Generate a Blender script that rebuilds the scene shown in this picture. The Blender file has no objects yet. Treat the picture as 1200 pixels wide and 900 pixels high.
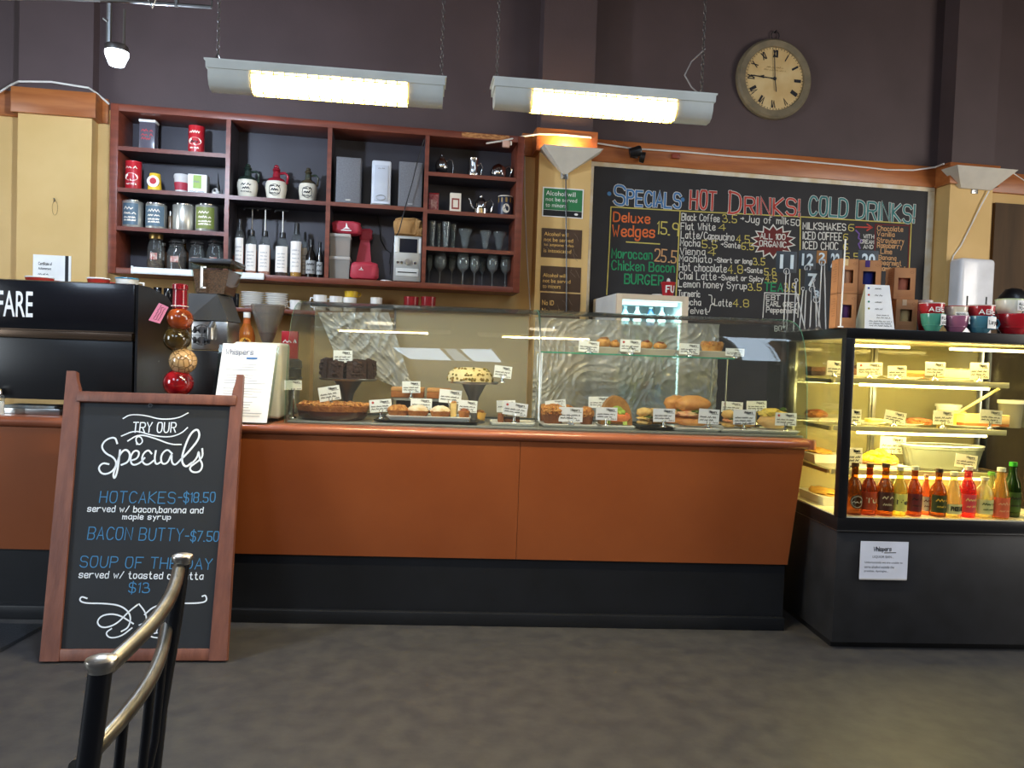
import bpy, bmesh, math, random
from mathutils import Vector, Matrix, noise
S = bpy.context.scene
COL = S.collection
rad = math.radians

# ------------------------------------------------------------------ camera
FPX, EYE = 900.0, 1.34                       # focal length in pixels of a 1200x900 frame, eye height
YAW, PITCH, ROLL = rad(3.226), rad(-1.845), rad(2.0)
WALL_ROT, WALL_Y = rad(5.868), 5.2           # the back wall stands at an angle to the counter
fwd = Vector((math.sin(YAW)*math.cos(PITCH), math.cos(YAW)*math.cos(PITCH), math.sin(PITCH)))
r0 = Vector((math.cos(YAW), -math.sin(YAW), 0)); u0 = r0.cross(fwd)
RGT = r0*math.cos(ROLL) + u0*math.sin(ROLL); UPV = u0*math.cos(ROLL) - r0*math.sin(ROLL)
cd = bpy.data.cameras.new('camera'); cam = bpy.data.objects.new('camera', cd); COL.objects.link(cam)
cd.sensor_width = 36; cd.lens = 36*FPX/1200; cd.clip_start = .05
cam.matrix_world = Matrix(((RGT.x, UPV.x, -fwd.x, 0), (RGT.y, UPV.y, -fwd.y, 0), (RGT.z, UPV.z, -fwd.z, EYE), (0, 0, 0, 1)))
S.camera = cam

# ------------------------------------------------------------------ exposure, world, daylight
S.view_settings.view_transform = 'Standard'; S.view_settings.look = 'None'
S.view_settings.exposure = 0.38; S.view_settings.gamma = 1.0; S.view_settings.use_curve_mapping = False
wd = bpy.data.worlds.new('world'); S.world = wd; wd.use_nodes = True
bg = wd.node_tree.nodes['Background']; bg.inputs[0].default_value = (.75, .87, 1, 1); bg.inputs[1].default_value = 0.6
def area(name, loc, target, w, h, power, col=(1, 1, 1), spread=180):
    l = bpy.data.lights.new(name, 'AREA'); l.shape = 'RECTANGLE'; l.size = w; l.size_y = h; l.energy = power; l.color = col
    l.spread = rad(spread)
    o = bpy.data.objects.new(name, l); COL.objects.link(o); o.location = loc
    o.rotation_euler = (Vector(target)-Vector(loc)).to_track_quat('-Z', 'Y').to_euler(); return o
DAY = (.86, .94, 1)
CEIL = 4.2                                   # ceiling; slanting skylights over the customers: corners in plan and brightness of the sky in them
SKY = ((((-.93, -.5), (-.34, -.42), (-.25, -3.1), (-.89, -3.1)), 8), (((-.32, -.42), (-.15, -.36), (.03, -3.1), (-.23, -3.1)), 3.5), (((-.13, -.36), (.26, -.2), (.50, -3.1), (.05, -3.1)), 8),
       (((2.30, 2.5), (2.95, 2.5), (4.05, -.6), (3.30, -.6)), 7), (((-3.6, .3), (-2.5, .3), (-2.6, -2.8), (-3.9, -2.8)), 8))
# unseen side windows, added as fill to brighten the back wall
area('added_side_fill', (-5.84, 1.2, 2.0), (0, 3.6, 1.6), 2.6, 2.2, 190, (.84, .93, 1))
area('added_side_fill', (5.84, 2.75, 2.0), (0, 4.6, 1.8), 2.6, 2.2, 150, (1, .94, .86))

# ------------------------------------------------------------------ frames: pixel -> point on a real plane
def ray(px, py): return fwd + RGT*((px-600)/FPX) - UPV*((py-450)/FPX)
def cp(px, py, Y):
    d = ray(px, py); t = Y/d.y; return d.x*t, EYE+d.z*t
WEX = Vector((math.cos(WALL_ROT), math.sin(WALL_ROT), 0)); WEN = Vector((math.sin(WALL_ROT), -math.cos(WALL_ROT), 0))
WO = Vector((0, WALL_Y, 0))
def wp(px, py, d):
    r = ray(px, py); e = Vector((0, 0, EYE)); t = ((WO+WEN*d-e).dot(WEN))/r.dot(WEN); p = e+r*t
    return (p-WO).dot(WEX), p.z
def wl(u, d, z): return WO+WEX*u+WEN*d+Vector((0, 0, z))

# ------------------------------------------------------------------ materials
def lin(c):
    if isinstance(c, str): c = [int(c[i:i+2], 16)/255 for i in (0, 2, 4)]
    return tuple(x/12.92 if x <= .04045 else ((x+.055)/1.055)**2.4 for x in c)+(1,)
MATS = {}
def mat(name, c='888888', rough=.5, metal=0, c2=None, scale=8, detail=3, bump=0, bscale=None, emit=0, ec=None, coat=0, trans=0, stretch=None, spec=.5):
    if name in MATS: return MATS[name]
    m = bpy.data.materials.new(name); m.use_nodes = True; MATS[name] = m
    nt = m.node_tree; b = nt.nodes['Principled BSDF']; N = nt.nodes.new; L = nt.links.new
    a = lin(c); z = lin(c2) if c2 else tuple(min(1, v*1.12) for v in a[:3])+(1,)
    tc = N('ShaderNodeTexCoord'); mp = N('ShaderNodeMapping'); L(tc.outputs['Object'], mp.inputs[0])
    if stretch: mp.inputs['Scale'].default_value = stretch
    nz = N('ShaderNodeTexNoise'); nz.inputs['Scale'].default_value = scale; nz.inputs['Detail'].default_value = detail
    L(mp.outputs[0], nz.inputs['Vector'])
    cr = N('ShaderNodeValToRGB'); cr.color_ramp.elements[0].position = .35; cr.color_ramp.elements[1].position = .65
    cr.color_ramp.elements[0].color = a; cr.color_ramp.elements[1].color = z
    L(nz.outputs[0], cr.inputs[0]); L(cr.outputs[0], b.inputs['Base Color'])
    b.inputs['Roughness'].default_value = rough; b.inputs['Metallic'].default_value = metal
    b.inputs['Specular IOR Level'].default_value = spec; b.inputs['Coat Weight'].default_value = coat
    b.inputs['Transmission Weight'].default_value = trans
    if emit:
        b.inputs['Emission Color'].default_value = lin(ec or c); b.inputs['Emission Strength'].default_value = emit
    if bump:
        n2 = N('ShaderNodeTexNoise'); n2.inputs['Scale'].default_value = bscale or scale*4; n2.inputs['Detail'].default_value = 4
        L(mp.outputs[0], n2.inputs['Vector'])
        bp = N('ShaderNodeBump'); bp.inputs['Strength'].default_value = bump; bp.inputs['Distance'].default_value = .01
        L(n2.outputs[0], bp.inputs['Height']); L(bp.outputs[0], b.inputs['Normal'])
    return m
def glass(name, tint='f4fbf8', ior=1.45, rough=0, facing=None, body=None, bodyfac=0, graze=.3):
    """thin clear glass: straight-through tint plus a fresnel mirror (and an optional milky body)"""
    if name in MATS: return MATS[name]
    m = bpy.data.materials.new(name); m.use_nodes = True; MATS[name] = m
    nt = m.node_tree; nt.nodes.remove(nt.nodes['Principled BSDF']); N = nt.nodes.new; L = nt.links.new
    out = nt.nodes['Material Output']
    tr = N('ShaderNodeBsdfTransparent'); tr.inputs[0].default_value = lin(tint)
    gl = N('ShaderNodeBsdfGlossy'); gl.inputs['Roughness'].default_value = rough
    lw = N('ShaderNodeLayerWeight'); lw.inputs[0].default_value = .5
    pw = N('ShaderNodeMath'); pw.operation = 'POWER'; pw.inputs[1].default_value = 2.2 if facing else 4.5; L(lw.outputs['Facing'], pw.inputs[0])
    f0 = ((ior-1)/(ior+1))**2; ma = N('ShaderNodeMath'); ma.operation = 'MULTIPLY_ADD'; L(pw.outputs[0], ma.inputs[0]); ma.inputs[1].default_value = min(.9, (facing or graze)*2.2); ma.inputs[2].default_value = f0
    src = ma.outputs[0]
    base = tr.outputs[0]
    if body:
        df = N('ShaderNodeBsdfDiffuse'); df.inputs[0].default_value = lin(body)
        mx0 = N('ShaderNodeMixShader'); mx0.inputs[0].default_value = bodyfac; L(tr.outputs[0], mx0.inputs[1]); L(df.outputs[0], mx0.inputs[2]); base = mx0.outputs[0]
    mx = N('ShaderNodeMixShader'); L(src, mx.inputs[0]); L(base, mx.inputs[1]); L(gl.outputs[0], mx.inputs[2])
    L(mx.outputs[0], out.inputs[0]); return m

# ------------------------------------------------------------------ mesh builder
class MB:
    def __init__(s): s.bm = bmesh.new(); s.mi = 0; s.sm = False
    def m(s, i): s.mi = i; return s
    def f(s, vs, smooth=False):
        try: fc = s.bm.faces.new(vs)
        except ValueError: return None
        fc.material_index = s.mi; fc.smooth = smooth; return fc
    def v(s, *p): return s.bm.verts.new(p)
    def quad(s, a, b, c, d): s.f([s.v(*a), s.v(*b), s.v(*c), s.v(*d)]); return s
    def box(s, x, y, z, w, d, h, bev=0, seg=2, rz=0):
        t = bmesh.new(); bmesh.ops.create_cube(t, size=1)
        bmesh.ops.transform(t, matrix=Matrix.Translation((x, y, z+h/2)) @ Matrix.Rotation(rz, 4, 'Z') @ Matrix.Diagonal((w, d, h, 1)), verts=t.verts)
        if bev: bmesh.ops.bevel(t, geom=t.edges[:], offset=min(bev, w*.45, d*.45, h*.45), segments=seg, affect='EDGES', profile=.5)
        s.join(t, bool(bev)); return s
    def join(s, t, smooth=False):
        mp = {}
        for v in t.verts: mp[v] = s.bm.verts.new(v.co)
        for f in t.faces: s.f([mp[v] for v in f.verts], smooth)
        t.free()
    def lathe(s, prof, x=0, y=0, z=0, seg=24, sx=1, sy=1, arc=None):
        rows = []; a0, a1 = arc if arc else (0, 2*math.pi); n = seg+1 if arc else seg
        for r, h in prof:
            if r < 1e-6 and not arc: rows.append([s.v(x, y, z+h)])
            else: rows.append([s.v(x+sx*r*math.cos(a0+(a1-a0)*i/seg), y+sy*r*math.sin(a0+(a1-a0)*i/seg), z+h) for i in range(n)])
        for A, B in zip(rows, rows[1:]):
            for i in range(n if not arc else seg):
                j = (i+1) % n
                if len(A) == 1 and len(B) == 1: break
                if len(A) == 1: s.f([A[0], B[j], B[i]][::-1], True)
                elif len(B) == 1: s.f([A[i], A[j], B[0]], True)
                else: s.f([A[i], A[j], B[j], B[i]], True)
        return s
    def cyl(s, x, y, z, r, h, seg=20, r2=None):
        r2 = r if r2 is None else r2; return s.lathe([(0, 0), (r, 0), (r2, h), (0, h)], x, y, z, seg)
    def tube(s, pts, r, seg=8, cap=True):
        pts = [Vector(p) for p in pts]; rows = []; up = Vector((0, 0, 1)); nrm = None
        for i, p in enumerate(pts):
            t = (pts[min(i+1, len(pts)-1)]-pts[max(i-1, 0)]).normalized()
            if nrm is None:
                nrm = t.cross(up if abs(t.z) < .95 else Vector((1, 0, 0))).normalized()
            else: nrm = (nrm-t*nrm.dot(t)).normalized()
            b = t.cross(nrm); rr = r[i] if isinstance(r, (list, tuple)) else r
            rows.append([s.v(*(p+nrm*rr*math.cos(2*math.pi*k/seg)+b*rr*math.sin(2*math.pi*k/seg))) for k in range(seg)])
        for A, B in zip(rows, rows[1:]):
            for k in range(seg): s.f([A[k], A[(k+1) % seg], B[(k+1) % seg], B[k]], True)
        if cap: s.f(rows[0][::-1]); s.f(rows[-1])
        return s
    def ring(s, c, R, r, axis='Y', n=16, seg=6, sx=1, sz=1):
        P = []
        for i in range(n+1):
            a = 2*math.pi*i/n
            q = (R*sx*math.cos(a), 0, R*sz*math.sin(a)) if axis == 'Y' else (0, R*sx*math.cos(a), R*sz*math.sin(a)) if axis == 'X' else (R*sx*math.cos(a), R*sz*math.sin(a), 0)
            P.append((c[0]+q[0], c[1]+q[1], c[2]+q[2]))
        return s.tube(P, r, seg, False)
    def prism(s, poly, y0, y1, smooth=False):
        """polygon in x,z pushed from y0 to y1"""
        A = [s.v(p[0], y0, p[1]) for p in poly]; B = [s.v(p[0], y1, p[1]) for p in poly]; n = len(poly)
        s.f(A); s.f(B[::-1])
        for i in range(n): s.f([A[i], B[i], B[(i+1) % n], A[(i+1) % n]], smooth)
        return s
    def xprism(s, poly, x0, x1, smooth=False):
        """polygon in y,z pushed from x0 to x1"""
        A = [s.v(x0, p[0], p[1]) for p in poly]; B = [s.v(x1, p[0], p[1]) for p in poly]; n = len(poly)
        s.f(A[::-1]); s.f(B)
        for i in range(n): s.f([A[i], A[(i+1) % n], B[(i+1) % n], B[i]], smooth)
        return s
    def hexa(s, bot, top):
        """bottom and top loops of 4 points"""
        A = [s.v(*p) for p in bot]; B = [s.v(*p) for p in top]; s.f(A[::-1]); s.f(B)
        for i in range(4): s.f([A[i], A[(i+1) % 4], B[(i+1) % 4], B[i]])
        return s
    def ribbon(s, pts, w, y=0):
        """flat painted stroke in the x,z plane"""
        P = [Vector(p) for p in pts]
        P = [p for i, p in enumerate(P) if i == 0 or (p-P[i-1]).length > 1e-5]
        if len(P) < 2: return s
        L, R = [], []
        for i, p in enumerate(P):
            a = (p-P[i-1]).normalized() if i else None; b = (P[i+1]-p).normalized() if i < len(P)-1 else None
            t = (a or b)+(b or a); t = (b or a) if t.length < 1e-4 else t.normalized()
            q = Vector((-t.y, t.x)); k = 1/max(.6, q.dot(Vector((-(b or a).y, (b or a).x))))
            e = t*w*.35*(-1 if i == 0 else 1 if i == len(P)-1 else 0)
            c = p+e; L.append(s.v(c.x+q.x*w/2*k, y, c.y+q.y*w/2*k)); R.append(s.v(c.x-q.x*w/2*k, y, c.y-q.y*w/2*k))
        for i in range(len(P)-1): s.f([L[i], R[i], R[i+1], L[i+1]])
        return s
    def blob(s, c, rx, ry, rz, amp=.15, sc=6, sub=3, seed=0, flat=None):
        t = bmesh.new(); bmesh.ops.create_icosphere(t, subdivisions=sub, radius=1)
        for v in t.verts:
            n = v.co.normalized(); k = 1+amp*noise.noise(n*sc*.5+Vector((seed*3.1, seed*1.7, seed)))+amp*.5*noise.noise(n*sc*1.7+Vector((seed, 0, seed)))
            q = n*k
            if flat is not None and q.z < flat: q.z = flat
            v.co = (c[0]+q.x*rx, c[1]+q.y*ry, c[2]+q.z*rz)
        s.join(t, True); return s
    def grid(s, fn, nu, nv):
        V = [[s.v(*fn(i/nu, j/nv)) for i in range(nu+1)] for j in range(nv+1)]
        for j in range(nv):
            for i in range(nu): s.f([V[j][i], V[j][i+1], V[j+1][i+1], V[j+1][i]], True)
        return s

def O(name, mb, mats, parent=None, loc=None, rot=None, label=None, sharp=.7):
    me = bpy.data.meshes.new(name)
    if mb.sm != 'open': bmesh.ops.recalc_face_normals(mb.bm, faces=mb.bm.faces)
    mb.bm.to_mesh(me); mb.bm.free()
    for m in (mats if isinstance(mats, (list, tuple)) else [mats]): me.materials.append(m)
    me.set_sharp_from_angle(angle=sharp)
    o = bpy.data.objects.new(name, me); COL.objects.link(o)
    if parent: o.parent = parent
    if loc is not None: o.location = loc
    if rot is not None: o.rotation_euler = rot
    if label: o['label'] = label
    return o
def tag(o, label, cat, group=None):
    o['label'] = label; o['category'] = cat
    if group: o['group'] = group
    return o
def T(name, label, cat, loc, rz=0, group=None, rot=None):
    o = bpy.data.objects.new(name, None); COL.objects.link(o); o.empty_display_size = .05
    o.location = loc; o.rotation_euler = rot if rot else (0, 0, rz); return tag(o, label, cat, group)
def WT(name, label, cat, u, d, z, group=None, rz=0): return T(name, label, cat, wl(u, d, z), WALL_ROT+rz, group)
def ST(name, mb, mats, parent=None, rz=0, loc=(0, 0, 0)):
    o = O(name, mb, mats, parent, loc, (0, 0, rz))
    if not parent: o['kind'] = 'structure'
    return o
def copy_tree(o, parent=None):
    c = o.copy(); COL.objects.link(c)
    if parent: c.parent = parent
    for ch in list(o.children): copy_tree(ch, c)
    return c
ORD = ['first', 'second', 'third', 'fourth', 'fifth', 'sixth', 'seventh', 'eighth', 'ninth', 'tenth']

# ------------------------------------------------------------------ chalk alphabet (single strokes; ~ marks a curve)
G = {'A': '02 28 42;14 34', 'B': '02 08;~08 48 45 05;~05 45 42 02', 'C': '~47 38 18 06 04 12 32 43', 'D': '02 08;~08 28 47 43 22 02', 'E': '48 08 02 42;05 35',
 'F': '48 08 02;05 35', 'G': '~47 38 18 06 04 12 32 44;44 24', 'H': '02 08;42 48;05 45', 'I': '02 08', 'J': '~48 43 22 03', 'K': '08 02;48 05;05 42', 'L': '08 02 42',
 'M': '02 08 24 48 42', 'N': '02 08 42 48', 'O': '~28 08 02 42 48 28', 'P': '02 08;~08 48 45 05', 'Q': '~28 08 02 42 48 28;34 51', 'R': '02 08;~08 48 45 05;25 42',
 'S': '~47 38 08 05 45 42 12 03', 'T': '08 48;28 22', 'U': '~08 02 42 48', 'V': '08 22 48', 'W': '08 12 25 32 48', 'X': '08 42;02 48', 'Y': '08 25 48;25 22', 'Z': '08 48 02 42',
 'a': '~36 16 05 03 12 22 34;36 32', 'b': '08 02;~05 16 36 32 12 03', 'c': '~35 26 06 02 32 33', 'd': '38 32;~35 26 06 02 22 33', 'e': '~04 34 36 06 02 32 33',
 'f': '~38 18 12;05 25', 'g': '~36 06 02 32;~36 30 00 01', 'h': '08 02;~04 16 36 32', 'i': '06 02;07 08', 'j': '~16 10 00;17 18', 'k': '08 02;36 04;04 32', 'l': '08 02',
 'm': '06 02;~05 26 22;~25 46 42', 'n': '06 02;~04 06 36 32', 'o': '~16 06 02 32 36 16', 'p': '06 00;~05 36 32 03', 'q': '~36 06 02 32;36 30', 'r': '06 02;~04 16 36',
 's': '~35 36 06 04 34 32 02 03', 't': '~18 12 32;06 26', 'u': '~06 02 32 36;36 32', 'v': '06 22 36', 'w': '06 12 25 32 46', 'x': '06 32;02 36', 'y': '06 23;36 10', 'z': '06 36 02 32',
 '0': '~28 08 02 42 48 28', '1': '07 18 12', '2': '~07 08 48 45 02;02 42', '3': '~07 08 38 35 15;~15 45 42 02 03', '4': '32 38 04 44', '5': '48 08 05;~05 45 42 02 03',
 '6': '~48 08 02 42 45 05', '7': '08 48 12', '8': '~25 05 08 48 45 25;~25 05 02 42 45 25', '9': '~45 05 08 48 45;45 42', '.': '02 12', ',': '03 01', '!': '08 04;03 02',
 '-': '05 35', '+': '05 35;26 24', '/': '02 38', '$': '~47 38 08 05 45 42 12 03;29 21', "'": '08 07', ':': '03 02;06 05', '}': '~08 18 15 25;~25 15 12 02', '(': '~18 05 12'}
def chaikin(P, n=2):
    for _ in range(n):
        Q = [P[0]]
        for a, b in zip(P, P[1:]): Q += [a*.75+b*.25, a*.25+b*.75]
        P = Q+[P[-1]]
    return P
def glyphs(text):
    """strokes of a text on a unit grid: cap height 1, baseline 0, starting at x 0; returns (strokes, width)"""
    x = 0; out = []
    for ch in text:
        if ch == ' ': x += .5; continue
        g = G.get(ch)
        if not g: x += .5; continue
        wmax = 0
        for st in g.split(';'):
            cur = st[0] == '~'; P = [Vector((int(p[0])/6, (int(p[1])-2)/6)) for p in st.lstrip('~').split()]
            wmax = max(wmax, max(p.x for p in P))
            if cur: P = chaikin(P)
            out.append([p+Vector((x, 0)) for p in P])
        x += wmax+.27
    return out, max(.1, x-.27)
def write(mb, text, a, b, h, w, y, jit=0, seed=1, wob=None):
    """chalk text from point a to point b (x,z), cap height h, stroke width w"""
    st, wid = glyphs(text); a = Vector(a); b = Vector(b); ex = (b-a)/wid; up = Vector((-ex.y, ex.x)).normalized()*h; rnd = random.Random(seed+len(text))
    for s in st:
        j = Vector((rnd.uniform(-jit, jit), rnd.uniform(-jit, jit)))*h
        mb.ribbon([a+ex*p.x+up*p.y+j for p in s], w, y)
    return mb
def scribble(mb, x0, x1, z, h, w, y, seed=0):
    """a line of small handwriting too small to read"""
    r = random.Random(seed); x = x0
    while x < x1-h*.3:
        wl_ = min(x1-x, r.uniform(1.5, 4)*h); n = max(3, int(wl_/(h*.38))); P = []
        for i in range(n): P.append((x+wl_*i/(n-1), z+(h*.85 if i % 2 else 0)*r.uniform(.5, 1)))
        mb.ribbon(P, w, y); x += wl_+h*.7
    return mb
def printed(mb, text, x0, x1, z0, h, y, bold=0):
    """printed lettering (the built-in sans font) fitted to a width and height"""
    c = bpy.data.curves.new('t', 'FONT'); c.body = text; c.size = 1; c.offset = bold; c.resolution_u = 3
    o = bpy.data.objects.new('t', c); COL.objects.link(o); bpy.context.view_layer.update()
    me = bpy.data.meshes.new_from_object(o.evaluated_get(bpy.context.evaluated_depsgraph_get()))
    xs = [v.co.x for v in me.vertices]; ys = [v.co.y for v in me.vertices]
    if xs:
        ax, bx, ay, by = min(xs), max(xs), min(ys), max(ys); V = []
        for v in me.vertices: V.append(mb.v(x0+(v.co.x-ax)/(bx-ax)*(x1-x0), y, z0+(v.co.y-ay)/(by-ay)*h))
        for p in me.polygons: mb.f([V[i] for i in p.vertices])
    bpy.data.objects.remove(o); bpy.data.curves.remove(c); bpy.data.meshes.remove(me); return mb
# ================================================================== materials used all over
M_yellow = mat('cream_yellow_paint', 'e2bd7c', .6, c2='dab471', scale=3, bump=.05, bscale=60)
M_plum = mat('dark_plum_paint', '544444', .62, c2='4c3d3d', scale=2.2, bump=.08, bscale=70)
M_floor = mat('worn_grey_floor', '363537', .5, c2='444240', scale=11, detail=12, bump=.06, bscale=30)
M_orange = mat('orange_varnished_timber', 'b8703a', .38, c2='a35c2c', scale=5, stretch=(.6, 3, 6))
M_red = mat('red_brown_timber', '7e3f2c', .4, c2='6a3222', scale=5, stretch=(1, 3, 6))
M_white = mat('white_plastic', 'e8e8e4', .4)
M_paper = mat('white_paper', 'f2f1ec', .7)
M_black = mat('black_plastic', '141416', .35)
M_ink = mat('black_ink', '1c1c22', .7)
M_ink2 = mat('grey_ink', '77777c', .7)
M_chrome = mat('polished_steel', 'c9c9c8', .14, 1)
M_steel = mat('brushed_steel', 'a9a9a8', .3, 1, scale=40, stretch=(1, 1, 12))
M_glass = glass('clear_glass', 'eef6f2')
M_gware = glass('glassware', 'eef2f2', facing=.3, body='e6ebea', bodyfac=.07)
M_clear = glass('bottle_glass', 'f4f8f6', facing=.22, body='e6ebea', bodyfac=.04)
M_gedge = mat('green_glass_edge', '6fae97', .2)
M_kick = mat('black_kickboard_paint', '14161b', .45, c2='101216', scale=6, bump=.05)
M_terra = mat('terracotta_painted_ply', '8c4a22', .42, c2='80401a', scale=1.6, detail=6, bump=.04, bscale=12, coat=.15)
M_nose = mat('rounded_timber_edge', '9a5a3e', .28, c2='85482e', scale=4, stretch=(.7, 4, 4), coat=.4)
M_shelf = mat('dark_shelf_paint', '3d3a42', .5, c2='37343b', scale=3)
M_mahog = mat('dark_mahogany_edge', '6e3526', .4, c2='5a281d', scale=5, stretch=(1, 3, 6))

# ================================================================== the room
ST('floor', MB().box(0, 1.5, -.1, 12, 9.6, .1), M_floor)
ST('ceiling', MB().box(0, 1.5, CEIL, 12, 9.6, .1), M_plum)
for i, (cs_, e_) in enumerate(SKY):
    m = MB(); cs_ = [Vector(c) for c in cs_]
    for a, b_ in zip(cs_, cs_[1:]+cs_[:1]):
        d_ = (b_-a); m.box((a.x+b_.x)/2, (a.y+b_.y)/2, CEIL-.05, d_.length, .03, .05, rz=math.atan2(d_.y, d_.x))
    o = ST('window_%d' % (i+1), m, M_white); m = MB(); m.sm = 'open'; m.f([m.v(c.x, c.y, CEIL-.02) for c in cs_[::-1]])
    ms = mat('skylight_sky_%d' % i, 'cfe2f5', .5, emit=e_, ec='cfe4fb'); m.bm.normal_update()
    O('pane', m, ms, o)
for i, (x, y, a) in enumerate(((-5.89, 1.2, 0), (5.89, 2.75, 0))):  # frames for the added side lights, out of view
    m = MB().box(0, 0, .85, .04, 2.8, .08).box(0, 0, 3.1, .04, 2.8, .08).box(0, -1.36, .93, .04, .08, 2.17).box(0, 1.36, .93, .04, .08, 2.17).box(0, 0, .93, .04, .06, 2.17)
    o = ST('window_%d' % (6+i), m, M_red, loc=(x, y, 0)); O('pane', MB().box(0, 0, .93, .006, 2.7, 2.17), M_glass, o)
zr = wp(900, 185, .03)[1]                    # top of the timber rail
ZR = (wp(700, 169, .03)[1]+wp(1090, 200, .03)[1]+wp(60, 97, .13)[1])/3
b = MB().box(0, .06, -.1, 12, .12, ZR-.05+.1); ST('wall_back', b, M_yellow, rz=WALL_ROT, loc=WO)
b = MB().box(0, .06, ZR-.05, 12, .12, 4.25-ZR); ST('wall_upper', b, M_plum, rz=WALL_ROT, loc=WO)
PIL = [(wp(20, 220, .1)[0], wp(106.5, 220, .1)[0], .1), (wp(631, 220, .15)[0], wp(692, 220, .15)[0], .15), (wp(1113, 230, .15)[0], wp(1163, 230, .15)[0], .15)]
for i, (a, c, d) in enumerate(PIL):
    ST('wall_pillar', MB().box((a+c)/2, -d/2, 0, c-a, d, ZR-.05), M_yellow, rz=WALL_ROT, loc=WO)
    ST('wall_pillar_upper', MB().box((a+c)/2, -d/2, ZR-.05, c-a, d, 4.2-ZR+.05), M_plum, rz=WALL_ROT, loc=WO)
RH = .15
ends = [-5.6] + [x for p in PIL for x in p[:2]] + [5.6]
ulast = wp(126, 150, .03)[0]; ush0 = wp(612, 165, .03)[0]
n = 0
def rail(a, c, d):
    global n; n += 1
    ST('trim_%d' % n, MB().box((a+c)/2, -d-.015, ZR-RH+.01, c-a, .03, RH, .004), M_orange, rz=WALL_ROT, loc=WO)
rail(-5.6, PIL[0][0]-.03, 0); rail(PIL[0][0]-.03, PIL[0][1]+.03, PIL[0][2])
rail(PIL[0][1]+.03, ulast, 0); rail(ush0, PIL[1][0]-.03, 0); rail(PIL[1][0]-.03, PIL[1][1]+.03, PIL[1][2])
rail(PIL[1][1]+.03, PIL[2][0]-.03, 0); rail(PIL[2][0]-.03, PIL[2][1]+.03, PIL[2][2]); rail(PIL[2][1]+.03, 5.6, 0)
for a, c, d in PIL:                           # returns round the pillars
    for x in (a-.015, c+.015):
        n += 1; ST('trim_%d' % n, MB().box(x, -(d+.02)/2, ZR-RH+.01, .03, d+.018, RH), M_orange, rz=WALL_ROT, loc=WO)
ST('wall_left', MB().box(-5.95, 1.5, -.1, .1, 9.6, 4.4), M_plum)
ST('wall_right', MB().box(5.95, 1.5, -.1, .1, 9.6, 4.4), M_plum)
ST('wall_front', MB().box(0, -3.25, -.1, 12, .1, 4.4), M_plum)

# ================================================================== counter
CT = .985                                    # counter top height
cx1 = cp(921, 700, 3.80)[0]; cxt = cp(943, 521, 3.79)[0]
t = T('serving_counter', 'long terracotta panelled serving counter with black base and rounded timber edge', 'counter', (0, 0, 0))
X0 = -3.6
zk = cp(600, 656, 3.80)[1]; zs = cp(600, 721, 3.78)[1]
seam = cp(607, 600, 3.79)[0]
def fpan(xa, xb0, xb1): return MB().hexa([(xa, 3.812, zk), (xb0, 3.812, zk), (xb0, 4.40, zk), (xa, 4.40, zk)], [(xa, 3.785, CT-.05), (xb1, 3.785, CT-.05), (xb1, 4.40, CT-.05), (xa, 4.40, CT-.05)])
O('front_panel', fpan(X0, seam-.001, seam-.001), M_terra, t)
O('front_panel', fpan(seam+.001, cp(923, 661, 3.81)[0], cxt), M_terra, t)
O('base', MB().box((X0+cx1)/2, 4.12, .0, cx1-X0, .58, zk-.001), M_kick, t)
O('skirting', MB().box((X0+cx1)/2, 3.815, 0, cx1-X0, .03, zs, .004), M_kick, t)
xe = 1.768
prof = [(4.50, CT-.05), (4.50, CT), (3.79, CT)] + [(3.79-.026*math.sin(a*math.pi/8), CT-.025+.025*math.cos(a*math.pi/8)) for a in range(1, 8)] + [(3.79, CT-.05)]
O('worktop', MB().xprism(prof, X0, xe-.03, True), M_nose, t)
O('end_cap', MB().lathe([(0, 0), (.026, .001), (.028, .025), (.026, .049), (0, .05)], xe-.03, 3.79, CT-.05, 16), M_nose, t)
mt = cp(0, 740, 3.7)
fm = MB().prism([(0, 0), (0, .01), (.9, .01), (.9, 0)], 0, .78)
fo = O('floor_mat', MB().hexa([(-3.4, 2.85, .0005), (-2.02, 2.85, .0005), (-1.95, 3.72, .0005), (-3.4, 3.72, .0005)], [(-3.39, 2.86, .012), (-2.03, 2.86, .012), (-1.96, 3.71, .012), (-3.39, 3.71, .012)]),
       mat('black_rubber', '1f2328', .5, bump=.3, bscale=120))
tag(fo, 'thin black rubber mat on the floor left of the sandwich board', 'mat')
# ================================================================== wall shelf unit
SD = .28                                     # its depth
def zu(px, py, d=SD): return wp(px, py, d)
def zavg(*pts): return sum(wp(x, y, SD)[1] for x, y in pts)/len(pts)
SL = (zu(128, 121)[0]+zu(127.5, 317)[0])/2; SR = (zu(616, 170)[0]+zu(607.5, 343)[0])/2
STOP = zavg((130, 119), (610, 161)); SBOT = zavg((128, 318), (607, 345))
FW = .045
D1, D2, D3 = zu(266, 230)[0], zu(384.5, 240)[0], zu(498, 260)[0]
A1 = zavg((137.4, 171.4), (263, 179.6)); A2 = zavg((137.4, 219.5), (263, 227.6)); A3 = zavg((137.4, 265), (262, 271.6)); A4 = SBOT+.036
B1 = zavg((268, 227.6), (380, 237)); C1 = zavg((385, 236), (495, 243.5))
E1 = zavg((501.7, 200.3), (605, 209.2)); E2 = zavg((501.7, 245.5), (604.8, 252)); E3 = zavg((500, 288.5), (604, 294.6))
t = WT('wall_shelf', 'large red-brown timber wall shelf of four bays holding tins, jugs, speakers and glasses', 'shelf', (SL+SR)/2, 0, SBOT)
uc = (SL+SR)/2; SW = SR-SL; SH = STOP-SBOT
O('back_panel', MB().box(0, -.012, .02, SW-.04, .016, SH-.04), M_shelf, t)
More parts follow.
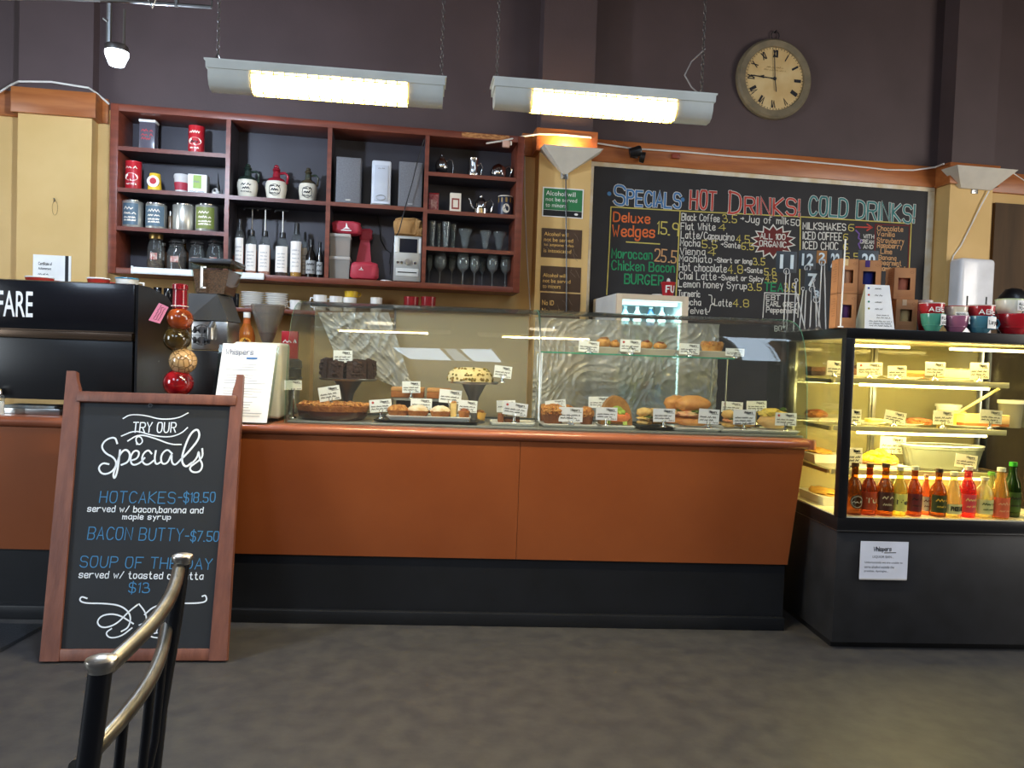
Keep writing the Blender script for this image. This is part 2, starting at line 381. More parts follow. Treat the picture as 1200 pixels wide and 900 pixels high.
b = MB().box(-SW/2+FW/2, -SD/2-.01, 0, FW, SD-.02, SH, .003).box(SW/2-FW/2, -SD/2-.01, 0, FW, SD-.02, SH, .003)
b.box(0, -SD/2-.01, 0, SW-2*FW, SD-.02, .036, .003).box(0, -SD/2-.01, SH-.042, SW-2*FW, SD-.02, .042, .003)
O('frame', b, M_red, t)
chx0, chx1 = zu(541, 160)[0]-uc, zu(597, 164)[0]-uc
O('chipped_edge', MB().box((chx0+chx1)/2, -SD-.0015, SH-.034, chx1-chx0, .003, .03), mat('bare_chipped_timber', 'c98f55', .7, c2='8a5128', scale=40, stretch=(1, 1, 3)), t, label='chipped bare timber patch')
for u in (D1, D2, D3):
    O('divider', MB().box(u-uc, -SD/2-.012, .036, .024, SD-.03, SH-.078), [M_shelf], t)
    O('divider_edge', MB().box(u-uc, -SD+.004, .036, .026, .01, SH-.078), M_red, t)
def shelf(ua, ub, z, m=M_mahog):
    s = O('shelf_board', MB().box((ua+ub)/2-uc, -SD/2-.012, z-SBOT-.022, ub-ua-.024, SD-.03, .022), M_shelf, t)
    O('shelf_edge', MB().box((ua+ub)/2-uc, -SD+.004, z-SBOT-.024, ub-ua-.026, .01, .0242), m, s)
L0 = SL+FW-.012; R0 = SR-FW+.012
for z in (A1, A2, A3): shelf(L0, D1, z)
shelf(D1, D2, B1); shelf(D2, D3, C1, M_red)
for z in (E1, E2, E3): shelf(D3, R0, z, M_red)
# white channel clipped under the front edge
ua, ub = zu(155, 317)[0], zu(310, 325)[0]
t = WT('ticket_rail', 'long white plastic ticket rail along the bottom edge of the wall shelf', 'rail', (ua+ub)/2, SD+.012, SBOT-.0)
W_ = ub-ua
O('channel', MB().box(0, 0, .006, W_, .018, .036, .004), M_white, t)
O('lip', MB().box(0, -.012, .002, W_, .01, .012, .003), mat('pale_grey_plastic', 'd4d4d0', .4), t)
O('end_clip', MB().box(-W_/2+.004, -.002, .0, .008, .026, .048, .003), M_white, t)

# ------------------------------------------------------------------ helpers for things on the shelves
def item(x0, x1, yt, z, d=.17):
    """u centre, width and height of a thing seen between two pixel columns, standing on z"""
    u0_, _ = wp(x0, yt+10, d); u1_, _ = wp(x1, yt+10, d); zt = wp((x0+x1)/2, yt, d)[1]
    return (u0_+u1_)/2, u1_-u0_, zt-z
def arc_patch(r, z0, z1, a0, a1, n=10, dr=.0012):
    return MB().lathe([(r+dr, z0), (r+dr, z1)], seg=n, arc=(rad(a0), rad(a1)))
def arc_scribble(r, z, h, a0, a1, w, seed, dr=.002):
    """small writing bent round a can"""
    m = MB(); f = MB(); scribble(f, 0, r*rad(a1-a0), 0, h, w, 0, seed); mp = {}
    for v in f.bm.verts:
        a = rad(a0)+v.co.x/r; mp[v] = m.v((r+dr)*math.cos(a), (r+dr)*math.sin(a), z+v.co.z)
    for q in f.bm.faces: m.f([mp[v] for v in q.verts])
    f.bm.free(); return m
def bend(f, r, dr=.002):
    """wrap a flat drawing (x,z about 0) round the viewer's side of a can of radius r"""
    m = MB(); mp = {}
    for v in f.bm.verts:
        a = -math.pi/2+v.co.x/r; mp[v] = m.v((r+dr)*math.cos(a), (r+dr)*math.sin(a), v.co.z)
    for q in f.bm.faces: m.f([mp[v] for v in q.verts]); 
    f.bm.free(); return m
def tin(name, label, cat, spec, z, body, patch=None, ink=None, lid=M_chrome, d=.17, group=None, ridges=True, seed=1, band=(.12, .88), half=62):
    u, w, h = item(*spec, z, d); r = w/2
    t = WT(name, label, cat, u, d, z+.0005, group)
    p = [(0, 0), (r*.97, 0), (r, .004), (r, h-.008), (r*.96, h-.004)] if ridges else [(0, 0), (r, 0), (r, h-.004)]
    O('body', MB().lathe(p+[(0, h-.004)]), body, t)
    O('lid', MB().lathe([(r*.9, h-.0039), (r*1.01, h-.006), (r*1.01, h), (r*.9, h), (r*.86, h-.003), (0, h-.003)]), lid, t)
    if patch:
        lb = O('label_wrap', arc_patch(r, h*band[0], h*band[1], -90-half, -90+half), patch, t)
        if ink:
            m = MB()
            for k, (zz, hh) in enumerate(((.66, .11), (.5, .08), (.36, .05), (.26, .05))):
                scribble(m, -r*.55, r*.55, h*zz, h*hh, h*.03, 0, seed+k)
            O('lettering', bend(m, r), ink, lb)
    return t, u, r, h
M_redtin = mat('red_enamel', 'c22630', .3, c2='b01f29')
M_tinp = mat('tin_plate', 'e2dfd4', .3, .75, scale=3, stretch=(6, 1, .2), c2='b5b2a8')
M_cream = mat('cream_print', 'efe3cf', .5)
M_slate = mat('slate_blue_label', '4f6572', .5)
M_olive = mat('olive_green_label', '76803a', .5)
M_darkglass = mat('smoked_dark_plastic', '54505a', .25)
# bay one, top shelf
u, w, h = item(165, 184, 142, A1, .17)
t = WT('canister', 'dark clear-sided canister with white lid on the top left shelf', 'canister', u, .17, A1+.0005)
O('body', MB().box(0, 0, 0, w, w*.8, h-.016, .006), M_darkglass, t)
O('lid', MB().box(0, 0, h-.0159, w*1.04, w*.84, .0159, .004), M_white, t)
m = MB()
for k, zz in enumerate((.62, .48, .36)): scribble(m, -w*.34, w*.34, h*zz, h*.09, .004, -w*.4-.0012, k+3)
O('lettering', m, M_redtin, t)
def redtin(spec, z, label, seed):
    t, u, r, h = tin('tea_tin', label, 'tin', spec, z, M_redtin, lid=M_redtin, seed=seed)
    m = MB(); P = [(r*.85*math.cos(a*math.pi/10), h*.45+h*.13*math.sin(a*math.pi/10)) for a in range(20)]
    m.f([m.v(x, 0, y) for x, y in P]); O('badge', bend(m, r, .0015), M_cream, t)
    m = MB(); scribble(m, -r*.7, r*.7, h*.74, h*.09, h*.03, 0, seed); scribble(m, -r*.6, r*.6, h*.2, h*.05, h*.025, 0, seed+5); O('lettering', bend(m, r), M_cream, t)
    m = MB(); scribble(m, -r*.5, r*.5, h*.4, h*.09, h*.03, 0, seed+9); O('emblem', bend(m, r, .0025), M_black if seed == 2 else M_redtin, t)
redtin((221, 240, 149), A1, 'red and cream tea tin on the top shelf, right of the canister', 2)
# second shelf
redtin((147, 166, 190), A2, 'red and cream tea tin at the left end of the second shelf', 4)
u, w, h = item(173, 190, 204, A2)
t = WT('tapered_tub', 'small yellow tub, wider at its base, with a round white badge', 'tub', u, .17, A2+.0005)
r = w/2
O('body', MB().lathe([(0, 0), (r, 0), (r*.98, h*.1), (r*.74, h*.96), (r*.7, h), (0, h)]), mat('yellow_card', 'e3bb2f', .45), t)
def cone_disc(rr, z, r, tilt, m):
    P = [(rr*math.cos(a*math.pi/10), rr*math.sin(a*math.pi/10)) for a in range(20)]
    m.f([m.v(x, -r-(-y)*tilt-.0015+.0, z+y) for x, y in P]); return m
O('badge', MB().prism([(h*.3*math.cos(a*math.pi/10), h*.55+h*.3*math.sin(a*math.pi/10)) for a in range(20)], -r*.93, -r*.75), M_paper, t)
O('emblem', MB().prism([(h*.17*math.cos(a*math.pi/10), h*.57+h*.17*math.sin(a*math.pi/10)) for a in range(20)], -r*.94, -r*.92), M_redtin, t)
def tumbler(name, label, cat, spec, z, c_body, c_band, d=.17, lid=True):
    u, w, h = item(*spec, z, d); r = w/2
    t = WT(name, label, cat, u, d, z+.0005)
    O('body', MB().lathe([(0, 0), (r*.72, 0), (r*.95, h*.82), (0, h*.82)]), c_body, t)
    O('band', MB().lathe([(r*.785, h*.2), (r*.81, h*.2), (r*.91, h*.58), (r*.885, h*.58)]), c_band, t)
    O('lid', MB().lathe([(r*.9, h*.82), (r, h*.82), (r*.98, h*.94), (r*.9, h), (0, h)]), c_body, t)
tumbler('travel_cup', 'grey reusable cup with a crimson band between the yellow tub and the carton', 'cup', (203.5, 221.5, 205), A2, mat('pale_grey_silicone', 'c8c4c2', .5), mat('crimson_silicone', 'a3243a', .5))
u, w, h = item(222, 244, 206, A2)
t = WT('tea_carton', 'small white and green tea carton beside the grey travel cup', 'carton', u, .17, A2+.0005)
O('body', MB().box(0, 0, 0, w, w*.7, h, .002), M_paper, t)
m = MB().m(0); m.quad((-w*.22, -w*.35-.0012, h*.3), (w*.22, -w*.35-.0012, h*.3), (w*.22, -w*.35-.0012, h*.95), (-w*.22, -w*.35-.0012, h*.95))
O('print', m, mat('leaf_green_print', '8ba53f', .5), t)
m = MB(); scribble(m, -w*.18, w*.18, h*.6, h*.12, .004, -w*.35-.002, 4); scribble(m, -w*.4, w*.4, h*.12, h*.1, .003, -w*.35-.002, 5); O('lettering', m, M_ink2, t)
u, w, h = item(247, 262, 203, A2)
t = WT('figurine', 'small black and white animal figurine at the right end of the second shelf', 'figurine', u, .17, A2+.0005)
O('body', MB().blob((-.006, 0, .028), .026, .018, .027, .12, 4, 2, 3, None), mat('zebra_paint', 'e6e2dc', .4, c2='141414', scale=55, detail=0), t)
O('neck', MB().tube([(.004, 0, .03), (.01, 0, .055), (.008, -.004, .078)], [.012, .008, .007], 8).tube([(.008, -.004, .076), (.006, -.004, h)], [.006, .001], 6), M_black, t)
O('tail', MB().tube([(.018, 0, .0), (.03, -.004, .02), (.028, -.004, .045)], .004, 6), M_black, t)
# third shelf: four steel tins, a little bottle behind
TIN = 'silver tea tins on the third shelf'
tin('steel_tin', 'silver tin with slate blue label, leftmost on the third shelf', 'tin', (143.5, 168, 236), A3, M_tinp, M_slate, M_cream, seed=11, group=TIN, half=45)
tin('steel_tin', 'silver tin with slate blue label, second from left on the third shelf', 'tin', (171, 195.5, 239.5), A3, M_tinp, M_slate, M_cream, seed=15, group=TIN, half=60)
tin('steel_tin', 'plain silver tin turned so its label faces away', 'tin', (202.5, 228, 240.5), A3, M_tinp, None, None, seed=16, group=TIN)
tin('steel_tin', 'silver tin with olive green label at the right of the third shelf', 'tin', (229, 256, 241), A3, M_tinp, M_olive, M_cream, seed=19, group=TIN, half=50)
u, w, h = item(196.5, 203, 248, A3, .1)
t = WT('spice_jar', 'slim little brown jar squeezed between two silver tins', 'jar', u, .1, A3+.0005)
O('body', MB().lathe([(0, 0), (w*.5, 0), (w*.5, h*.72), (w*.35, h*.8), (0, h*.8)], seg=14), mat('brown_jar', '77604a', .3), t); O('lid', MB().cyl(0, 0, h*.8, w*.4, h*.2, 14), M_steel, t)
# bottom shelf: four glass jars
JAR = 'clip-top glass jars on the bottom left shelf'
def jar(spec, label, fill, fh, clip, d=.16):
    u, w, h = item(*spec, A4, d); r = w/2
    t = WT('glass_jar', label, 'jar', u, d, A4+.0005, JAR)
    O('body', MB().lathe([(0, 0), (r*.9, 0), (r, .006), (r, h*.6), (r*.72, h*.82), (r*.72, h*.86)]), M_clear, t)
    O('contents', MB().lathe([(0, .004), (r*.88, .004), (r*.93, .01), (r*.93, h*fh), (0, h*fh+.002)]), fill, t)
    if clip:
        O('lid', MB().lathe([(0, h*.9), (r*.76, h*.9), (r*.8, h*.94), (r*.6, h), (0, h)]), M_gware, t)
        O('wire_clip', MB().ring((0, 0, h*.84), r*.76, .0022, 'Z').ring((0, 0, h*.93), r*.81, .0022, 'Z').tube([(0, -r*.78, h*.93), (0, -r*1.02, h*.84), (0, -r*.8, h*.72)], .002, 6), M_steel, t)
    else:
        O('lid', MB().lathe([(0, h*.84), (r*.78, h*.84), (r*.8, h*.86), (r*.8, h*.98), (r*.75, h), (0, h)]), mat('gold_lid', 'b99a5c', .35, .8), t)
    O('tag_label', bend(MB().quad((-r*.4, 0, h*.28), (r*.4, 0, h*.28), (r*.4, 0, h*.46), (-r*.4, 0, h*.46)), r), mat('red_white_sticker', 'd9c2b6', .6, c2='b3443e', scale=60), t)
jar((173, 193, 273.5), 'tall glass jar with gold screw lid, leftmost on the bottom shelf', mat('brown_spice', '6c5a44', .8, c2='3d2f24', scale=60), .3, False)
jar((196, 218.5, 281.5), 'clip-top glass jar second from left on the bottom shelf', mat('dark_spice', '4a3a2c', .8, c2='2a201a', scale=60), .5, True)
jar((221.5, 240, 282), 'clip-top glass jar third from left, above the grinder hopper', mat('grey_spice', '4f4a45', .8, c2='332e2b', scale=60), .45, True)
jar((242, 262, 281), 'clip-top glass jar beside the first divider, red sweets inside', mat('red_sweets', '7b3030', .5, c2='3a2020', scale=70), .4, True)
for x in (216, 192):
    u, w, h = item(x-6, x+6, 285 if x == 192 else 281, A4, .07)
    t = WT('dark_bottle', 'dark little bottle standing behind the %s glass jars' % ('first two' if x == 192 else 'middle'), 'bottle', u, .07, A4+.0005)
    O('body', MB().lathe([(0, 0), (w*.5, 0), (w*.5, h*.6), (w*.18, h*.75), (w*.18, h*.9)], seg=14), mat('brown_glass', '4a3325', .15), t); O('cap', MB().cyl(0, 0, h*.9, w*.22, h*.1, 12), M_steel, t)
# bay two: stoneware jugs
def jug(spec, label, top, seed, hs=1):
    u, w, h = item(*spec, B1, .17); w *= .84; r = w/2; u -= w*.08
    t = WT('stoneware_jug', label, 'jug', u, .17, B1+.0005, 'stoneware whisky jugs')
    O('body', MB().lathe([(0, 0), (r*.72, 0), (r*.84, h*.03), (r, h*.34), (r*.99, h*.46), (r*.9, h*.53)]), mat('cream_stoneware', 'ddd5c2', .3, coat=.3), t)
    O('shoulder', MB().lathe([(r*.9, h*.53), (r*.78, h*.6), (r*.36, h*.66), (r*.3, h*.8), (r*.36, h*.82), (0, h*.83)]), top, t)
    O('stopper', MB().lathe([(r*.2, h*.82), (r*.4, h*.86), (r*.34, h*.9), (r*.2, h*.92)], seg=16).lathe([(0, h*.9), (r*.24, h*.93), (r*.26, h*.96), (r*.14, h), (0, h)], seg=16), top, t)
    O('handle', MB().tube([(r*.3, 0, h*.78), (r*.8, 0, h*.8), (r*1.08, 0, h*.72), (r*1.0, 0, h*.52), (r*.86, 0, h*.5)], r*.13, 8), top, t)
    m = MB(); scribble(m, -r*.45, r*.45, h*.36, h*.06, .005, 0, seed); scribble(m, -r*.3, r*.3, h*.26, h*.06, .006, 0, seed+1); scribble(m, -r*.5, r*.5, h*.17, h*.03, .003, 0, seed+2)
    if seed > 1: m.ribbon([(r*.5*math.cos(a*.3), h*.27+h*.15*math.sin(a*.3)) for a in range(22)], .003, 0)
    O('lettering', bend(m, r*.97, .004), M_ink, t)
jug((278, 307, 192.5), 'cream stoneware jug with dark green top and handle, left of three', mat('dark_green_glaze', '27332c', .2), 1)
jug((311, 341, 194), 'cream stoneware jug with crimson top, middle of three', mat('crimson_glaze', '8c1f2d', .2), 4)
jug((350, 376, 197), 'cream stoneware jug with brown and green top, right of three', mat('brown_glaze', '5a4630', .25, c2='2f3b30', scale=14), 8)
# bay two, bottom: syrup bottles
B0 = SBOT+.036
def syrup(spec, label, liq, pump, fill=.9, cat='bottle', d=.16, lab=True, seed=0):
    u, w, h = item(*spec, B0, d); r = w/2; hb = .68*h if pump else .97*h
    if pump: hb = item(spec[0], spec[1], spec[2]+27, B0, d)[2]
    t = WT('syrup_bottle', label, cat, u, d, B0+.0005, 'syrup bottles on the wall shelf')
    O('body', MB().lathe([(0, 0), (r*.96, 0), (r, .006), (r, hb*.68), (r*.8, hb*.78), (r*.36, hb*.9), (r*.36, hb*.98)], seg=20), M_clear, t)
    O('syrup', MB().lathe([(0, .003), (r*.9, .003), (r*.94, .008), (r*.94, hb*.68*fill), (0, hb*.68*fill)], seg=20), liq, t)
    if lab:
        lb = O('label_wrap', arc_patch(r, hb*.1, hb*.68, -158, -34, 12), mat('clear_white_label', 'f0e8de', .4), t)
        m = MB(); 
        for k in range(5): scribble(m, -r*.6, r*.5, hb*(.5-.075*k), hb*.03, .002, 0, seed+k)
        O('lettering', bend(m, r, .0022), M_ink2, lb)
    O('cap', MB().lathe([(0, hb*.88), (r*.52, hb*.88), (r*.46, hb), (r*.3, hb*1.01), (0, hb*1.01)] if pump else [(0, hb*.82), (r*.45, hb*.82), (r*.4, h), (0, h)], seg=16), M_black, t)
    if pump:
        p = O('pump', MB().tube([(0, 0, hb), (0, 0, h-.006)], .0042, 8), M_steel, t)
        O('spout', MB().tube([(.03, 0, h-.004), (-.01, 0, h-.003), (-.044, -.004, h-.006), (-.05, -.004, h-.02)], [.007, .009, .006, .005], 8), M_pump, p)
M_pump = mat('pump_black', '242426', .3)
AMB = mat('amber_syrup', 'b8601f', .2); DAMB = mat('dark_amber_syrup', 'a04a1c', .2); BRN = mat('brown_syrup', '3c2218', .2); GOLD = mat('golden_syrup', 'b98430', .25); ROSE = mat('rose_brown_syrup', 'b9806a', .25)
syrup((270.5, 278, 284), 'narrow orange syrup bottle at the left end, half behind its neighbour', mat('orange_syrup', 'd8531f', .2), False, .9, d=.11, lab=False)
syrup((275.5, 287, 257), 'syrup bottle with tall black cap and no pump, left of the pump bottles', DAMB, False, .8, seed=2)
syrup((289, 302.5, 243), 'leftmost syrup bottle with a pump', ROSE, True, .85, seed=4)
syrup((304, 318.5, 244), 'middle syrup bottle of the three with pumps', ROSE, True, .9, seed=6)
syrup((324, 339.5, 246), 'rightmost syrup bottle with a pump, red mark on its label', BRN, True, .35, seed=8)
syrup((341, 355, 262), 'golden syrup bottle with tall black cap, beside the small dark bottles', GOLD, False, .95, seed=10)
syrup((354, 361, 272), 'thin reddish syrup bottle half behind the golden one', mat('red_syrup', '7a3226', .2), False, .9, d=.1, seed=12)
for k, (a, c, y) in enumerate(((358.5, 371, 281), (371, 379, 284))):
    u, w, h = item(a, c, y, B0, .15); r = w/2
    t = WT('sauce_bottle', ['small dark sauce bottle with pale label, the wider of two', 'small dark sauce bottle with pale label, the narrower beside the divider'][k], 'bottle', u, .15, B0+.0005)
    O('body', MB().lathe([(0, 0), (r, 0), (r, h*.58), (r*.4, h*.76), (r*.36, h*.88)], seg=18), mat('near_black_glass', '18130f', .12), t)
    O('cap', MB().cyl(0, 0, h*.86, r*.42, h*.14, 14), M_black, t)
    lb = O('label_wrap', arc_patch(r, h*.12, h*.46, -150, -30), mat('grey_label', 'a3a3a0', .5), t)
    m = MB(); scribble(m, -r*.7, r*.7, h*.34, h*.06, .005, 0, k); scribble(m, -r*.7, r*.7, h*.2, h*.05, .004, 0, k+4); O('lettering', bend(m, r, .0025), M_ink, lb)
# bay three: speakers and sub unit
M_mesh = mat('grey_speaker_cloth', '707074', .8, c2='7c7c80', scale=120, bump=.3, bscale=400)
for k, (a, c, y) in enumerate(((394.5, 424, 186.5), (467.5, 495.5, 192))):
    u, w, h = item(a, c, y, C1, .2)
    t = WT('speaker', ['grey cloth-fronted speaker left of the white tower', 'grey cloth-fronted speaker right of the white tower, a cable hanging across it'][k], 'speaker', u, .17, C1+.0005, 'grey bookshelf speakers')
    O('cabinet', MB().box(0, .01, 0, w, .17, h, .004), mat('grey_cabinet', '727276', .5), t)
    O('grille', MB().box(0, -.083, .004, w-.008, .016, h-.008, .004), M_mesh, t)
    O('badge', MB().box(w*.0, -.0925, .018, .03, .002, .006), M_steel, t)
u, w, h = item(436, 458.5, 190, C1, .2)
t = WT('white_tower', 'white and silver electronic tower unit between the two grey speakers', 'device', u, .18, C1+.0005)
O('housing', MB().box(0, .01, 0, w, .15, h, .012, 3), mat('pearl_white_plastic', 'd2d6de', .35), t)
O('front_panel', MB().box(0, -.068, .03, w*.72, .01, h-.06, .006), mat('silver_plastic', 'c3c8d2', .35), t)
O('emblem', MB().ring((0, -.0745, .05), .03, .002, sx=1, sz=.5), M_steel, t); m = MB(); scribble(m, -.02, .02, h-.055, .008, .002, -.0742, 4); O('lettering', m, M_ink2, t)
O('foot', MB().box(0, 0, 0, w*1.02, .17, .012, .004), M_steel, t)
# bay three bottom: tubs, red bags, stereo, paper bag
u, w, h = item(385.5, 410, 302, B0, .17); hb = h
TUBC = glass('cloudy_tub_plastic', 'dedcd6', body='c9c4bc', bodyfac=.45, facing=.2)
for k in range(2):
    z = B0+.0005+k*(hb+.001)
    t = WT('food_tub', ['lower cloudy plastic tub, grey contents, beside the second divider', 'upper cloudy plastic tub with tan contents, under the red bag'][k], 'tub', u+.004, .17, z, 'stacked plastic tubs')
    O('body', MB().hexa([(-w*.46, -.06, 0), (w*.46, -.06, 0), (w*.46, .06, 0), (-w*.46, .06, 0)], [(-w*.49, -.066, hb*.86), (w*.49, -.066, hb*.86), (w*.49, .066, hb*.86), (-w*.49, .066, hb*.86)]), TUBC, t)
    O('contents', MB().box(0, 0, .004, w*.84, .108, hb*.7, .01), [mat('grey_powder', '8a857c', .9), mat('tan_powder', 'b98d68', .9, c2='a57a58')][k], t)
    O('lid', MB().box(0, 0, hb*.86, w, .14, hb*.14, .004), mat('clear_lid', 'b9b3ab', .4), t)
M_rbag = mat('red_bag_paper', 'bb3445', .55, c2='a92a3c', scale=6, bump=.35, bscale=14)
def bag_mark(t, x, y, z, s, rot=0):
    m = MB(); P = [(x-s*.5, z-s*.4), (x-s*.1, z-s*.1), (x, z+s*.5), (x+s*.2, z-s*.1), (x+s*.5, z-s*.3), (x, z-s*.28)]
    m.f([m.v(a, y, c) for a, c in P]); m.ribbon([(x-s*.6, z-s*.5), (x+s*.6, z-s*.5)], s*.12, y); O('emblem', m, M_paper, t)
def puffy(w, d, h, seed, sx=.12):
    def fn(u, v):
        a = u*2*math.pi; e = 3.2
        return None
    m = MB(); t_ = bmesh.new(); bmesh.ops.create_icosphere(t_, subdivisions=4, radius=1)
    for q in t_.verts:
        n = q.co.normalized(); s = lambda c: math.copysign(abs(c)**.42, c)
        k = 1+sx*noise.noise(n*2.2+Vector((seed, seed*2, 0)))
        q.co = (s(n.x)*w/2*k, s(n.y)*d/2*k, h/2+s(n.z)*h/2*(1+sx*.5*noise.noise(n*3+Vector((0, seed, 0)))))
    zmin = min(q.co.z for q in t_.verts)
    for q in t_.verts: q.co.z = max(0, q.co.z-zmin*1.0)
    m.join(t_, True); return m
u, w, h = item(386, 422, 260, B0+2*hb+.002, .17)
t = WT('coffee_bag', 'red coffee bag lying across the two plastic tubs', 'bag', u+.012, .17, B0+2*hb+.003, 'red coffee bags')
O('bag', puffy(w*.95, .11, h*.98, 1), M_rbag, t); bag_mark(t, 0, -.0595, h*.55, .05)
u, w, h = item(410, 446, 307, B0, .2)
t = WT('coffee_bag', 'red coffee bag lying on the bottom of the shelf, beside the stereo', 'bag', u-.004, .21, B0+.0005, 'red coffee bags')
O('bag', puffy(w*.9, .1, h*.95, 2), M_rbag, t); bag_mark(t, -.02, -.0545, h*.6, .022); hl = h*.95
u, w, h = item(414, 438, 268, B0, .11)
t = WT('coffee_bag', 'upright red coffee bag with a rolled top, behind the lying red bag', 'bag', u, .09, B0+.0005, 'red coffee bags')
O('bag', MB().hexa([(-w*.5, -.045, 0), (w*.5, -.045, 0), (w*.5, .045, 0), (-w*.5, .045, 0)], [(-w*.12, -.02, h*.82), (w*.3, -.02, h*.8), (w*.3, .02, h*.8), (-w*.12, .02, h*.82)]), M_rbag, t)
O('rolled_top', puffy(w*.62, .05, h*.22, 5, .25), M_rbag, t, loc=(w*.1, 0, h*.78))
u, w, h = item(462, 495, 278, B0, .2); HS = h
t = WT('stereo', 'silver compact stereo with round volume knob on the bottom of the shelf', 'stereo', u-.004, .17, B0+.0005)
w *= .96
O('body', MB().box(0, .01, .006, w, .17, h-.006, .004), mat('stereo_silver', 'b9bbb8', .35, .4), t)
O('display', MB().box(w*.02, -.0765, h*.64, w*.66, .004, h*.3), mat('dark_display', '20222a', .1), t)
O('side_trim', MB().box(-w*.42, -.0765, h*.64, w*.1, .004, h*.32).box(w*.44, -.0765, h*.64, w*.08, .004, h*.32), M_white, t)
O('volume_knob', MB().lathe([(0, 0), (.02, 0), (.018, .014), (0, .014)], seg=20), M_steel, t, loc=(0, -.075, h*.44), rot=(rad(90), 0, 0))
for k, x in enumerate((-.06, -.036, .048)): O('button', MB().lathe([(0, 0), (.009, 0), (.008, .006), (0, .006)], seg=12), M_chrome, t, loc=(x, -.075, h*.42), rot=(rad(90), 0, 0))
O('cassette_deck', MB().box(0, -.077, h*.13, w*.84, .005, h*.17, .002), mat('deck_silver', 'd6d8d4', .3), t)
O('slot', MB().box(0, -.0805, h*.2, w*.7, .003, .006), M_black, t)
O('foot', MB().box(-w*.4, 0, 0, .02, .12, .0065), M_black, t); O('foot', MB().box(w*.4, 0, 0, .02, .12, .0065), M_black, t)
u, w, h = item(461, 495, 256, B0+HS, .17)
t = WT('paper_bag', 'crumpled brown paper bag on top of the stereo', 'bag', u, .17, B0+HS+.001)
O('bag', puffy(w*.92, .13, h*.95, 9, .3), mat('brown_kraft_paper', 'b98d56', .8, c2='a37845', bump=.6, bscale=20), t)
O('folded_neck', puffy(w*.3, .09, h*.5, 12, .3), mat('brown_kraft_paper'), t, loc=(w*.36, -.02, 0))
# stereo cable
pts = [(497, 163), (490, 186), (483, 215), (474, 246), (468, 270), (462, 281), (459, 300), (457, 322)]
P = [(lambda q: wl(q[0], SD+.012, q[1]))(wp(x, y, SD+.012)) for x, y in pts[:5]]+[(lambda q: wl(q[0], .2, q[1]))(wp(x, y, .2)) for x, y in pts[5:]]
tag(O('speaker_cable', MB().tube(P, .0035, 6), M_black), 'black cable hanging diagonally across the right speaker to the stereo', 'cable')
pts = [(441, 241), (444, 262), (446, 280), (452, 292), (458, 297), (456, 310)]
tag(O('power_cable', MB().tube([(lambda q: wl(q[0], .03, q[1]))(wp(x, y, .03)) for x, y in pts], .003, 6), M_black), 'thin black cable looping down the shelf back behind the stereo', 'cable')
u, w, h = item(445, 459, 324, B0, .2)
t = WT('disc_case', 'flat white disc lying left of the stereo', 'disc', u, .2, B0+.0005); O('disc', MB().lathe([(0, 0), (w/2, 0), (w/2, .008), (.012, .01), (0, .01)]), M_white, t); O('rim', MB().ring((0, 0, .009), w*.42, .002, 'Z'), M_steel, t)
# bay four: teapots
def teapot(spec, label, z, prof, spout=None, handle=1, knob=True, feet=False, cat='teapot', name='teapot', d=.17, off=0, bw=.6):
    u, w, h = item(*spec, z, d); r = w*bw/2; u += off*w
    t = WT(name, label, cat, u, d, z+.0005)
    O('body', MB().lathe([(r*a, h*b_) for a, b_ in prof]), M_chrome, t)
    if knob: O('lid', MB().lathe([(r*.5, h*.74), (r*.45, h*.8), (r*.1, h*.86), (0, h*.86)], seg=16).lathe([(0, h*.85), (r*.14, h*.87), (r*.16, h*.93), (0, h)], seg=12), M_chrome, t)
    if spout: O('spout', MB().tube([(-r*.8, 0, h*.28), (-r*1.25, 0, h*.42), (-r*1.5, 0, h*.72), (-r*1.72, 0, h*.78)], [r*.22, r*.18, r*.12, r*.1], 10), M_chrome, t)
    if handle: O('handle', MB().tube(handle and [(r*.7, 0, h*.62), (r*1.1, 0, h*.76), (r*1.6, 0, h*.7), (r*1.75, 0, h*.45), (r*1.7, 0, h*.05)] if handle == 1 else [(r*.8, 0, h*.66), (r*1.3, 0, h*.8), (r*1.7, 0, h*.6), (r*1.35, 0, h*.22)], r*.11, 8), M_chrome, t)
    if feet: O('foot', MB().cyl(0, 0, 0, r*.22, h*.12, 10), M_chrome, t)
    return t
teapot((509, 536, 180), 'round polished teapot with a tall looped handle, left on the top shelf', E1, [(0, .1), (.35, .1), (.8, .22), (1, .42), (.85, .62), (.5, .74), (.48, .76)], None, 1, True, True, bw=.58, off=-.18)
t = teapot((546.5, 570, 186.5), 'polished milk jug with angled handle between the two teapots', E1, [(0, 0), (.9, 0), (1, .1), (.92, .5), (.86, .8), (.95, 1), (.9, 1), (.8, .6), (0, .6)], None, 2, False, cat='jug', name='milk_jug', bw=.55, off=-.16)
teapot((573, 602, 190), 'squat polished teapot at the right of the top shelf', E1, [(0, 0), (.6, 0), (.95, .2), (1, .45), (.8, .7), (.5, .8), (.3, .86), (.1, .88), (0, .92)], None, 2, False, bw=.66, off=-.12)
teapot((546, 580, 228), 'brushed steel teapot with long spout on the second shelf', E2, [(0, 0), (.7, 0), (.95, .06), (1, .3), (.8, .36), (.82, .62), (.6, .72)], True, 2, True, bw=.5, off=.02)
u, w, h = item(501.5, 513, 228.5, E2)
t = WT('tea_box', 'small red patterned box at the left of the second glass-bay shelf', 'box', u+.004, .17, E2+.0005)
O('body', MB().box(0, 0, 0, w, w*.8, h, .002), mat('red_patterned_card', '96303a', .5, c2='c77a78', scale=50), t); O('lid', MB().box(0, 0, h, w*1.04, w*.84, .008, .002), M_redtin, t)
O('print', MB().box(0, -w*.402, h*.2, w*.6, .002, h*.5), mat('pink_print', 'd9b0a8', .5, c2='a34a4e', scale=60), t)
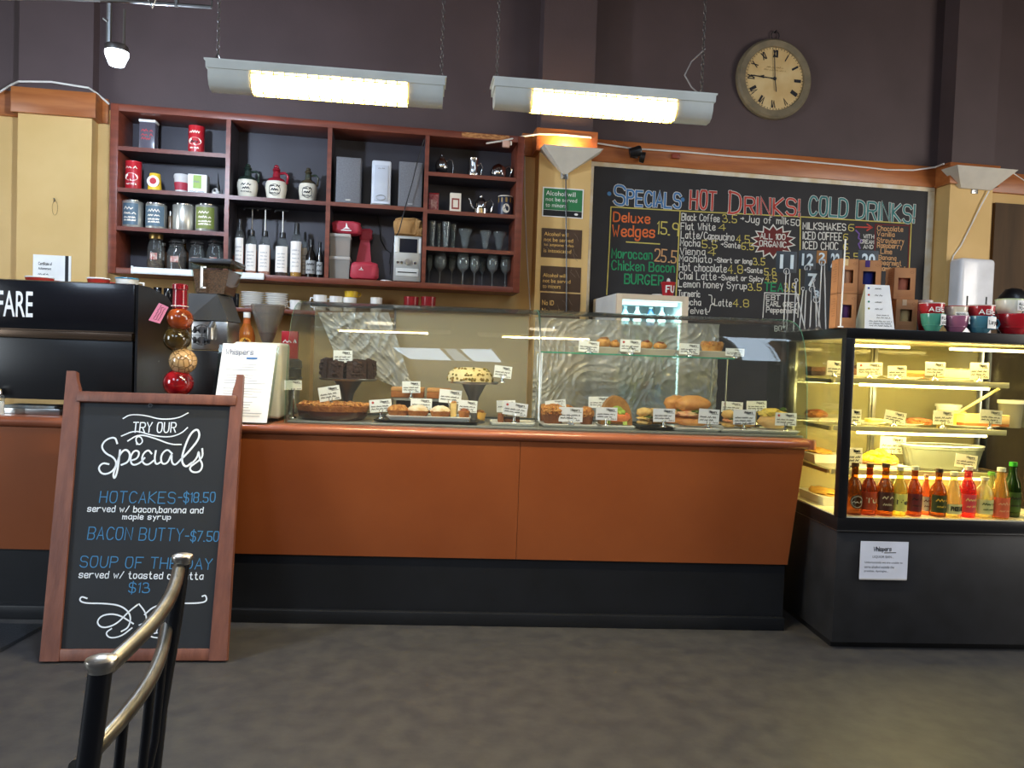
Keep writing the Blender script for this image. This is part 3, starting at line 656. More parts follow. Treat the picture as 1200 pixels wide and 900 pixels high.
u, w, h = item(527, 540, 227, E2)
t = WT('card_box', 'upright white box with red-framed picture, left of the steel teapot', 'box', u, .17, E2+.0005)
O('body', MB().box(0, 0, 0, w, w*.6, h, .002), M_cream, t)
O('frame_print', MB().box(0, -w*.3, h*.22, w*.68, .003, h*.52), mat('brick_red_print', '9a4334', .5), t); O('picture', MB().box(0, -w*.3-.001, h*.3, w*.44, .004, h*.36), M_cream, t)
t, u, r, h = tin('cocoa_tin', 'navy and gold tin with white lid, right of the steel teapot', 'tin', (583.5, 600.5, 230.5), E2, mat('navy_enamel', '262a3e', .35), mat('ochre_print', 'b08b3f', .4), None, M_cream, half=180, band=(.68, .9))
O('badge', bend(MB().prism([(r*.5*math.cos(a*.3142), h*.38+h*.22*math.sin(a*.3142)) for a in range(20)], 0, 0), r, .0015), M_cream, t)
m = MB(); scribble(m, -r*.3, r*.3, h*.34, h*.12, .003, 0, 3); O('lettering', bend(m, r, .003), M_ink, t)
# glasses
def glassware(name, spec, label, cat, prof, z, group, d=.17):
    u, w, h = item(*spec, z, d); r = w/2
    t = WT(name, label, cat, u, d, z+.0005, group)
    k = next(i for i, p in enumerate(prof) if p[2]); lo = [(a*r, b_*h) for a, b_, c in prof[:k+1]]; hi = [(a*r, b_*h) for a, b_, c in prof[k:]]
    O('bowl', MB().lathe(hi), M_gware, t); O('base', MB().lathe(lo), M_gware, t)
HB = [(0, 0, 0), (.62, 0, 0), (.6, .04, 0), (.58, .08, 1), (.72, .4, 1), (.98, .9, 1), (1, 1, 1), (.95, .99, 1), (.66, .4, 1), (.5, .12, 1), (0, .1, 1)]
for k, (a, c, y, d) in enumerate(((503, 511, 259.5, .2), (511, 517, 262, .1), (518, 527.5, 260.5, .2), (527, 535, 263, .1))):
    glassware('highball_glass', (a, c, y), ['tall clear highball glass beside the third divider', 'tall clear highball glass behind the first two in the row', 'tall clear highball glass second in the front row', 'tall clear highball glass nearest the sundae dishes'][k], 'glass', HB, E3, 'highball glasses', d)
SU = [(0, 0, 0), (.6, 0, 0), (.58, .04, 0), (.3, .1, 0), (.36, .14, 1), (.6, .4, 1), (.68, .66, 1), (.98, .9, 1), (1, 1, 1), (.94, .98, 1), (.6, .62, 1), (.4, .22, 1), (0, .18, 1)]
for k, (a, c, y) in enumerate(((537, 553, 269), (562, 575.5, 271), (577.5, 593, 272.5))):
    glassware('sundae_glass', (a, c, y), ['%s of the three flared sundae glasses on the third shelf' % ['leftmost', 'middle', 'rightmost'][k]][0], 'glass', SU, E3, 'sundae glasses')
WG = [(0, 0, 0), (.72, 0, 0), (.7, .015, 0), (.16, .05, 0), (.1, .1, 0), (.1, .38, 0), (.2, .43, 1), (.8, .55, 1), (1, .7, 1), (.92, .9, 1), (.8, 1, 1), (.77, 1, 1), (.9, .85, 1), (.95, .7, 1), (.7, .54, 1), (0, .46, 1)]
E0 = SBOT+.036
for k, (a, c, y, d) in enumerate(((499.5, 507, 298, .12), (508.5, 523.5, 297, .17), (525, 534.5, 297.5, .1), (535.5, 550, 298, .18), (550.5, 562, 300, .18), (561, 570, 300, .09), (570.5, 584, 298.5, .18), (586, 599, 300, .17))):
    glassware('wine_glass', (a, c, y), '%s stemmed wine glass from the left on the bottom glass-bay shelf' % ORD[k], 'glass', WG, E0, 'stemmed wine glasses', d)
# ================================================================== things on the wall
class Pl:
    """a flat board: pixels -> its own x,z (about its origin) for lettering"""
    def __init__(s, o, ex, ez): s.o = Vector(o); s.ex = Vector(ex).normalized(); s.ez = Vector(ez).normalized(); s.n = s.ex.cross(s.ez)
    def __call__(s, px, py):
        r = ray(px, py); e = Vector((0, 0, EYE)); t = (s.o-e).dot(s.n)/r.dot(s.n); p = e+r*t-s.o
        return Vector((p.dot(s.ex), p.dot(s.ez)))
    def mat(s): return Matrix((s.ex, -s.n*-1, s.ez)).transposed()
C_WHITE = mat('white_chalk', 'dcdad2', .9); C_YEL = mat('yellow_chalk', 'cdbd62', .9); C_ORG = mat('orange_chalk', 'e0703a', .9); C_GRN = mat('green_chalk', '2f9460', .9)
C_BLU = mat('blue_chalk', '4879ab', .9); C_REDC = mat('red_chalk', 'c0483e', .9); C_TEAL = mat('teal_chalk', '3f7f7e', .9); C_PUR = mat('purple_chalk', '75589a', .9); C_CREAM = mat('pale_orange_chalk', 'cf9f6e', .9); C_BRN = mat('dark_red_chalk', '6b2a28', .9)
M_slateb = mat('blackboard_paint', '2a292b', .7, c2='242325', scale=5)
# ------------------------------------------------------------------ menu blackboard
mu0, mu1 = (wp(697, 197, .02)[0]+wp(690, 365, .02)[0])/2, wp(1088, 222, .02)[0]
mz1 = (wp(697, 197, .02)[1]+wp(1088, 222, .02)[1])/2; mz0 = .95
t = WT('menu_board', 'wide black chalk menu board headed specials, hot drinks and cold drinks', 'menu board', (mu0+mu1)/2, 0, mz0)
MW, MH = mu1-mu0, mz1-mz0
O('panel', MB().box(0, -.009, 0, MW, .018, MH), M_slateb, t)
bw = .058
O('border', MB().box(0, -.008, MH, MW+2*bw, .016, bw, .004).box(-MW/2-bw/2, -.008, 0, bw, .016, MH, .004).box(MW/2+bw/2, -.008, 0, bw, .016, MH, .004), mat('chipped_white_paint', 'e9e2d0', .6, c2='d9c7a0', scale=12), t)
mp_ = Pl(wl((mu0+mu1)/2, .0195, mz0), WEX, (0, 0, 1))
Y1 = -.0195
def mw(mb, text, a, b_, hpx, wpx=1.25, y=Y1, jit=.03): return write(mb, text, mp_(*a), mp_(*b_), hpx*.86*PXM, wpx*.8*PXM, y, jit)
PXM = 5.45/900
def heading(text, a, b_, h, col, wo=4.6, wi=2.9):
    """two-tone outlined capitals"""
    o = O('heading', mw(MB(), text, a, b_, h, wo, Y1), C_WHITE, t); O('heading_fill', mw(MB(), text, a, b_, h, wi, Y1-.0012), col, o)
def both(a, b_): return a, b_
heading('S', (719, 240), (731, 241), 25, C_BLU); heading('PECIALS', (735, 240), (797, 244), 19, C_BLU)
m = MB()
for x, y in ((714, 227), (800, 234)): q = mp_(x, y); m.f([m.v(q.x+.015*math.cos(k*.63), Y1, q.y+.015*math.sin(k*.63)) for k in range(10)])
O('heading_dots', m, C_BLU, t)
heading('HOT', (809, 244), (838, 246), 24, C_REDC, 4.4, 3); heading('D', (854, 249), (868, 250), 28, C_REDC); heading('RINKS!', (873, 250), (936, 253), 22, C_REDC, 4.4, 3)
heading('COLD', (948, 252), (992, 255), 25, C_TEAL); heading('DRINKS!', (1004, 256), (1071, 261), 24, C_TEAL)
def part(col, rows, name='chalk_text'):
    for r in rows: o = O(name, mw(MB(), *r), col, t)
    return o
part(C_ORG, [('Deluxe', (719, 259), (761, 262), 12, 2.1), ('Wedges', (718, 276), (767, 278), 14, 2.2)])
part(C_YEL, [('15.9', (770, 274), (794, 276), 16, 1.8)]); part(C_CREAM, [('25.5', (767, 306), (792, 308), 16, 1.8)])
part(C_GRN, [('Moroccan', (717, 302), (764, 304), 12, 1.8), ('Chicken Bacon', (717, 316), (790, 319), 12, 1.8), ('BURGER', (732, 332), (777, 334), 12.5, 2)])
def wline(name, col, segs, w=1.3):
    m = MB()
    for s in segs: m.ribbon([mp_(*p) for p in s], w*PXM, Y1)
    return O(name, m, col, t)
wline('ruled_line', C_YEL, [[(716, 243), (714, 290), (711, 345)], [(716, 242.5), (797, 247), (938, 254), (1068, 262)], [(797, 247), (792, 350)], [(938, 254), (937, 345)], [(734, 283.5), (773, 286)], [(1068, 262), (1065, 325)]])
wline('ruled_line', C_BRN, [[(1026, 263), (1066, 264.5), (1064, 318)], [(1026, 263), (1025, 305)]], 1.6)
W_ = C_WHITE
rows = [('Black Coffee', (799, 258), (843, 260), 9), ('+Jug of milk', (868, 260), (924, 263), 9), ('50', (927, 264), (937, 264.5), 8), ('Flat White', (798, 269), (838, 270), 9),
        ('Latte/Cappucino', (798, 279), (860, 282), 9.5), ('Mocha', (797, 288), (820, 289), 9), ('+Sante', (845, 289), (867, 291), 7), ('Vienna', (797, 298), (826, 299), 9), ('Machiato', (796, 306), (834, 308), 9),
        ('-Short or long', (837, 307), (881, 309), 6), ('Hot chocolate', (796, 317), (851, 319), 10), ('+Sante', (872, 319), (893, 320), 6.5), ('Chai Latte', (796, 327), (839, 328), 9.5), ('-Sweet or Spicy', (842, 328), (894, 330), 7),
        ('Lemon honey Syrup', (795, 336), (875, 339), 9), ('Turmeric', (795, 347), (820, 348), 8), ('Mocha', (799, 357), (821, 358), 8), ('Velvet', (803, 367), (829, 368), 8), ('}', (828, 365), (836, 366), 22), ('Latte', (837, 358), (857, 359.5), 9)]
part(C_WHITE, rows)
rows = [('3.5', (847, 260), (863, 261), 10), ('4', (842, 270), (850, 270), 8), ('4.5', (863, 284), (878, 285), 10), ('5.5', (823, 290), (840, 291), 10), ('6.5', (869, 292), (883, 293), 9), ('4', (829, 299), (838, 300), 9),
        ('3.5', (883, 310), (896, 310.5), 9), ('4.8', (853, 320), (870, 320.5), 11), ('5.8', (896, 322), (909, 322.5), 9), ('4.5', (897, 330), (910, 330.5), 9), ('3.5', (877, 340), (892, 340.5), 9), ('3.5', (919, 341), (932, 342), 11),
        ('4.8', (859, 359), (877, 360), 10), ('6', (994, 270.5), (1000, 271), 9), ('6', (988, 281), (993, 281.5), 8), ('6', (988, 292.5), (993, 293), 8), ('6.5', (990, 304), (1006, 304.5), 9)]
part(C_YEL, rows, 'price'); part(C_GRN, [('TEA', (896, 340.5), (917, 341.5), 11, 2)])
part(C_WHITE, [('MILKSHAKES', (941, 268.5), (991, 270), 9, 1.5), ('ICED COFFEE', (941, 280), (986, 282), 10, 1.5), ('ICED CHOC', (941, 291.5), (982, 293), 10, 1.5)])
part(C_CREAM, [('Chocolate', (1028, 270), (1058, 271.5), 6.5, 1.2), ('Vanilla', (1028, 276.5), (1048, 277.5), 6, 1.2), ('Strawberry', (1028, 284), (1059, 285.5), 6.5, 1.2), ('Raspberry', (1028, 290), (1057, 291.5), 6.5, 1.2), ('Lime', (1032, 297), (1045, 297.7), 6.5, 1.2), ('Banana', (1030, 304), (1050, 305), 6, 1.2), ('Spearmint', (1028, 310), (1056, 311.5), 6.5, 1.2), ('Creaming Soda', (1024, 317), (1063, 318.5), 7, 1.2)])
part(C_WHITE, [('WITH', (1012, 279), (1024, 279.5), 5, 1.1), ('CREAM', (1008, 285), (1024, 285.7), 5, 1.1), ('AND', (1012, 291), (1023, 291.5), 5, 1.1)])
wline('arrow', C_REDC, [[(1003, 266), (1022, 266.5)], [(1016, 262.5), (1022, 266.5), (1016, 270)]], 1.6); wline('brace', C_PUR, [[(1003, 270), (1007, 274), (1006, 279), (1010, 282), (1006, 286), (1008, 291)]], 1.8)
# star burst
P = []
for k in range(28):
    a = k/28*2*math.pi; f = 1 if k % 2 else .72; P.append((906+26*f*math.cos(a), 283+19.5*f*math.sin(a)))
m = MB(); c = mp_(906, 283); q = [mp_(*p) for p in P]
for a, b_ in zip(q, q[1:]+q[:1]): m.f([m.v(c.x, Y1, c.y), m.v(a.x, Y1, a.y), m.v(b_.x, Y1, b_.y)])
o = O('starburst', m, C_BRN, t); m = MB(); m.ribbon(q+q[:1], 1.5*PXM, Y1-.001); O('starburst_outline', m, C_WHITE, o)
m = MB()
for r in (('ALL 100', (891, 279.5), (920, 281), 7, 1.5), ('ORGANIC', (890, 288.5), (921, 290), 7.5, 1.5)): mw(m, *r, y=Y1-.001)
O('starburst_text', m, C_WHITE, o)
wline('tea_box', C_WHITE, [[(896, 343), (894, 372)], [(896, 343), (936, 345), (935, 372)]], 1.2); part(C_WHITE, [('EBT', (898, 351), (914, 351.5), 6.5), ('EARL GREY', (898, 358.5), (934, 360), 6.5), ('Peppermint', (898, 366), (934, 367), 7), ('BOX', (908, 388), (920, 388), 7)])
# ------------------------------------------------------------------ notices on the pillar
DP = .1505
def notice(label, corners, col, lines, ink, strip=None, name='notice_sheet'):
    q = [wp(x, y, DP) for x, y in corners]; uc = sum(p[0] for p in q)/4; z0 = (q[2][1]+q[3][1])/2; z1 = (q[0][1]+q[1][1])/2; w = (q[1][0]-q[0][0]+q[2][0]-q[3][0])/2; h = z1-z0
    t = WT(name, label, 'notice', uc, DP, z0)
    O('sheet', MB().box(0, -.002, 0, w, .003, h), M_paper if strip else col, t)
    if strip:
        O('green_field', MB().box(0, -.0037, h*.24, w*.94, .001, h*.72), col, t); o = O('footer', MB().box(0, -.0037, h*.03, w*.94, .001, h*.2), M_black, t)
        O('emblem', MB().lathe([(0, 0), (.013, .001), (0, .001)], sx=1, sy=.6, seg=12), M_paper, o, loc=(w*.33, -.0045, h*.13), rot=(rad(90), 0, 0))
    m = MB()
    for txt, fx0, fx1, fz, fh in lines: printed(m, txt, -w/2+w*fx0, -w/2+w*fx1, h*fz, h*fh, -.0048)
    O('lettering', m, ink, t)
    if not strip:
        r = random.Random(len(label)); m = MB()
        for k in range(7):
            x, z = r.uniform(-.4, .4)*w, r.uniform(.1, .9)*h; m.tube([(x, -.004, z), (x+r.uniform(-.02, .03), -.0045, z-r.uniform(.01, .04)), (x+.03, -.004, z-.05)], .0012, 5)
        O('creased_sleeve', m, mat('plastic_crease', '8d7c6a', .25), t)
M_brownn = mat('brown_notice', '4d3a2b', .3, c2='584332', scale=6, coat=.4); I_or = mat('orange_print', 'efbf6a', .5)
notice('green notice about serving alcohol, topmost on the yellow pillar', [(636, 219), (684, 222), (683, 257), (635, 253)], mat('notice_green', '2c7a46', .4), [('Alcohol will', .08, .8, .72, .16), ('not be served', .08, .84, .53, .13), ('to minors', .08, .58, .33, .13)], M_paper, True)
notice('brown notice on the pillar directly below the green notice', [(635, 267), (682, 270), (681, 304), (634, 301)], M_brownn, [('Alcohol will', .06, .66, .74, .13), ('not be served', .06, .78, .55, .13), ('to anyone who', .06, .8, .36, .13), ('is intoxicated', .06, .74, .17, .13)], I_or)
notice('brown notice third down on the pillar, below the one about intoxication', [(633.5, 311), (681, 314), (680, 343), (633, 341)], M_brownn, [('Alcohol will', .06, .62, .56, .15), ('not be served', .06, .74, .34, .15), ('to minors', .06, .5, .12, .15)], I_or)
notice('lowest brown notice on the pillar, partly hidden by the cake cabinet', [(633, 342.5), (680, 345), (679.5, 374), (632.5, 372)], M_brownn, [('No ID', .05, .34, .5, .2), ('No service', .05, .6, .18, .2)], I_or)
# ------------------------------------------------------------------ clock
u, z = wp(907.5, 92.5, .03); cr = (wp(907.5, 45.5, .03)[1]-wp(907.5, 139.5, .03)[1])/2
t = T('wall_clock', 'round cream wall clock with roman numerals on the dark upper wall', 'clock', wl(u, 0.001, z), WALL_ROT)
RX = (rad(90), 0, 0)
O('rim', MB().lathe([(0, 0), (cr, 0), (cr, .03), (cr*.95, .045), (cr*.8, .04), (cr*.79, .028), (0, .028)], seg=48), mat('weathered_grey_wood', '8a7c60', .6, c2='6f6550', scale=9), t, rot=RX)
O('dial', MB().lathe([(0, .029), (cr*.785, .029), (cr*.785, .0285)], seg=48), mat('aged_cream_dial', 'e3c890', .6, c2='d4b277', scale=6), t, rot=RX)
m = MB(); ROM = ['XII', 'I', 'II', 'III', 'IIII', 'V', 'VI', 'VII', 'VIII', 'IX', 'X', 'XI']
for k, s in enumerate(ROM):
    a = math.pi/2-k*math.pi/6; st, wid = glyphs(s); rr = cr*.63; ex = Vector((math.sin(a), -math.cos(a))); ey = Vector((math.cos(a), math.sin(a))); hh = cr*.17; sc = hh*.55; ww = wid*sc
    for g in st: m.ribbon([ey*(rr-hh/2+p.y*hh)+ex*(p.x*sc-ww/2) for p in g], cr*.026, -.0305)
for k in range(60):
    a = k*math.pi/30; e = Vector((math.cos(a), math.sin(a))); m.ribbon([e*cr*.745, e*cr*(.77 if k % 5 else .78)], .004, -.0305)
O('numerals', m, M_ink, t)
m = MB(); m.ribbon([(cr*.5*math.cos(k/14*math.pi*2)*.35, cr*.22+cr*.03*math.sin(k)) for k in range(2)], .001, -.0303)
scribble(m, -cr*.22, cr*.22, cr*.27, cr*.05, .003, -.0305, 3); scribble(m, -cr*.3, cr*.3, cr*.2, cr*.04, .002, -.0305, 5); O('dial_script', m, mat('faded_print', 'a8874f', .7), t)
m = MB(); m.ribbon([(.0, 0), (-cr*.64, cr*.03)], .008, -.036); m.ribbon([(-cr*.3, cr*.05), (-cr*.42, cr*.02), (-cr*.3, -.0)], .009, -.036); O('hand', m, M_ink, t)
m = MB(); m.ribbon([(cr*.05, -cr*.32), (0, 0), (-cr*.05, cr*.7)], .007, -.038); O('hand', m, M_ink, t)
O('hub', MB().lathe([(0, 0), (.013, 0), (.01, .008), (0, .008)], seg=14), M_ink, t, loc=(0, -.034, 0), rot=RX)
O('hanger', MB().ring((0, -.012, cr+.03), .03, .003).tube([(0, 0, cr+.055), (0, -.03, cr+.06)], .004, 6), M_black, t)
# ------------------------------------------------------------------ sconces
def sconce(name, label, tl, tr, bl, br, d0, dep, lit):
    a, b_ = wp(*tl, d0+dep*.6), wp(*tr, d0+dep*.6); c, e = wp(*bl, d0+.02), wp(*br, d0+.02); uc = (c[0]+e[0])/2; z0 = (c[1]+e[1])/2; z1 = (a[1]+b_[1])/2
    t = WT(name, label, 'wall lamp', uc, d0+.001, z0); l, r_ = a[0]-uc, b_[0]-uc; lb, rb = c[0]-uc, e[0]-uc; h = z1-z0
    if rb-lb < .02: lb, rb = -.012, .012
    th = .006
    V = lambda *p: p
    m = MB(); out = [(lb, -.02, 0), (rb, -.02, 0), (r_*.96, -dep, h), (l*.96, -dep, h), (r_, -.0, h), (l, -.0, h), (rb, -.0, 0), (lb, -.0, 0)]
    def shell(pts, s):
        q = [m.v(p[0]*s[0], p[1]+s[1], p[2]+s[2]) for p in pts]
        m.f([q[0], q[1], q[2], q[3]]); m.f([q[1], q[6], q[4], q[2]]); m.f([q[0], q[3], q[5], q[7]]); m.f([q[0], q[7], q[6], q[1]]); return q
    A = shell(out, (1, 0, 0)); B = shell([(p[0], min(p[1]+.008, -.0), p[2]+(.01 if p[2] < .001 else 0)) for p in out], (.95, 0, 0))
    for i, j in ((3, 2), (2, 4), (5, 3)): m.f([A[i], A[j], B[j], B[i]])
    O('shade', m, mat('matt_cream_metal', 'd9d3c6', .5), t)
    O('back_plate', MB().box(0, -.004, -.03, .05, .006, .05, .002).lathe([(0, 0), (.006, 0), (.005, .006), (0, .006)], 0, -.004, -.02, 8), M_steel, t)
    O('bulb', MB().lathe([(0, 0), (.014, .0), (.022, .02), (.02, .04), (0, .05)], 0, -dep*.3, h*.45, 14), mat('warm_bulb' if lit else 'unlit_bulb', 'ffe0a0' if lit else 'd8d4cc', .4, emit=14 if lit else 0, ec='ffc46a'), t)
    if lit:
        l_ = bpy.data.lights.new('sconce_bulb', 'POINT'); l_.energy = 9; l_.color = (1, .7, .32); l_.shadow_soft_size = .03
        o = bpy.data.objects.new('sconce_bulb', l_); COL.objects.link(o); o.parent = t; o.location = (0, -dep*.45, h*.97)
sconce('wall_sconce', 'lit triangular cream wall lamp at the top of the middle pillar', (634, 172), (706, 177), (661, 204), (663, 204), .15, .15, True)
sconce('wall_sconce', 'unlit boxy cream wall lamp on the right pillar beside the menu board', (1113, 197), (1187, 200), (1126, 221), (1162, 222), .15, .15, False)
def cable(name, label, pts, d, r, m_, cat='cable'):
    P = []
    for i, p in enumerate(pts):
        dd = p[2] if len(p) > 2 else d; u, z = wp(p[0], p[1], dd); P.append(wl(u, dd, z))
    return tag(O(name, MB().tube(P, r, 6), m_), label, cat)
cable('lamp_cable', 'straight black cable hanging from the triangular lamp down the notices', [(663, 203), (663.3, 240), (663.8, 300), (664, 372)], .162, .0045, M_black)
M_wc = mat('white_cable', 'e6e2da', .5)
cable('white_cable', 'white cable running along the timber rail above the menu board', [(570, 168, .32), (590, 165, .3), (612, 160, .25), (632, 157, .19), (660, 158, .19), (692, 161, .19), (700, 168, .05), (740, 174, .04), (800, 178, .04), (860, 183.5, .04), (920, 187, .04), (985, 193, .04), (1040, 199, .04), (1070, 199.5, .04), (1096, 196, .05), (1106, 192, .19)], .04, .006, M_wc)
cable('white_cable', 'white cable running over the rail at the top left pillar', [(-4, 110, .05), (14, 99, .06), (22, 95.5, .14), (60, 96, .14), (104, 103, .14), (113, 109, .06), (128, 122, .05)], .04, .006, M_wc)
cable('white_cable', 'thin white cable dropping down the wall beside the wall shelf', [(614, 166, .03), (615, 190, .02), (615, 230, .02), (617, 290, .02), (620, 340, .02), (622, 372, .02)], .02, .0045, M_wc)
cable('white_cable', 'white cable hanging from the boxy wall lamp past the towel dispenser', [(1159, 224, .17), (1150, 240, .165), (1139, 262, .16), (1126, 288, .158), (1117, 300, .156), (1114, 312, .156)], .16, .005, M_wc)
cable('white_cable', 'pair of white wires leaving the boxy wall lamp to the right', [(1186, 202, .25), (1192, 206, .2), (1204, 214, .15)], .1, .004, M_wc)
u, z = wp(593, 169, SD+.03)
t = WT('plug', 'pale pink plug hanging at the top right of the wall shelf', 'plug', u, SD+.03, z); O('body', MB().box(0, 0, -.022, .045, .03, .044, .008), mat('faded_pink_plastic', 'd3a793', .5), t); O('pin_cap', MB().cyl(.03, 0, -.005, .008, .024, 10), M_wc, t)
u, z = wp(745, 181, .06)
t = WT('spotlight', 'small black spotlight fixed on the timber rail above the menu board', 'spotlight', u, .031, z)
O('bracket', MB().box(0, -.006, -.02, .04, .012, .04, .003), M_black, t); O('head', MB().lathe([(0, 0), (.03, 0), (.036, .07), (.03, .08), (0, .075)]), M_black, t, loc=(-.05, -.05, 0), rot=(rad(10), rad(75), 0)); O('neck', MB().tube([(0, -.01, 0), (.0, -.05, .0)], .012, 8), M_black, t)
O('lens_hood', MB().lathe([(.03, 0), (.034, 0), (.038, .03), (.034, .03)]), M_black, t, loc=(.025, -.05, -.02), rot=(rad(10), rad(100), 0))
u, z = wp(791, 183, .03)
t = WT('junction_box', 'small brick red junction block on the timber rail', 'junction box', u, .031, z-.02); O('body', MB().box(0, -.012, 0, .06, .024, .035, .004), mat('brick_red_plastic', '8c3c26', .5), t); O('screw', MB().cyl(.015, -.025, .014, .004, .003, 8), M_steel, t)
# ------------------------------------------------------------------ towel dispenser
a, b_ = wp(1126, 330, .28), wp(1163, 330, .28); zt = wp(1145, 303, .26)[1]; zb = 1.30; w = b_[0]-a[0]+.03; h = zt-zb; 
t = WT('towel_dispenser', 'glossy white paper towel dispenser on the right pillar', 'dispenser', (a[0]+b_[0])/2+.01, .151, zb)
O('cover', MB().box(0, -.065, 0, w, .13, h, .03, 4), mat('glossy_white_plastic', 'ebebee', .15), t)
for x in (-w*.28, w*.26): O('window_slot', MB().box(x, -.1305, h*.45, .012, .004, h*.24, .002), M_black, t)
O('badge', MB().box(-w*.02, -.1305, h*.3, w*.16, .003, h*.05), M_redtin, t); O('chute', MB().box(0, -.07, -.012, w*.8, .09, .014), mat('grey_plastic', '9a9a9c', .5), t)
u, z = wp(1165, 305, .02)
u2, z2 = wp(1166, 236, .02)
t = ST('door_1', MB().box(0, -.014, .01, .84, .028, z2-.02), mat('dark_tan_timber', '5f482f', .75, c2='463421', scale=3, stretch=(2.5, 2, .3)), rz=WALL_ROT, loc=wl(u2+.42, .0005, 0)); O('door_handle', MB().tube([(-.36, -.03, 1.95-1.0), (-.36, -.07, .95), (-.26, -.07, .95)], .01, 8), M_black, t)
# hook and certificate on the left pillar
u, z = wp(64, 233, .1)
t = WT('wall_hook', 'small metal hook with a loop of string on the left pillar', 'hook', u, .1, z); O('hook', MB().tube([(0, 0, 0), (0, -.012, 0), (.008, -.014, -.01), (.0, -.012, -.02)], .003, 6), M_steel, t); O('string', MB().ring((.004, -.004, -.055), .022, .0012, sx=.7, sz=2), mat('string', '9c7f50', .8), t)
a, b_ = wp(38.5, 318, .105), wp(83, 318, .105); zt = wp(60, 299, .105)[1]; w = b_[0]-a[0]; h = .3
t = WT('certificate', 'white certificate sheet with a black side band on the left pillar', 'certificate', (a[0]+b_[0])/2, .1005, zt-h)
O('sheet', MB().box(0, -.002, 0, w, .004, h), M_paper, t); O('band', MB().box(w*.39, -.0045, 0, w*.09, .001, h), M_black, t)
m = MB(); printed(m, 'Certificate of', -w*.36, -w*.0, h*.79, h*.065, -.0048, .02); printed(m, 'Achievement', -w*.36, -w*.02, h*.7, h*.05, -.0048, .02); scribble(m, -w*.36, -w*.1, h*.6, h*.03, .003, -.0048, 3); O('lettering', m, M_ink, t)
# ================================================================== behind the counter
bu0, bu1 = -2.34, .38
t = WT('back_bench', 'dark back bench along the wall behind the counter', 'bench', (bu0+bu1)/2, .0, 0)
O('cupboard', MB().box(0, -.25, 0, bu1-bu0, .38, .86), mat('dark_bench_paint', '33302f', .5), t); O('bench_top', MB().box(0, -.235, .86, bu1-bu0, .44, .035, .006), mat('grey_bench_top', '6b6660', .4, c2='57534e', scale=20), t)
# cup shelf under the wall shelf
CU0, CU1 = wp(150, 352, .22)[0], wp(606, 372, .22)[0]; CZ = (wp(250, 358.5, .3)[1]+wp(340, 362, .3)[1])/2
t = WT('cup_shelf', 'narrow red-brown timber shelf of plates and cups below the large wall shelf', 'shelf', (CU0+CU1)/2, 0, CZ-.026)
O('board', MB().box(0, -.13, 0, CU1-CU0, .26, .025, .003), M_red, t)
for x in (-.9, 0, .9): O('bracket', MB().xprism([(-.001, -.13), (-.001, 0), (-.24, 0), (-.24, -.012), (-.02, -.13)], x-.012, x+.012), M_mahog, t)
def citem(x0, x1, yt, d=.18):
    a, b_ = wp(x0, 352, d)[0], wp(x1, 352, d)[0]; return (a+b_)/2, b_-a, wp((x0+x1)/2, yt, d)[1]-CZ
def mug(name, label, u, d, w, h, m_, inner=None, ha=0, fr='W', z=None, grp=None, taper=.92, cat='cup', y=0):
    t = WT(name, label, cat, u, d, z, grp, ha) if fr == 'W' else T(name, label, cat, (u, d, z), ha, grp)
    r = w/2
    O('body', MB().lathe([(0, 0), (r*taper*.8, 0), (r*taper, h*.06), (r*(taper+1)/2, h*.5), (r, h*.99), (r*.97, h), (r*.93, h*.97), (r*.88, h*.4), (0, h*.12)]), m_, t)
    O('handle', MB().tube([(r*.93, 0, h*.8), (r*1.35, 0, h*.82), (r*1.5, 0, h*.55), (r*1.25, 0, h*.25), (r*.88, 0, h*.22)], r*.11, 8), m_, t)
    return t
M_mugb = mat('black_glaze', '141518', .12); M_china = mat('white_china', 'e9e7e1', .2, coat=.2)
u, w, h = citem(179, 190, 337); mug('black_mug', 'glossy black mug at the left end of the cup shelf', u, .18, w*.9, h, M_mugb, z=CZ+.0005, ha=rad(200), grp='black mugs on the cup shelf', cat='mug')
u, w, h = citem(191, 203, 338); mug('black_mug', 'glossy black mug second from left on the cup shelf', u, .18, w*.9, h, M_mugb, z=CZ+.0005, ha=rad(-80), grp='black mugs on the cup shelf', cat='mug')
u, w, h = citem(269, 281, 344); mug('black_mug', 'black mug left of the stacked white saucers', u, .18, w*.9, h, M_mugb, z=CZ+.0005, ha=rad(90), grp='black mugs on the cup shelf', cat='mug')
def saucers(x0, x1, yt, n, which):
    u, w, h = citem(x0, x1, yt); step = h/n; first = None
    for k in range(n):
        lab = 'white saucer, %s from the bottom of the %s saucer stack' % (ORD[k], which)
        if first is None:
            first = tag(O('saucer', MB().lathe([(0, 0), (w*.3, 0), (w*.32, step*.3), (w*.5, step*1.15), (w*.495, step*1.3), (w*.31, step*.55), (0, step*.5)], seg=28), M_china), lab, 'saucer', 'stacked white saucers'); o = first
        else: o = first.copy(); COL.objects.link(o); o['label'] = lab
        o.location = wl(u, .18, CZ+.0005+k*step)
saucers(282, 310, 343.5, 7, 'left'); saucers(310, 338, 345, 7, 'right')
u, w, h = citem(339.5, 353, 352); mug('white_cup', 'white cup on the cup shelf just right of the saucer stacks', u, .18, w, h, M_china, z=CZ+.0005, ha=rad(180), grp='white cups on the cup shelf')
for k, x in enumerate((367, 386, 402)): u, w, h = citem(x, x+16, 346+k*1.5, .18); mug('white_cup', ['white cup above the left end of the cake cabinet, handle to the left', 'white cup second along above the cake cabinet', 'white cup under the yellow cup above the cake cabinet'][k], u, .18, w, max(.04, h), M_china, z=CZ+.0005, ha=rad(180), grp='white cups on the cup shelf')
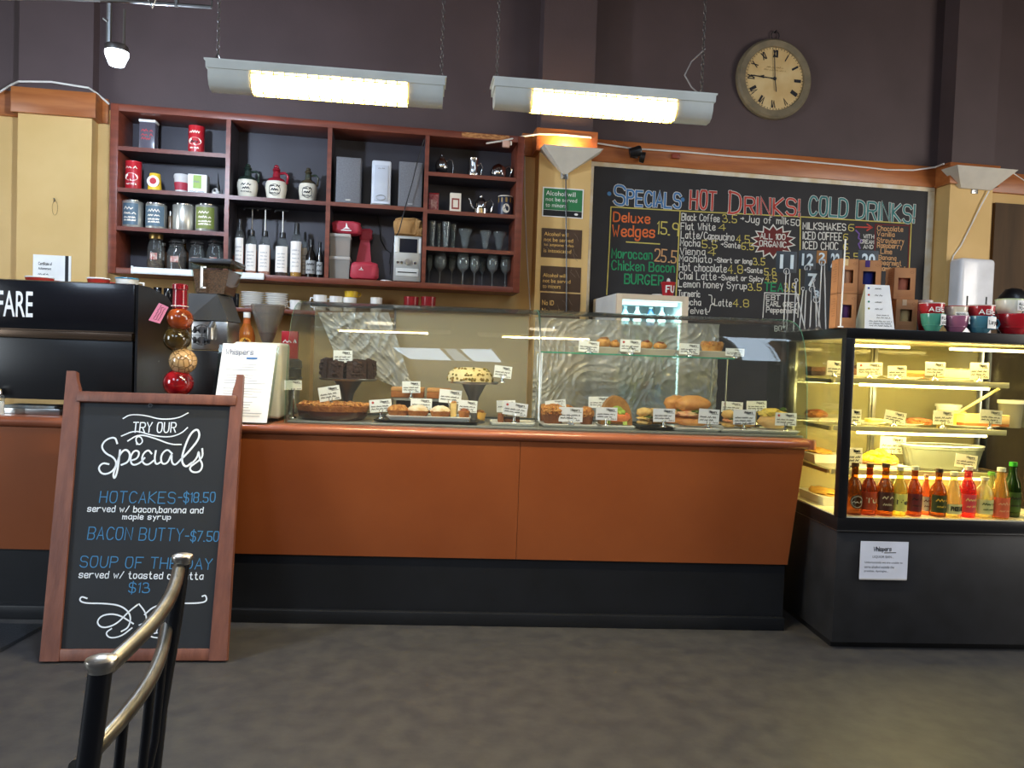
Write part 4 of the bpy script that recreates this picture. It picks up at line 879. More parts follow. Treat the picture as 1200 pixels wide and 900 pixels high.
u, w, h = citem(434, 448, 349); mug('white_cup', 'small white cup alone right of the yellow cup', u, .18, w, h, M_china, z=CZ+.0005, ha=rad(60), grp='white cups on the cup shelf')
u, w, h = citem(406, 424, 344); hh = citem(402, 418, 349)[2]; mug('yellow_cup', 'yellow cup stacked on a white cup above the cake cabinet', u-.02, .18, w*.9, .04, mat('yellow_glaze', 'd8b02e', .25), z=CZ+.001+max(.04, hh), ha=rad(20))
for k, x in enumerate((473, 493)): u, w, h = citem(x, x+18, 348); mug('red_cup', ['dark red cup left of its twin above the cake cabinet', 'dark red cup right of its twin above the cake cabinet'][k], u, .18, w, max(.04, h), mat('dark_red_glaze', '8e2428', .2), z=CZ+.0005, ha=rad(100), grp='dark red cups')
# ------------------------------------------------------------------ bits on the back bench seen over the till
BT = .8955
def bitem(x0, x1, yt, d=.3):
    a, b_ = wp(x0, 380, d)[0], wp(x1, 380, d)[0]; return (a+b_)/2, b_-a, wp((x0+x1)/2, yt, d)[1]
u, w, zt = bitem(279, 299.5, 366, .42); r = w/2; h = zt-BT; hb = .27; zb = zt-hb
t = WT('riser_box', 'white appliance on the back bench carrying the syrup bottle and small grinder', 'appliance', wp(308, 380, .4)[0], .36, BT); hz = zb-BT-.0005
O('housing', MB().box(0, 0, 0, .42, .18, hz, .012), M_white, t); O('vent', MB().box(.0, -.0905, hz*.3, .2, .003, hz*.3), M_ink2, t)
t = WT('syrup_bottle', 'amber syrup bottle with round yellow label and white cap, behind the menu holder', 'bottle', u, .42, zb)
O('body', MB().lathe([(0, 0), (r*.95, 0), (r, .008), (r*.98, hb*.48), (r*.8, hb*.62), (r*.4, hb*.76), (r*.36, hb*.88), (0, hb*.88)]), mat('amber_glass', 'a85a1e', .1, coat=.3), t)
O('cap', MB().cyl(0, 0, hb*.88, r*.42, hb*.12, 16), M_white, t)
o = O('round_label', bend(MB().prism([(r*.78*math.cos(a*.3142), hb*.3+r*.78*math.sin(a*.3142)) for a in range(20)], 0, 0), r, .002), mat('yellow_label', 'e8a93a', .5), t)
m = MB(); scribble(m, -r*.5, r*.5, hb*.24, hb*.04, .003, 0, 3); m.ribbon([(-r*.25, hb*.33), (0, hb*.42), (r*.25, hb*.33)], .005, 0); O('emblem', bend(m, r, .003), M_ink, o)
O('neck_label', arc_patch(r*.4, hb*.72, hb*.84, -170, -10), mat('orange_label', 'c9642a', .5), t)
u, w, zt = bitem(293.5, 334, 357, .38); r = w/2; zb2 = zb; hh = zt-zb2
t = WT('hopper_grinder', 'small coffee grinder with a clear cone hopper, behind the menu holder', 'grinder', u, .38, zb2)
O('base', MB().lathe([(0, 0), (r*.5, 0), (r*.52, .02), (r*.44, .03), (r*.44, hh*.1), (0, hh*.1)]), M_chrome, t)
O('collar', MB().lathe([(r*.4, hh*.1), (r*.56, hh*.12), (r*.5, hh*.24), (r*.3, hh*.3), (0, hh*.3)]), M_black, t)
O('hopper', MB().lathe([(r*.3, hh*.28), (r*.98, hh*.9), (r, hh*.97), (r*.95, hh*.97), (r*.9, hh*.9), (r*.25, hh*.3)]), glass('hopper_plastic', 'e4e0d8', facing=.25, body='c9c3ba', bodyfac=.22), t)
O('lid', MB().lathe([(0, hh*.97), (r*1.02, hh*.97), (r*.96, hh), (0, hh)]), glass('hopper_plastic'), t); O('beans', MB().lathe([(0, hh*.29), (r*.3, hh*.3), (r*.5, hh*.48), (0, hh*.5)]), mat('coffee_beans', '4a2f22', .5, c2='7a5238', scale=160, bump=.8, bscale=180), t)
u, w, zt = bitem(327, 342, 388, .38)
t = WT('red_packet', 'red packet with white letters behind the till', 'packet', u+.03, .38, zb2); O('packet', MB().box(0, 0, 0, w*1.3, .05, zt-zb2, .004), M_redtin, t); m = MB(); scribble(m, -w*.5, w*.5, (zt-zb2)*.6, .022, .006, -.0262, 4); O('lettering', m, M_paper, t)

# ================================================================== espresso machine
mz1 = cp(100, 332, 3.9)[1]; mzc = cp(100, 388, 3.86)[1]; mzc2 = cp(100, 398, 3.86)[1]; mz0 = cp(80, 469, 3.86)[1]; mxr = cp(158, 400, 3.86)[0]; xl = -2.75
t = T('espresso_machine', 'large black espresso machine with white lettering on its back panel', 'coffee machine', (0, 0, CT))
z = lambda v: v-CT
O('upper_panel', MB().box((xl+mxr)/2, 3.87, z(mzc), mxr-xl, .05, mz1-mzc, .006), mat('gloss_black_panel', '121318', .18, coat=.3), t)
O('trim_strip', MB().box((xl+mxr)/2, 3.868, z(mzc2), mxr-xl-.02, .04, mzc-mzc2-.004, .003).box((xl+mxr)/2, 3.848, z(mzc)-.004, mxr-xl, .012, .005), mat('bronze_strip', '6b5a4c', .25, .8), t)
O('back_panel', MB().box((xl+mxr)/2-.005, 3.885, z(mz0), mxr-xl-.01, .05, mzc2-mz0, .004), mat('satin_black_panel', '17181b', .3), t)
O('side_panel', MB().xprism([(3.862, z(mz0)+.02), (4.36, z(mz0)-.0), (4.36, z(mz1)-.1), (4.22, z(mz1)-.03), (4.0, z(mz1)), (3.862, z(mz1))], mxr, mxr+.012), mat('satin_black_panel'), t)
O('body', MB().box((xl+mxr)/2, 4.13, z(mz0)+.01, mxr-xl-.02, .44, mz1-mz0-.06, .01), mat('satin_black_panel'), t)
O('cup_rail', MB().tube([(xl, 3.9, z(mz1)+.0), (mxr-.02, 3.9, z(mz1)+.0)], .006, 8), M_black, t)
for x in (mxr-.24, mxr-.24-.7): O('leg', MB().tube([(x+.08, 3.93, z(mz0)+.01), (x-.02, 3.9, .016)], .016, 8), M_black, t); O('leg', MB().tube([(x+.08, 4.25, z(mz0)+.01), (x-.02, 4.28, .016)], .016, 8), M_black, t)
m = MB(); a = cp(-13, 370, 3.845); b_ = cp(38.5, 371, 3.845); c = cp(20, 341, 3.845); printed(m, 'FFARE', a[0], b_[0], z(a[1])+.0, c[1]-a[1], 3.8435, .01); O('lettering', m, mat('white_print', 'eeeeee', .5), t)
m = MB(); q = cp(185.5, 421, 4.0); O('rivet', MB().lathe([(0, 0), (.004, .002), (0, .003)], seg=8), M_steel, t, loc=(mxr+.0122, 4.12, z(mz0)+.2), rot=(0, rad(90), 0))
TZ = z(mz1)-.06+CT+.01                       # machine deck for cups
def dcup(name, label, px0, px1, pyt, Y, m_, lie=False, ring=None):
    a = cp(px0, pyt, Y); b_ = cp(px1, pyt, Y); w = b_[0]-a[0]; x = (a[0]+b_[0])/2; zt = a[1]; zb = mz1-.0495; h = max(.05, zt-zb)
    t = T(name, label, 'cup', (x, Y, zb), rad(30)); r = w/2
    O('body', MB().lathe([(0, 0), (r*.6, 0), (r*.66, h*.06), (r*.9, h*.6), (r, h*.98), (r*.96, h), (r*.9, h*.9), (0, h*.15)]), m_, t)
    O('handle', MB().tube([(r*.9, 0, h*.8), (r*1.35, 0, h*.8), (r*1.4, 0, h*.45), (r*.75, 0, h*.25)], r*.12, 8), m_, t)
    O('rim', MB().ring((0, 0, h*.985), r*.965, .004, 'Z', 24), ring or M_china, t)
M_redg = mat('red_glaze', 'a8342c', .2)
dcup('espresso_cup', 'red cup with white rim at the left on top of the espresso machine', 31, 62, 324.5, 4.05, M_redg)
dcup('espresso_cup', 'red cup with white rim left of the blue-rimmed cup on the espresso machine', 103, 128, 326, 4.05, M_redg)
dcup('espresso_cup', 'white cup with blue rim on the right of the espresso machine top', 136, 162, 326, 4.03, M_china, ring=mat('blue_rim', '3f83a0', .3))
# salt shaker and papers under the machine
a = cp(-4, 470, 3.87); b_ = cp(10, 470, 3.87); w = b_[0]-a[0]; zt = cp(4, 455, 3.87)[1]; h = zt-CT
t = T('salt_shaker', 'glass shaker with metal lid and white contents at the left edge of the counter', 'shaker', ((a[0]+b_[0])/2, 3.835, CT+.0005)); r = w/2
O('body', MB().lathe([(0, 0), (r*.92, 0), (r, .004), (r*.95, h*.7), (r*.7, h*.78)]), M_gware, t); O('salt', MB().lathe([(0, .004), (r*.88, .004), (r*.9, h*.5), (0, h*.52)]), mat('white_salt', 'eeeeec', .9), t); O('lid', MB().lathe([(r*.75, h*.76), (r*.78, h*.9), (r*.5, h), (0, h)]), M_chrome, t)
for k, (x, y, w_) in enumerate(((-2.16, 3.98, .3), (-1.88, 4.02, .22))):
    t = T('drip_tray', ['steel drip tray under the espresso machine, left of two', 'steel drip tray under the espresso machine, right of two'][k], 'tray', (x, y, CT+.0005)); O('tray', MB().box(0, 0, 0, w_, .16, .03, .004), M_steel, t); O('cloth', MB().box(0, -.01, .03, w_*.8, .12, .014, .004), mat('damp_blue_cloth', 'aab8bb', .9, c2='8f8a80', scale=20), t)
# ------------------------------------------------------------------ stacked-ball bottle
YB = 3.80
def bp(px, py): return cp(px, py, YB)
x0 = bp(212, 420)[0]
t = T('ball_bottle', 'tall decorative glass bottle of four stacked coloured balls with crimson neck', 'bottle', (x0, YB, CT+.0005))
balls = [((209, 449), 16.5, 16, 'crimson_marble', 'a3161d', '5f1014'), ((214.5, 423.5), 15.5, 15, 'tan_cracked', 'b89464', '7c5c38'), ((207.5, 397.5), 15, 14.5, 'olive_brown', '4b3a18', '2e2410'), ((211, 374), 14.5, 13.5, 'rust_orange', 'a5491d', '6b2c12')]
k_ = YB/900
for i, ((px, py), rx, rz, n_, c1, c2) in enumerate(balls):
    q = bp(px, py); ms = mat(n_+'_glaze', c1, .1, c2=c2, scale=14, detail=1, coat=.6)
    if i == 1:
        nt = ms.node_tree; vo = nt.nodes.new('ShaderNodeTexVoronoi'); vo.feature = 'DISTANCE_TO_EDGE'; vo.inputs['Scale'].default_value = 34; tc = next(x for x in nt.nodes if x.type == 'TEX_COORD'); nt.links.new(tc.outputs['Object'], vo.inputs['Vector'])
        cr_ = nt.nodes.new('ShaderNodeValToRGB'); cr_.color_ramp.elements[0].color = lin('4a3018'); cr_.color_ramp.elements[1].color = lin('c4a070'); cr_.color_ramp.elements[1].position = .09; nt.links.new(vo.outputs['Distance'], cr_.inputs[0]); nt.links.new(cr_.outputs[0], nt.nodes['Principled BSDF'].inputs['Base Color'])
    O('ball', MB().lathe([(rx*k_*math.cos(a), rz*k_*math.sin(a)) for a in [(-90+j*12)*math.pi/180 for j in range(16)]], seg=28), ms, t, loc=(q[0]-x0, 0, q[1]-CT))
qb = bp(209, 462)[1]-CT; O('foot', MB().lathe([(0, 0), (.05, 0), (.048, .01), (.03, .02), (.032, qb), (0, qb)]), mat('amber_foot', '8a6a35', .15), t)
z0, z1 = bp(211, 362)[1]-CT, bp(211, 333)[1]-CT; xn = bp(211, 345)[0]-x0; rn = 8.5*k_
O('neck', MB().lathe([(0, z0), (rn*.95, z0), (rn*.9, z1-.03), (rn*1.02, z1-.026), (rn*1.02, z1-.004), (rn*.8, z1), (0, z1)], xn, 0, 0), mat('crimson_wax', '7d1420', .2, coat=.4), t)
o = O('string', MB().ring((xn, 0, z0+.012), rn*1.05, .0025, 'Z'), mat('pale_string', 'd8c8c0', .8), t)
ta, tb, tc_, td = [(bp(*p)[0]-x0, bp(*p)[1]-CT) for p in ((180, 376), (193, 380), (203, 361), (192, 356))]
m = MB(); m.prism([ta, tb, tc_, td], -.058, -.0565); o = O('price_tag', m, mat('pink_card', 'd87f9c', .6), t)
m = MB(); st, wd_ = glyphs('Bottle'); 
for k in range(3):
    f = .3+.22*k; A = Vector(ta).lerp(Vector(tb), f)+ (Vector(td)-Vector(ta))*.1; B_ = Vector(td).lerp(Vector(tc_), f)-(Vector(td)-Vector(ta))*.1; r_ = random.Random(k); m.ribbon([A.lerp(B_, j/9)+Vector((r_.uniform(-1, 1)*.004, r_.uniform(-1, 1)*.004)) for j in range(10)], .003, -.0585)
O('lettering', m, mat('plum_ink', '7a3a50', .7), o)
# ------------------------------------------------------------------ tall coffee grinder
YG = 3.98
def gp(px, py): return cp(px, py, YG)
xa, xb = gp(222, 440)[0], gp(266, 440)[0]; xc = (xa+xb)/2; w = xb-xa
t = T('coffee_grinder', 'tall black and steel coffee grinder with a clear hopper of beans', 'grinder', (xc, YG+.1, CT+.0005))
zz = lambda py: gp(245, py)[1]-CT
O('base', MB().box(0.0, 0, 0, w, .24, zz(411), .008), M_black, t)
o = O('steel_body', MB().box(.005, -.01, zz(410.6), w*.98, .2, zz(376)-zz(410.6), .01), M_steel, t)
m = MB()
for r_, y_ in enumerate((.55, .2)):
    h_ = (zz(376)-zz(410))*.24; printed(m, 'MM', -w*.4, w*.05, zz(410)+(zz(376)-zz(410))*y_, h_, -.1125, .02)
m.ribbon([(-w*.175+w*.27*math.cos(a*.262), zz(393)+w*.27*math.sin(a*.262)) for a in range(25)], .004, -.1125); m.ribbon([(-w*.175, zz(393)-w*.27), (-w*.175, zz(393)+w*.27)], .003, -.1125); m.ribbon([(-w*.175-w*.27, zz(393.5)), (-w*.175+w*.27, zz(393.5))], .003, -.1125)
O('emblem', m, mat('grey_print', '3f3f42', .4), o)
O('head', MB().hexa([(-w*.52, -.13, zz(375.6)), (w*.5, -.1, zz(375.6)), (w*.5, .12, zz(375.6)), (-w*.52, .12, zz(375.6))], [(-w*.52, -.13, zz(345)), (w*.24, -.13, zz(345)), (w*.24, .12, zz(345)), (-w*.52, .12, zz(345))]), mat('graphite_plastic', '45484c', .4), t)
hz0, hz1 = zz(344.6), zz(309)
O('hopper', MB().hexa([(-w*.42, -.09, hz0), (w*.36, -.09, hz0), (w*.36, .09, hz0), (-w*.42, .09, hz0)], [(-w*.52, -.115, hz1), (w*.55, -.115, hz1), (w*.55, .115, hz1), (-w*.52, .115, hz1)]), M_glass, t)
O('beans', MB().hexa([(-w*.4, -.085, hz0+.004), (w*.34, -.085, hz0+.004), (w*.34, .085, hz0+.004), (-w*.4, .085, hz0+.004)], [(-w*.47, -.105, hz1-.03), (w*.5, -.105, hz1-.03), (w*.5, .105, hz1-.03), (-w*.47, .105, hz1-.03)]), mat('coffee_beans'), t)
O('lid', MB().box(.005, 0, hz1, w*1.14, .25, zz(303)-hz1, .008), mat('smoky_lid', '3c3e42', .2), t)
m = MB(); m.ribbon([(-w*.2, hz0+.03), (-w*.2, hz1-.02)], .012, -.1175); m.ribbon([(-w*.2, hz0+.03), (-w*.1, hz0+.03)], .008, -.1175); m.ribbon([(-w*.2, hz1-.02), (-w*.1, hz1-.02)], .008, -.1175); O('level_mark', m, M_paper, t)
O('spout', MB().tube([(w*.1, -.1, zz(380)), (w*.1, -.14, zz(386)), (w*.1, -.14, zz(398))], .02, 10), M_steel, t)
# ------------------------------------------------------------------ menu holder and till
YM = 3.79
P4 = [cp(250, 489, YM), cp(314, 489, YM), cp(318, 404, YM), cp(256, 402, YM)]
xm = (P4[0][0]+P4[1][0])/2
t = T('menu_holder', 'white printed menu sheet in a clear stand on the counter', 'menu', (xm, YM, CT+.0005)); hm = P4[3][1]-CT; wm = P4[1][0]-P4[0][0]
o = O('sheet', MB().hexa([(-wm/2, -.02, .005), (wm/2, -.02, .005), (wm/2, -.018, .005), (-wm/2, -.018, .005)], [(-wm/2+.02, .06, hm), (wm/2+.02, .06, hm), (wm/2+.02, .062, hm), (-wm/2+.02, .062, hm)]), mat('bright_white_paper', 'f4f5f6', .6), t)
m = MB(); write(m, 'Whispers', (-wm*.42, hm*.86), (wm*.08, hm*.865), .026, .003, 0); MBb = MB(); MBb.ribbon([(-wm*.02, hm*.82), (wm*.16, hm*.822)], .009, 0)
m2 = MB(); r_ = random.Random(4)
for k in range(20):
    zz_ = hm*(.74-.034*k)
    if k in (3, 8, 13): continue
    for s in range(1): m2.ribbon([(-wm*.38+(.0 if k > 1 else .06), zz_), (wm*(.1+.3*r_.random()), zz_)], .0032, 0)
def lean(mb):
    for v in mb.bm.verts: f = v.co.z/hm; v.co.y = -.0215+.08*f-.001; v.co.x += .02*f
    return mb
O('heading', lean(m), mat('navy_print', '2f4f78', .6), o); O('heading_bar', lean(MBb), mat('blue_print', '3f6ea5', .6), o); O('lettering', lean(m2), mat('light_grey_print', 'b4b8bd', .7), o)
O('stand', MB().hexa([(-wm/2-.02, -.012, .0), (wm/2+.01, -.012, .0), (wm/2+.01, -.008, .0), (-wm/2-.02, -.008, .0)], [(-wm/2, .066, hm*.98), (wm/2+.03, .066, hm*.98), (wm/2+.03, .07, hm*.98), (-wm/2, .07, hm*.98)]).box(0, .05, 0, wm+.02, .12, .004), M_glass, t)
xa, xb = cp(306, 450, 4.0)[0], cp(333, 450, 4.0)[0]; ht = cp(320, 402, 3.95)[1]-CT
t = T('till', 'beige till housing standing behind the menu sheet beside the cake cabinet', 'till', (xb-.12, 4.02, CT+.0005))
O('housing', MB().box(0, 0, .012, .24, .2, ht-.012, .018, 3), mat('beige_plastic', 'b9b7aa', .45), t); O('foot', MB().box(0, .0, 0, .22, .18, .013), M_black, t); O('panel_seam', MB().box(.06, -.1005, .03, .006, .003, ht-.06), mat('beige_dark', '8d8b80', .5), t)
# ================================================================== curved cake cabinet on the counter
XL, XM, XR = -.905, .358, 1.745
PR = [(3.850, CT), (3.860, 1.15), (3.876, 1.29), (3.90, 1.395), (3.938, 1.49), (3.985, 1.55), (4.06, 1.59), (4.16, 1.61), (4.27, 1.618), (4.40, 1.618)]
def smooth_prof():
    P = [Vector(p) for p in PR]; out = []
    for i in range(len(P)-1):
        p0 = P[max(0, i-1)]; p1 = P[i]; p2 = P[i+1]; p3 = P[min(len(P)-1, i+2)]
        for k in range(5):
            s = k/5; out.append(.5*((2*p1)+(p2-p0)*s+(2*p0-5*p1+4*p2-p3)*s*s+(3*p1-p0-3*p2+p3)*s**3))
    return out+[P[-1]]
SP = smooth_prof()
def curved(x0, x1, th=.006):
    m = MB(); n = len(SP); A = []
    for i, p in enumerate(SP):
        tg = (SP[min(i+1, n-1)]-SP[max(0, i-1)]).normalized(); nr = Vector((tg.y, -tg.x)); q = p+nr*th
        A.append([m.v(x0, p.x, p.y-CT), m.v(x1, p.x, p.y-CT), m.v(x1, q.x, q.y-CT), m.v(x0, q.x, q.y-CT)])
    for a, b_ in zip(A, A[1:]):
        for j in range(4): m.f([a[j], a[(j+1) % 4], b_[(j+1) % 4], b_[j]], True).material_index = 1 if j in (1, 3) else 0
    m.f(A[0]).material_index = 1; m.f(A[-1]).material_index = 1; return m
t = T('cake_cabinet', 'curved glass cake cabinet on the counter full of cakes and sandwiches', 'display cabinet', (0, 0, CT+.0005))
M_cg = glass('cabinet_glass', 'fafcfa', body='e4e6e0', bodyfac=.008)
O('curved_pane', curved(XL, XM-.004), [M_cg, M_gedge], t); O('curved_pane', curved(XM+.004, XR), [M_cg, M_gedge], t)
def endpane(x):
    pts = [(p.x+.007, p.y-CT) for p in SP]+[(4.40, 0)]; return MB().xprism(pts, x, x+.005)
M_end = glass('end_pane_glass', 'f6faf7', graze=.1); O('end_pane', endpane(XL), M_end, t); O('end_pane', endpane(XR-.005), M_end, t)
O('divider_post', MB().tube([(XM, p.x+.012, p.y-CT-.004) for p in SP[2:-6]], .004, 6), M_steel, t)
O('base', MB().box((XL+XR)/2, 4.13, 0, XR-XL-.02, .53, .012, .003), mat('pale_steel_base', '8f8f8a', .35, .5), t)
O('back_rail', MB().box((XL+XR)/2, 4.405, 1.60-CT, XR-XL, .03, .022, .003).box((XL+XR)/2, 4.405, .0, XR-XL, .03, .02), mat('dark_rail', '5c6160', .35, .7), t)
zsh = cp(720, 415, 3.93)[1]-CT
O('glass_shelf', MB().m(0).box((XM+cp(862, 421, 4.0)[0])/2+.0, 4.10, zsh-.006, cp(862, 421, 3.93)[0]-XM-.01, .34, .007), M_cg, t)
O('shelf_edge', MB().box((XM+cp(862, 421, 3.93)[0])/2, 3.9285, zsh-.0062, cp(862, 421, 3.93)[0]-XM-.01, .003, .0074), mat('green_edge', '3f8f78', .2, emit=0), t)
for x in (XM+.02, cp(862, 421, 3.93)[0]-.02): O('shelf_post', MB().tube([(x, 4.0, .012), (x, 4.0, zsh-.006)], .004, 6).tube([(x, 4.25, .012), (x, 4.25, zsh-.006)], .004, 6), M_steel, t)
# crinkled wrap over the sliding back doors
def crinkle(x0, x1, z0, z1, seed):
    def fn(u, v):
        x = x0+(x1-x0)*u; z_ = z0+(z1-z0)*v; p = Vector((x*7+seed, z_*7, seed))
        w1 = noise.noise(p*.6)*.25; c = (.3-min(.3, abs(noise.noise(Vector((x*9+z_*6+w1*9, z_*3-x*2, seed))))))*.04+(.25-min(.25, abs(noise.noise(Vector((x*17-z_*13+w1*12, z_*7+x*4, seed+5))))))*.035+(.2-min(.2, abs(noise.noise(Vector((x*30+z_*31, z_*16-x*9, seed+9))))))*.02
        return (x, 4.412-c, z_)
    return MB().grid(fn, 170, 80)
WRAP = glass('crinkled_wrap', 'cfcdc6', rough=.15, body='cfcec8', bodyfac=.55, ior=1.7)
O('back_wrap', crinkle(XM+.01, XR-.3, .02, 1.585-CT, 3), WRAP, t, label='crinkled clear film'); 
W2 = glass('dull_wrap', 'd3cfc4', rough=.2, body='a59f92', bodyfac=.25)
q4 = [Vector(cp(x, y, 4.37)) for x, y in ((372, 366), (455, 366), (486, 462), (398, 428))]
def drape(u, v):
    p = (q4[0].lerp(q4[1], u)).lerp(q4[3].lerp(q4[2], u), v); c = (.3-min(.3, abs(noise.noise(Vector((u*7+v*5, v*3, 2.2))))))*.04+(.25-min(.25, abs(noise.noise(Vector((u*13-v*9, v*6, 5.2))))))*.03
    return (p.x, 4.385-c, p.y-CT)
O('film_drape', MB().grid(drape, 60, 40), WRAP, t, label='crinkled clear film hanging at the left')
O('back_door', MB().box(XL+.86, 4.42, .02, .76, .005, 1.58-CT), glass('lightened_door_glass', 'd6d2c6', body='d6cbb0', bodyfac=.42), t); O('back_door', MB().box(XL+.27, 4.43, .02, .5, .005, 1.58-CT), glass('clear_back_glass', 'ebe8dc', body='d0c6a8', bodyfac=.2), t)  # pale milky body stands in for light missing on the wall behind
O('door_frame', MB().box(XL+.475, 4.424, .02, .012, .012, 1.58-CT).box(XL+1.2, 4.424, .02, .012, .012, 1.58-CT), M_steel, t)
CZ0 = CT+.013                                # floor of the cabinet

# ------------------------------------------------------------------ price cards
CARDS = 'white price cards'
def card(label, corners, Y, zbase, kind='clip', fr=None, seed=0, tiltb=0, dot=None, lines=2, mc=None, g=CARDS):
    """card face through four pixels TL,TR,BR,BL at depth Y; the clip foot stands on zbase"""
    q = [Vector(cp(x, y, Y)) for x, y in corners]; c = (q[0]+q[1]+q[2]+q[3])/4; bot = (q[2]+q[3])/2
    ex = (q[1]-q[0]+q[2]-q[3]); w = ex.length/2; ang = math.atan2(ex.y, ex.x); h = ((q[0]-q[3]).length+(q[1]-q[2]).length)/2
    t = T('price_card', label, 'price card', (bot.x, Y, zbase+.0005)); b0 = bot.y-zbase
    if b0 < .004: b0 = .004
    o = O('card', MB().box(0, 0, 0, w, .0014, h), mc or mat('card_white', 'eef0f2', .6), t, loc=(0, 0, b0), rot=(0, -ang, 0))
    m = MB(); write(m, 'Whispers', (-w*.02, h*.74), (w*.36, h*.74), h*.17, h*.03, -.0012, 0, seed); m.ribbon([(w*.12, h*.68), (w*.44, h*.68)], h*.03, -.0012)
    for k in range(lines): scribble(m, -w*.42, w*(.3 if k else .38), h*(.42-.2*k), h*.12, h*.045, -.0012, seed*3+k)
    scribble(m, w*.22, w*.44, h*.08, h*.1, h*.035, -.0012, seed+40); O('lettering', m, M_ink, o)
    if dot: O('sticker', MB().lathe([(0, 0), (h*.1, 0), (h*.1, .0006), (0, .0006)], seg=12), mat('red_sticker', 'b5484a', .6), o, loc=(-w*.34, -.0008, h*.78), rot=(rad(90), 0, 0))
    if kind == 'clip':
        O('clip_foot', MB().lathe([(0, 0), (.02, 0), (.019, .004), (.008, .012), (.005, max(.016, b0)), (0, max(.016, b0))], 0, .004, 0, 14), M_chrome, t)
        O('clip_jaw', MB().tube([(-.006, -.003, b0-.002), (-.008, -.003, b0+h*.18)], .0018, 6).tube([(.006, -.003, b0-.002), (.008, -.003, b0+h*.18)], .0018, 6), M_chrome, t)
    elif kind == 'ring':
        O('clip_foot', MB().lathe([(0, 0), (.026, 0), (.024, .005), (.01, .012), (.004, max(.014, b0)), (0, max(.014, b0))], 0, -.002, 0, 14), M_chrome, t)
        O('clip_ring', MB().ring((0, -.004, b0+h*.2), h*.2, .0014), M_chrome, t)
    elif kind == 'spike':
        O('spike', MB().tube([(0, .003, 0), (0, .003, b0+h*.1)], .0025, 6), M_chrome, t)
    return t
# ------------------------------------------------------------------ left half
M_choc = mat('chocolate_cake', '2e1812', .75, c2='3e2218', scale=30, bump=.7, bscale=70)
M_pie = mat('baked_pie', 'a5672f', .8, c2='8a4c20', scale=30, bump=.8, bscale=90)
M_crumb = mat('golden_crumble', 'cf9450', .85, c2='9a5826', scale=60, bump=1, bscale=110)
M_sugar = mat('icing_sugar', 'e8dcc8', .9, c2='d0b083', scale=26, bump=.5, bscale=60)
M_plate = mat('white_plate', 'e6e6e2', .25)
M_slab = mat('black_serving_slab', '1a1a1b', .3)
def stand(label, px, py, wpx, Y, zb=CZ0):
    a = cp(px, py, Y); w = wpx*Y/900; h = a[1]-zb
    t = T('cake_stand', label, 'cake stand', (a[0], Y, zb+.0005)); r = w/2
    O('plate', MB().lathe([(0, h-.012), (r*.95, h-.012), (r, h-.004), (r, h), (r*.96, h-.002), (0, h-.002)], seg=32), M_steel, t)
    O('stem', MB().lathe([(0, 0), (r*.5, 0), (r*.46, .008), (r*.2, .02), (r*.14, h*.3), (r*.22, h*.6), (r*.5, h-.013), (0, h-.013)]), mat('dark_steel', '77777a', .38, .85), t)
    return a[0], a[1], r
x, z1, r = stand('steel cake stand under the dark chocolate cake', 408, 443, 66, 4.22)
hc = cp(408, 422, 4.22)[1]-z1
t = T('chocolate_cake', 'dark chocolate cake cut into wedges on the left cake stand', 'cake', (x, 4.22, z1-.0015))
for k, (a0, a1) in enumerate(((100, 165), (170, 225), (232, 268), (275, 320), (325, 385), (30, 95))):
    n = 5; pts = [(0.012, 0)]+[(r*.93, rad(a0+(a1-a0)*j/n)) for j in range(n+1)]; mid = rad((a0+a1)/2); P = [(.014*math.cos(mid), .014*math.sin(mid))]+[(p[0]*math.cos(p[1]), p[0]*math.sin(p[1])) for p in pts[1:]]
    m = MB(); A = [m.v(px_, py_, 0) for px_, py_ in P]; H_ = hc*(1+.06*math.sin(k*2)); B_ = [m.v(px_*.97, py_*.97, H_) for px_, py_ in P]; m.f(A[::-1]); m.f(B_)
    for j in range(len(P)): m.f([A[j], A[(j+1) % len(P)], B_[(j+1) % len(P)], B_[j]])
    s = O('wedge', m, M_choc, t); m = MB()
    for q_, (f_, z_, s_) in enumerate(((.72, .8, .27), (.72, .28, .25), (.42, .9, .2), (.84, .55, .16))): m.blob((r*f_*math.cos(mid), r*f_*math.sin(mid), H_*z_), r*s_, r*s_, hc*(.27 if z_ < .9 else .12), .35, 6, 3, k*4+q_)
    O('icing', m, M_choc, s)
card('white price card on a tall steel spike over the chocolate cake', [(391, 410.5), (413, 411), (413, 425), (390.5, 425)], 4.10, z1, 'spike', seed=1)
tc0 = cp(387, 480, 4.0); rr = 42*4.0/900
t = T('crumble_pie', 'large golden crumble pie in a dark dish at the left of the cabinet', 'pie', (tc0[0]+.012, 4.01, CZ0+.0005))
O('dish', MB().lathe([(0, 0), (rr*.82, 0), (rr*.94, .02), (rr*.96, .045), (rr*.9, .045), (0, .02)], seg=36, sy=.74), mat('dark_brown_dish', '3c1c14', .15, coat=.3), t)
ph = cp(387, 473, 4.0)[1]-CZ0
def scal(rr_, z0_, z1_, n=18):
    m = MB(); 
    return m.lathe([(0, z0_), (rr_*.9, z0_), (rr_*.98, z1_*.8), (rr_, z1_), (rr_*.9, z1_*1.02), (0, z1_*1.02)], seg=36, sy=.74)
O('crust', scal(rr, .03, ph*.9), M_pie, t); 
m = MB(); r_ = random.Random(3)
for k in range(95):
    a = r_.uniform(0, 6.28); q = rr*.93*math.sqrt(r_.random()); m.blob((q*math.cos(a), q*math.sin(a)*.74, ph*(.94+.05*r_.random())), .016*r_.uniform(.6, 1.4), .014, .011, .4, 6, 2, k)
o = O('crumble', m, M_crumb, t); o['kind'] = 'stuff'
card('tilted price card standing behind the crumble pie', [(373, 454), (398, 451.5), (400, 467), (375, 472)], 3.99, CZ0+ph, 'clip', seed=2)
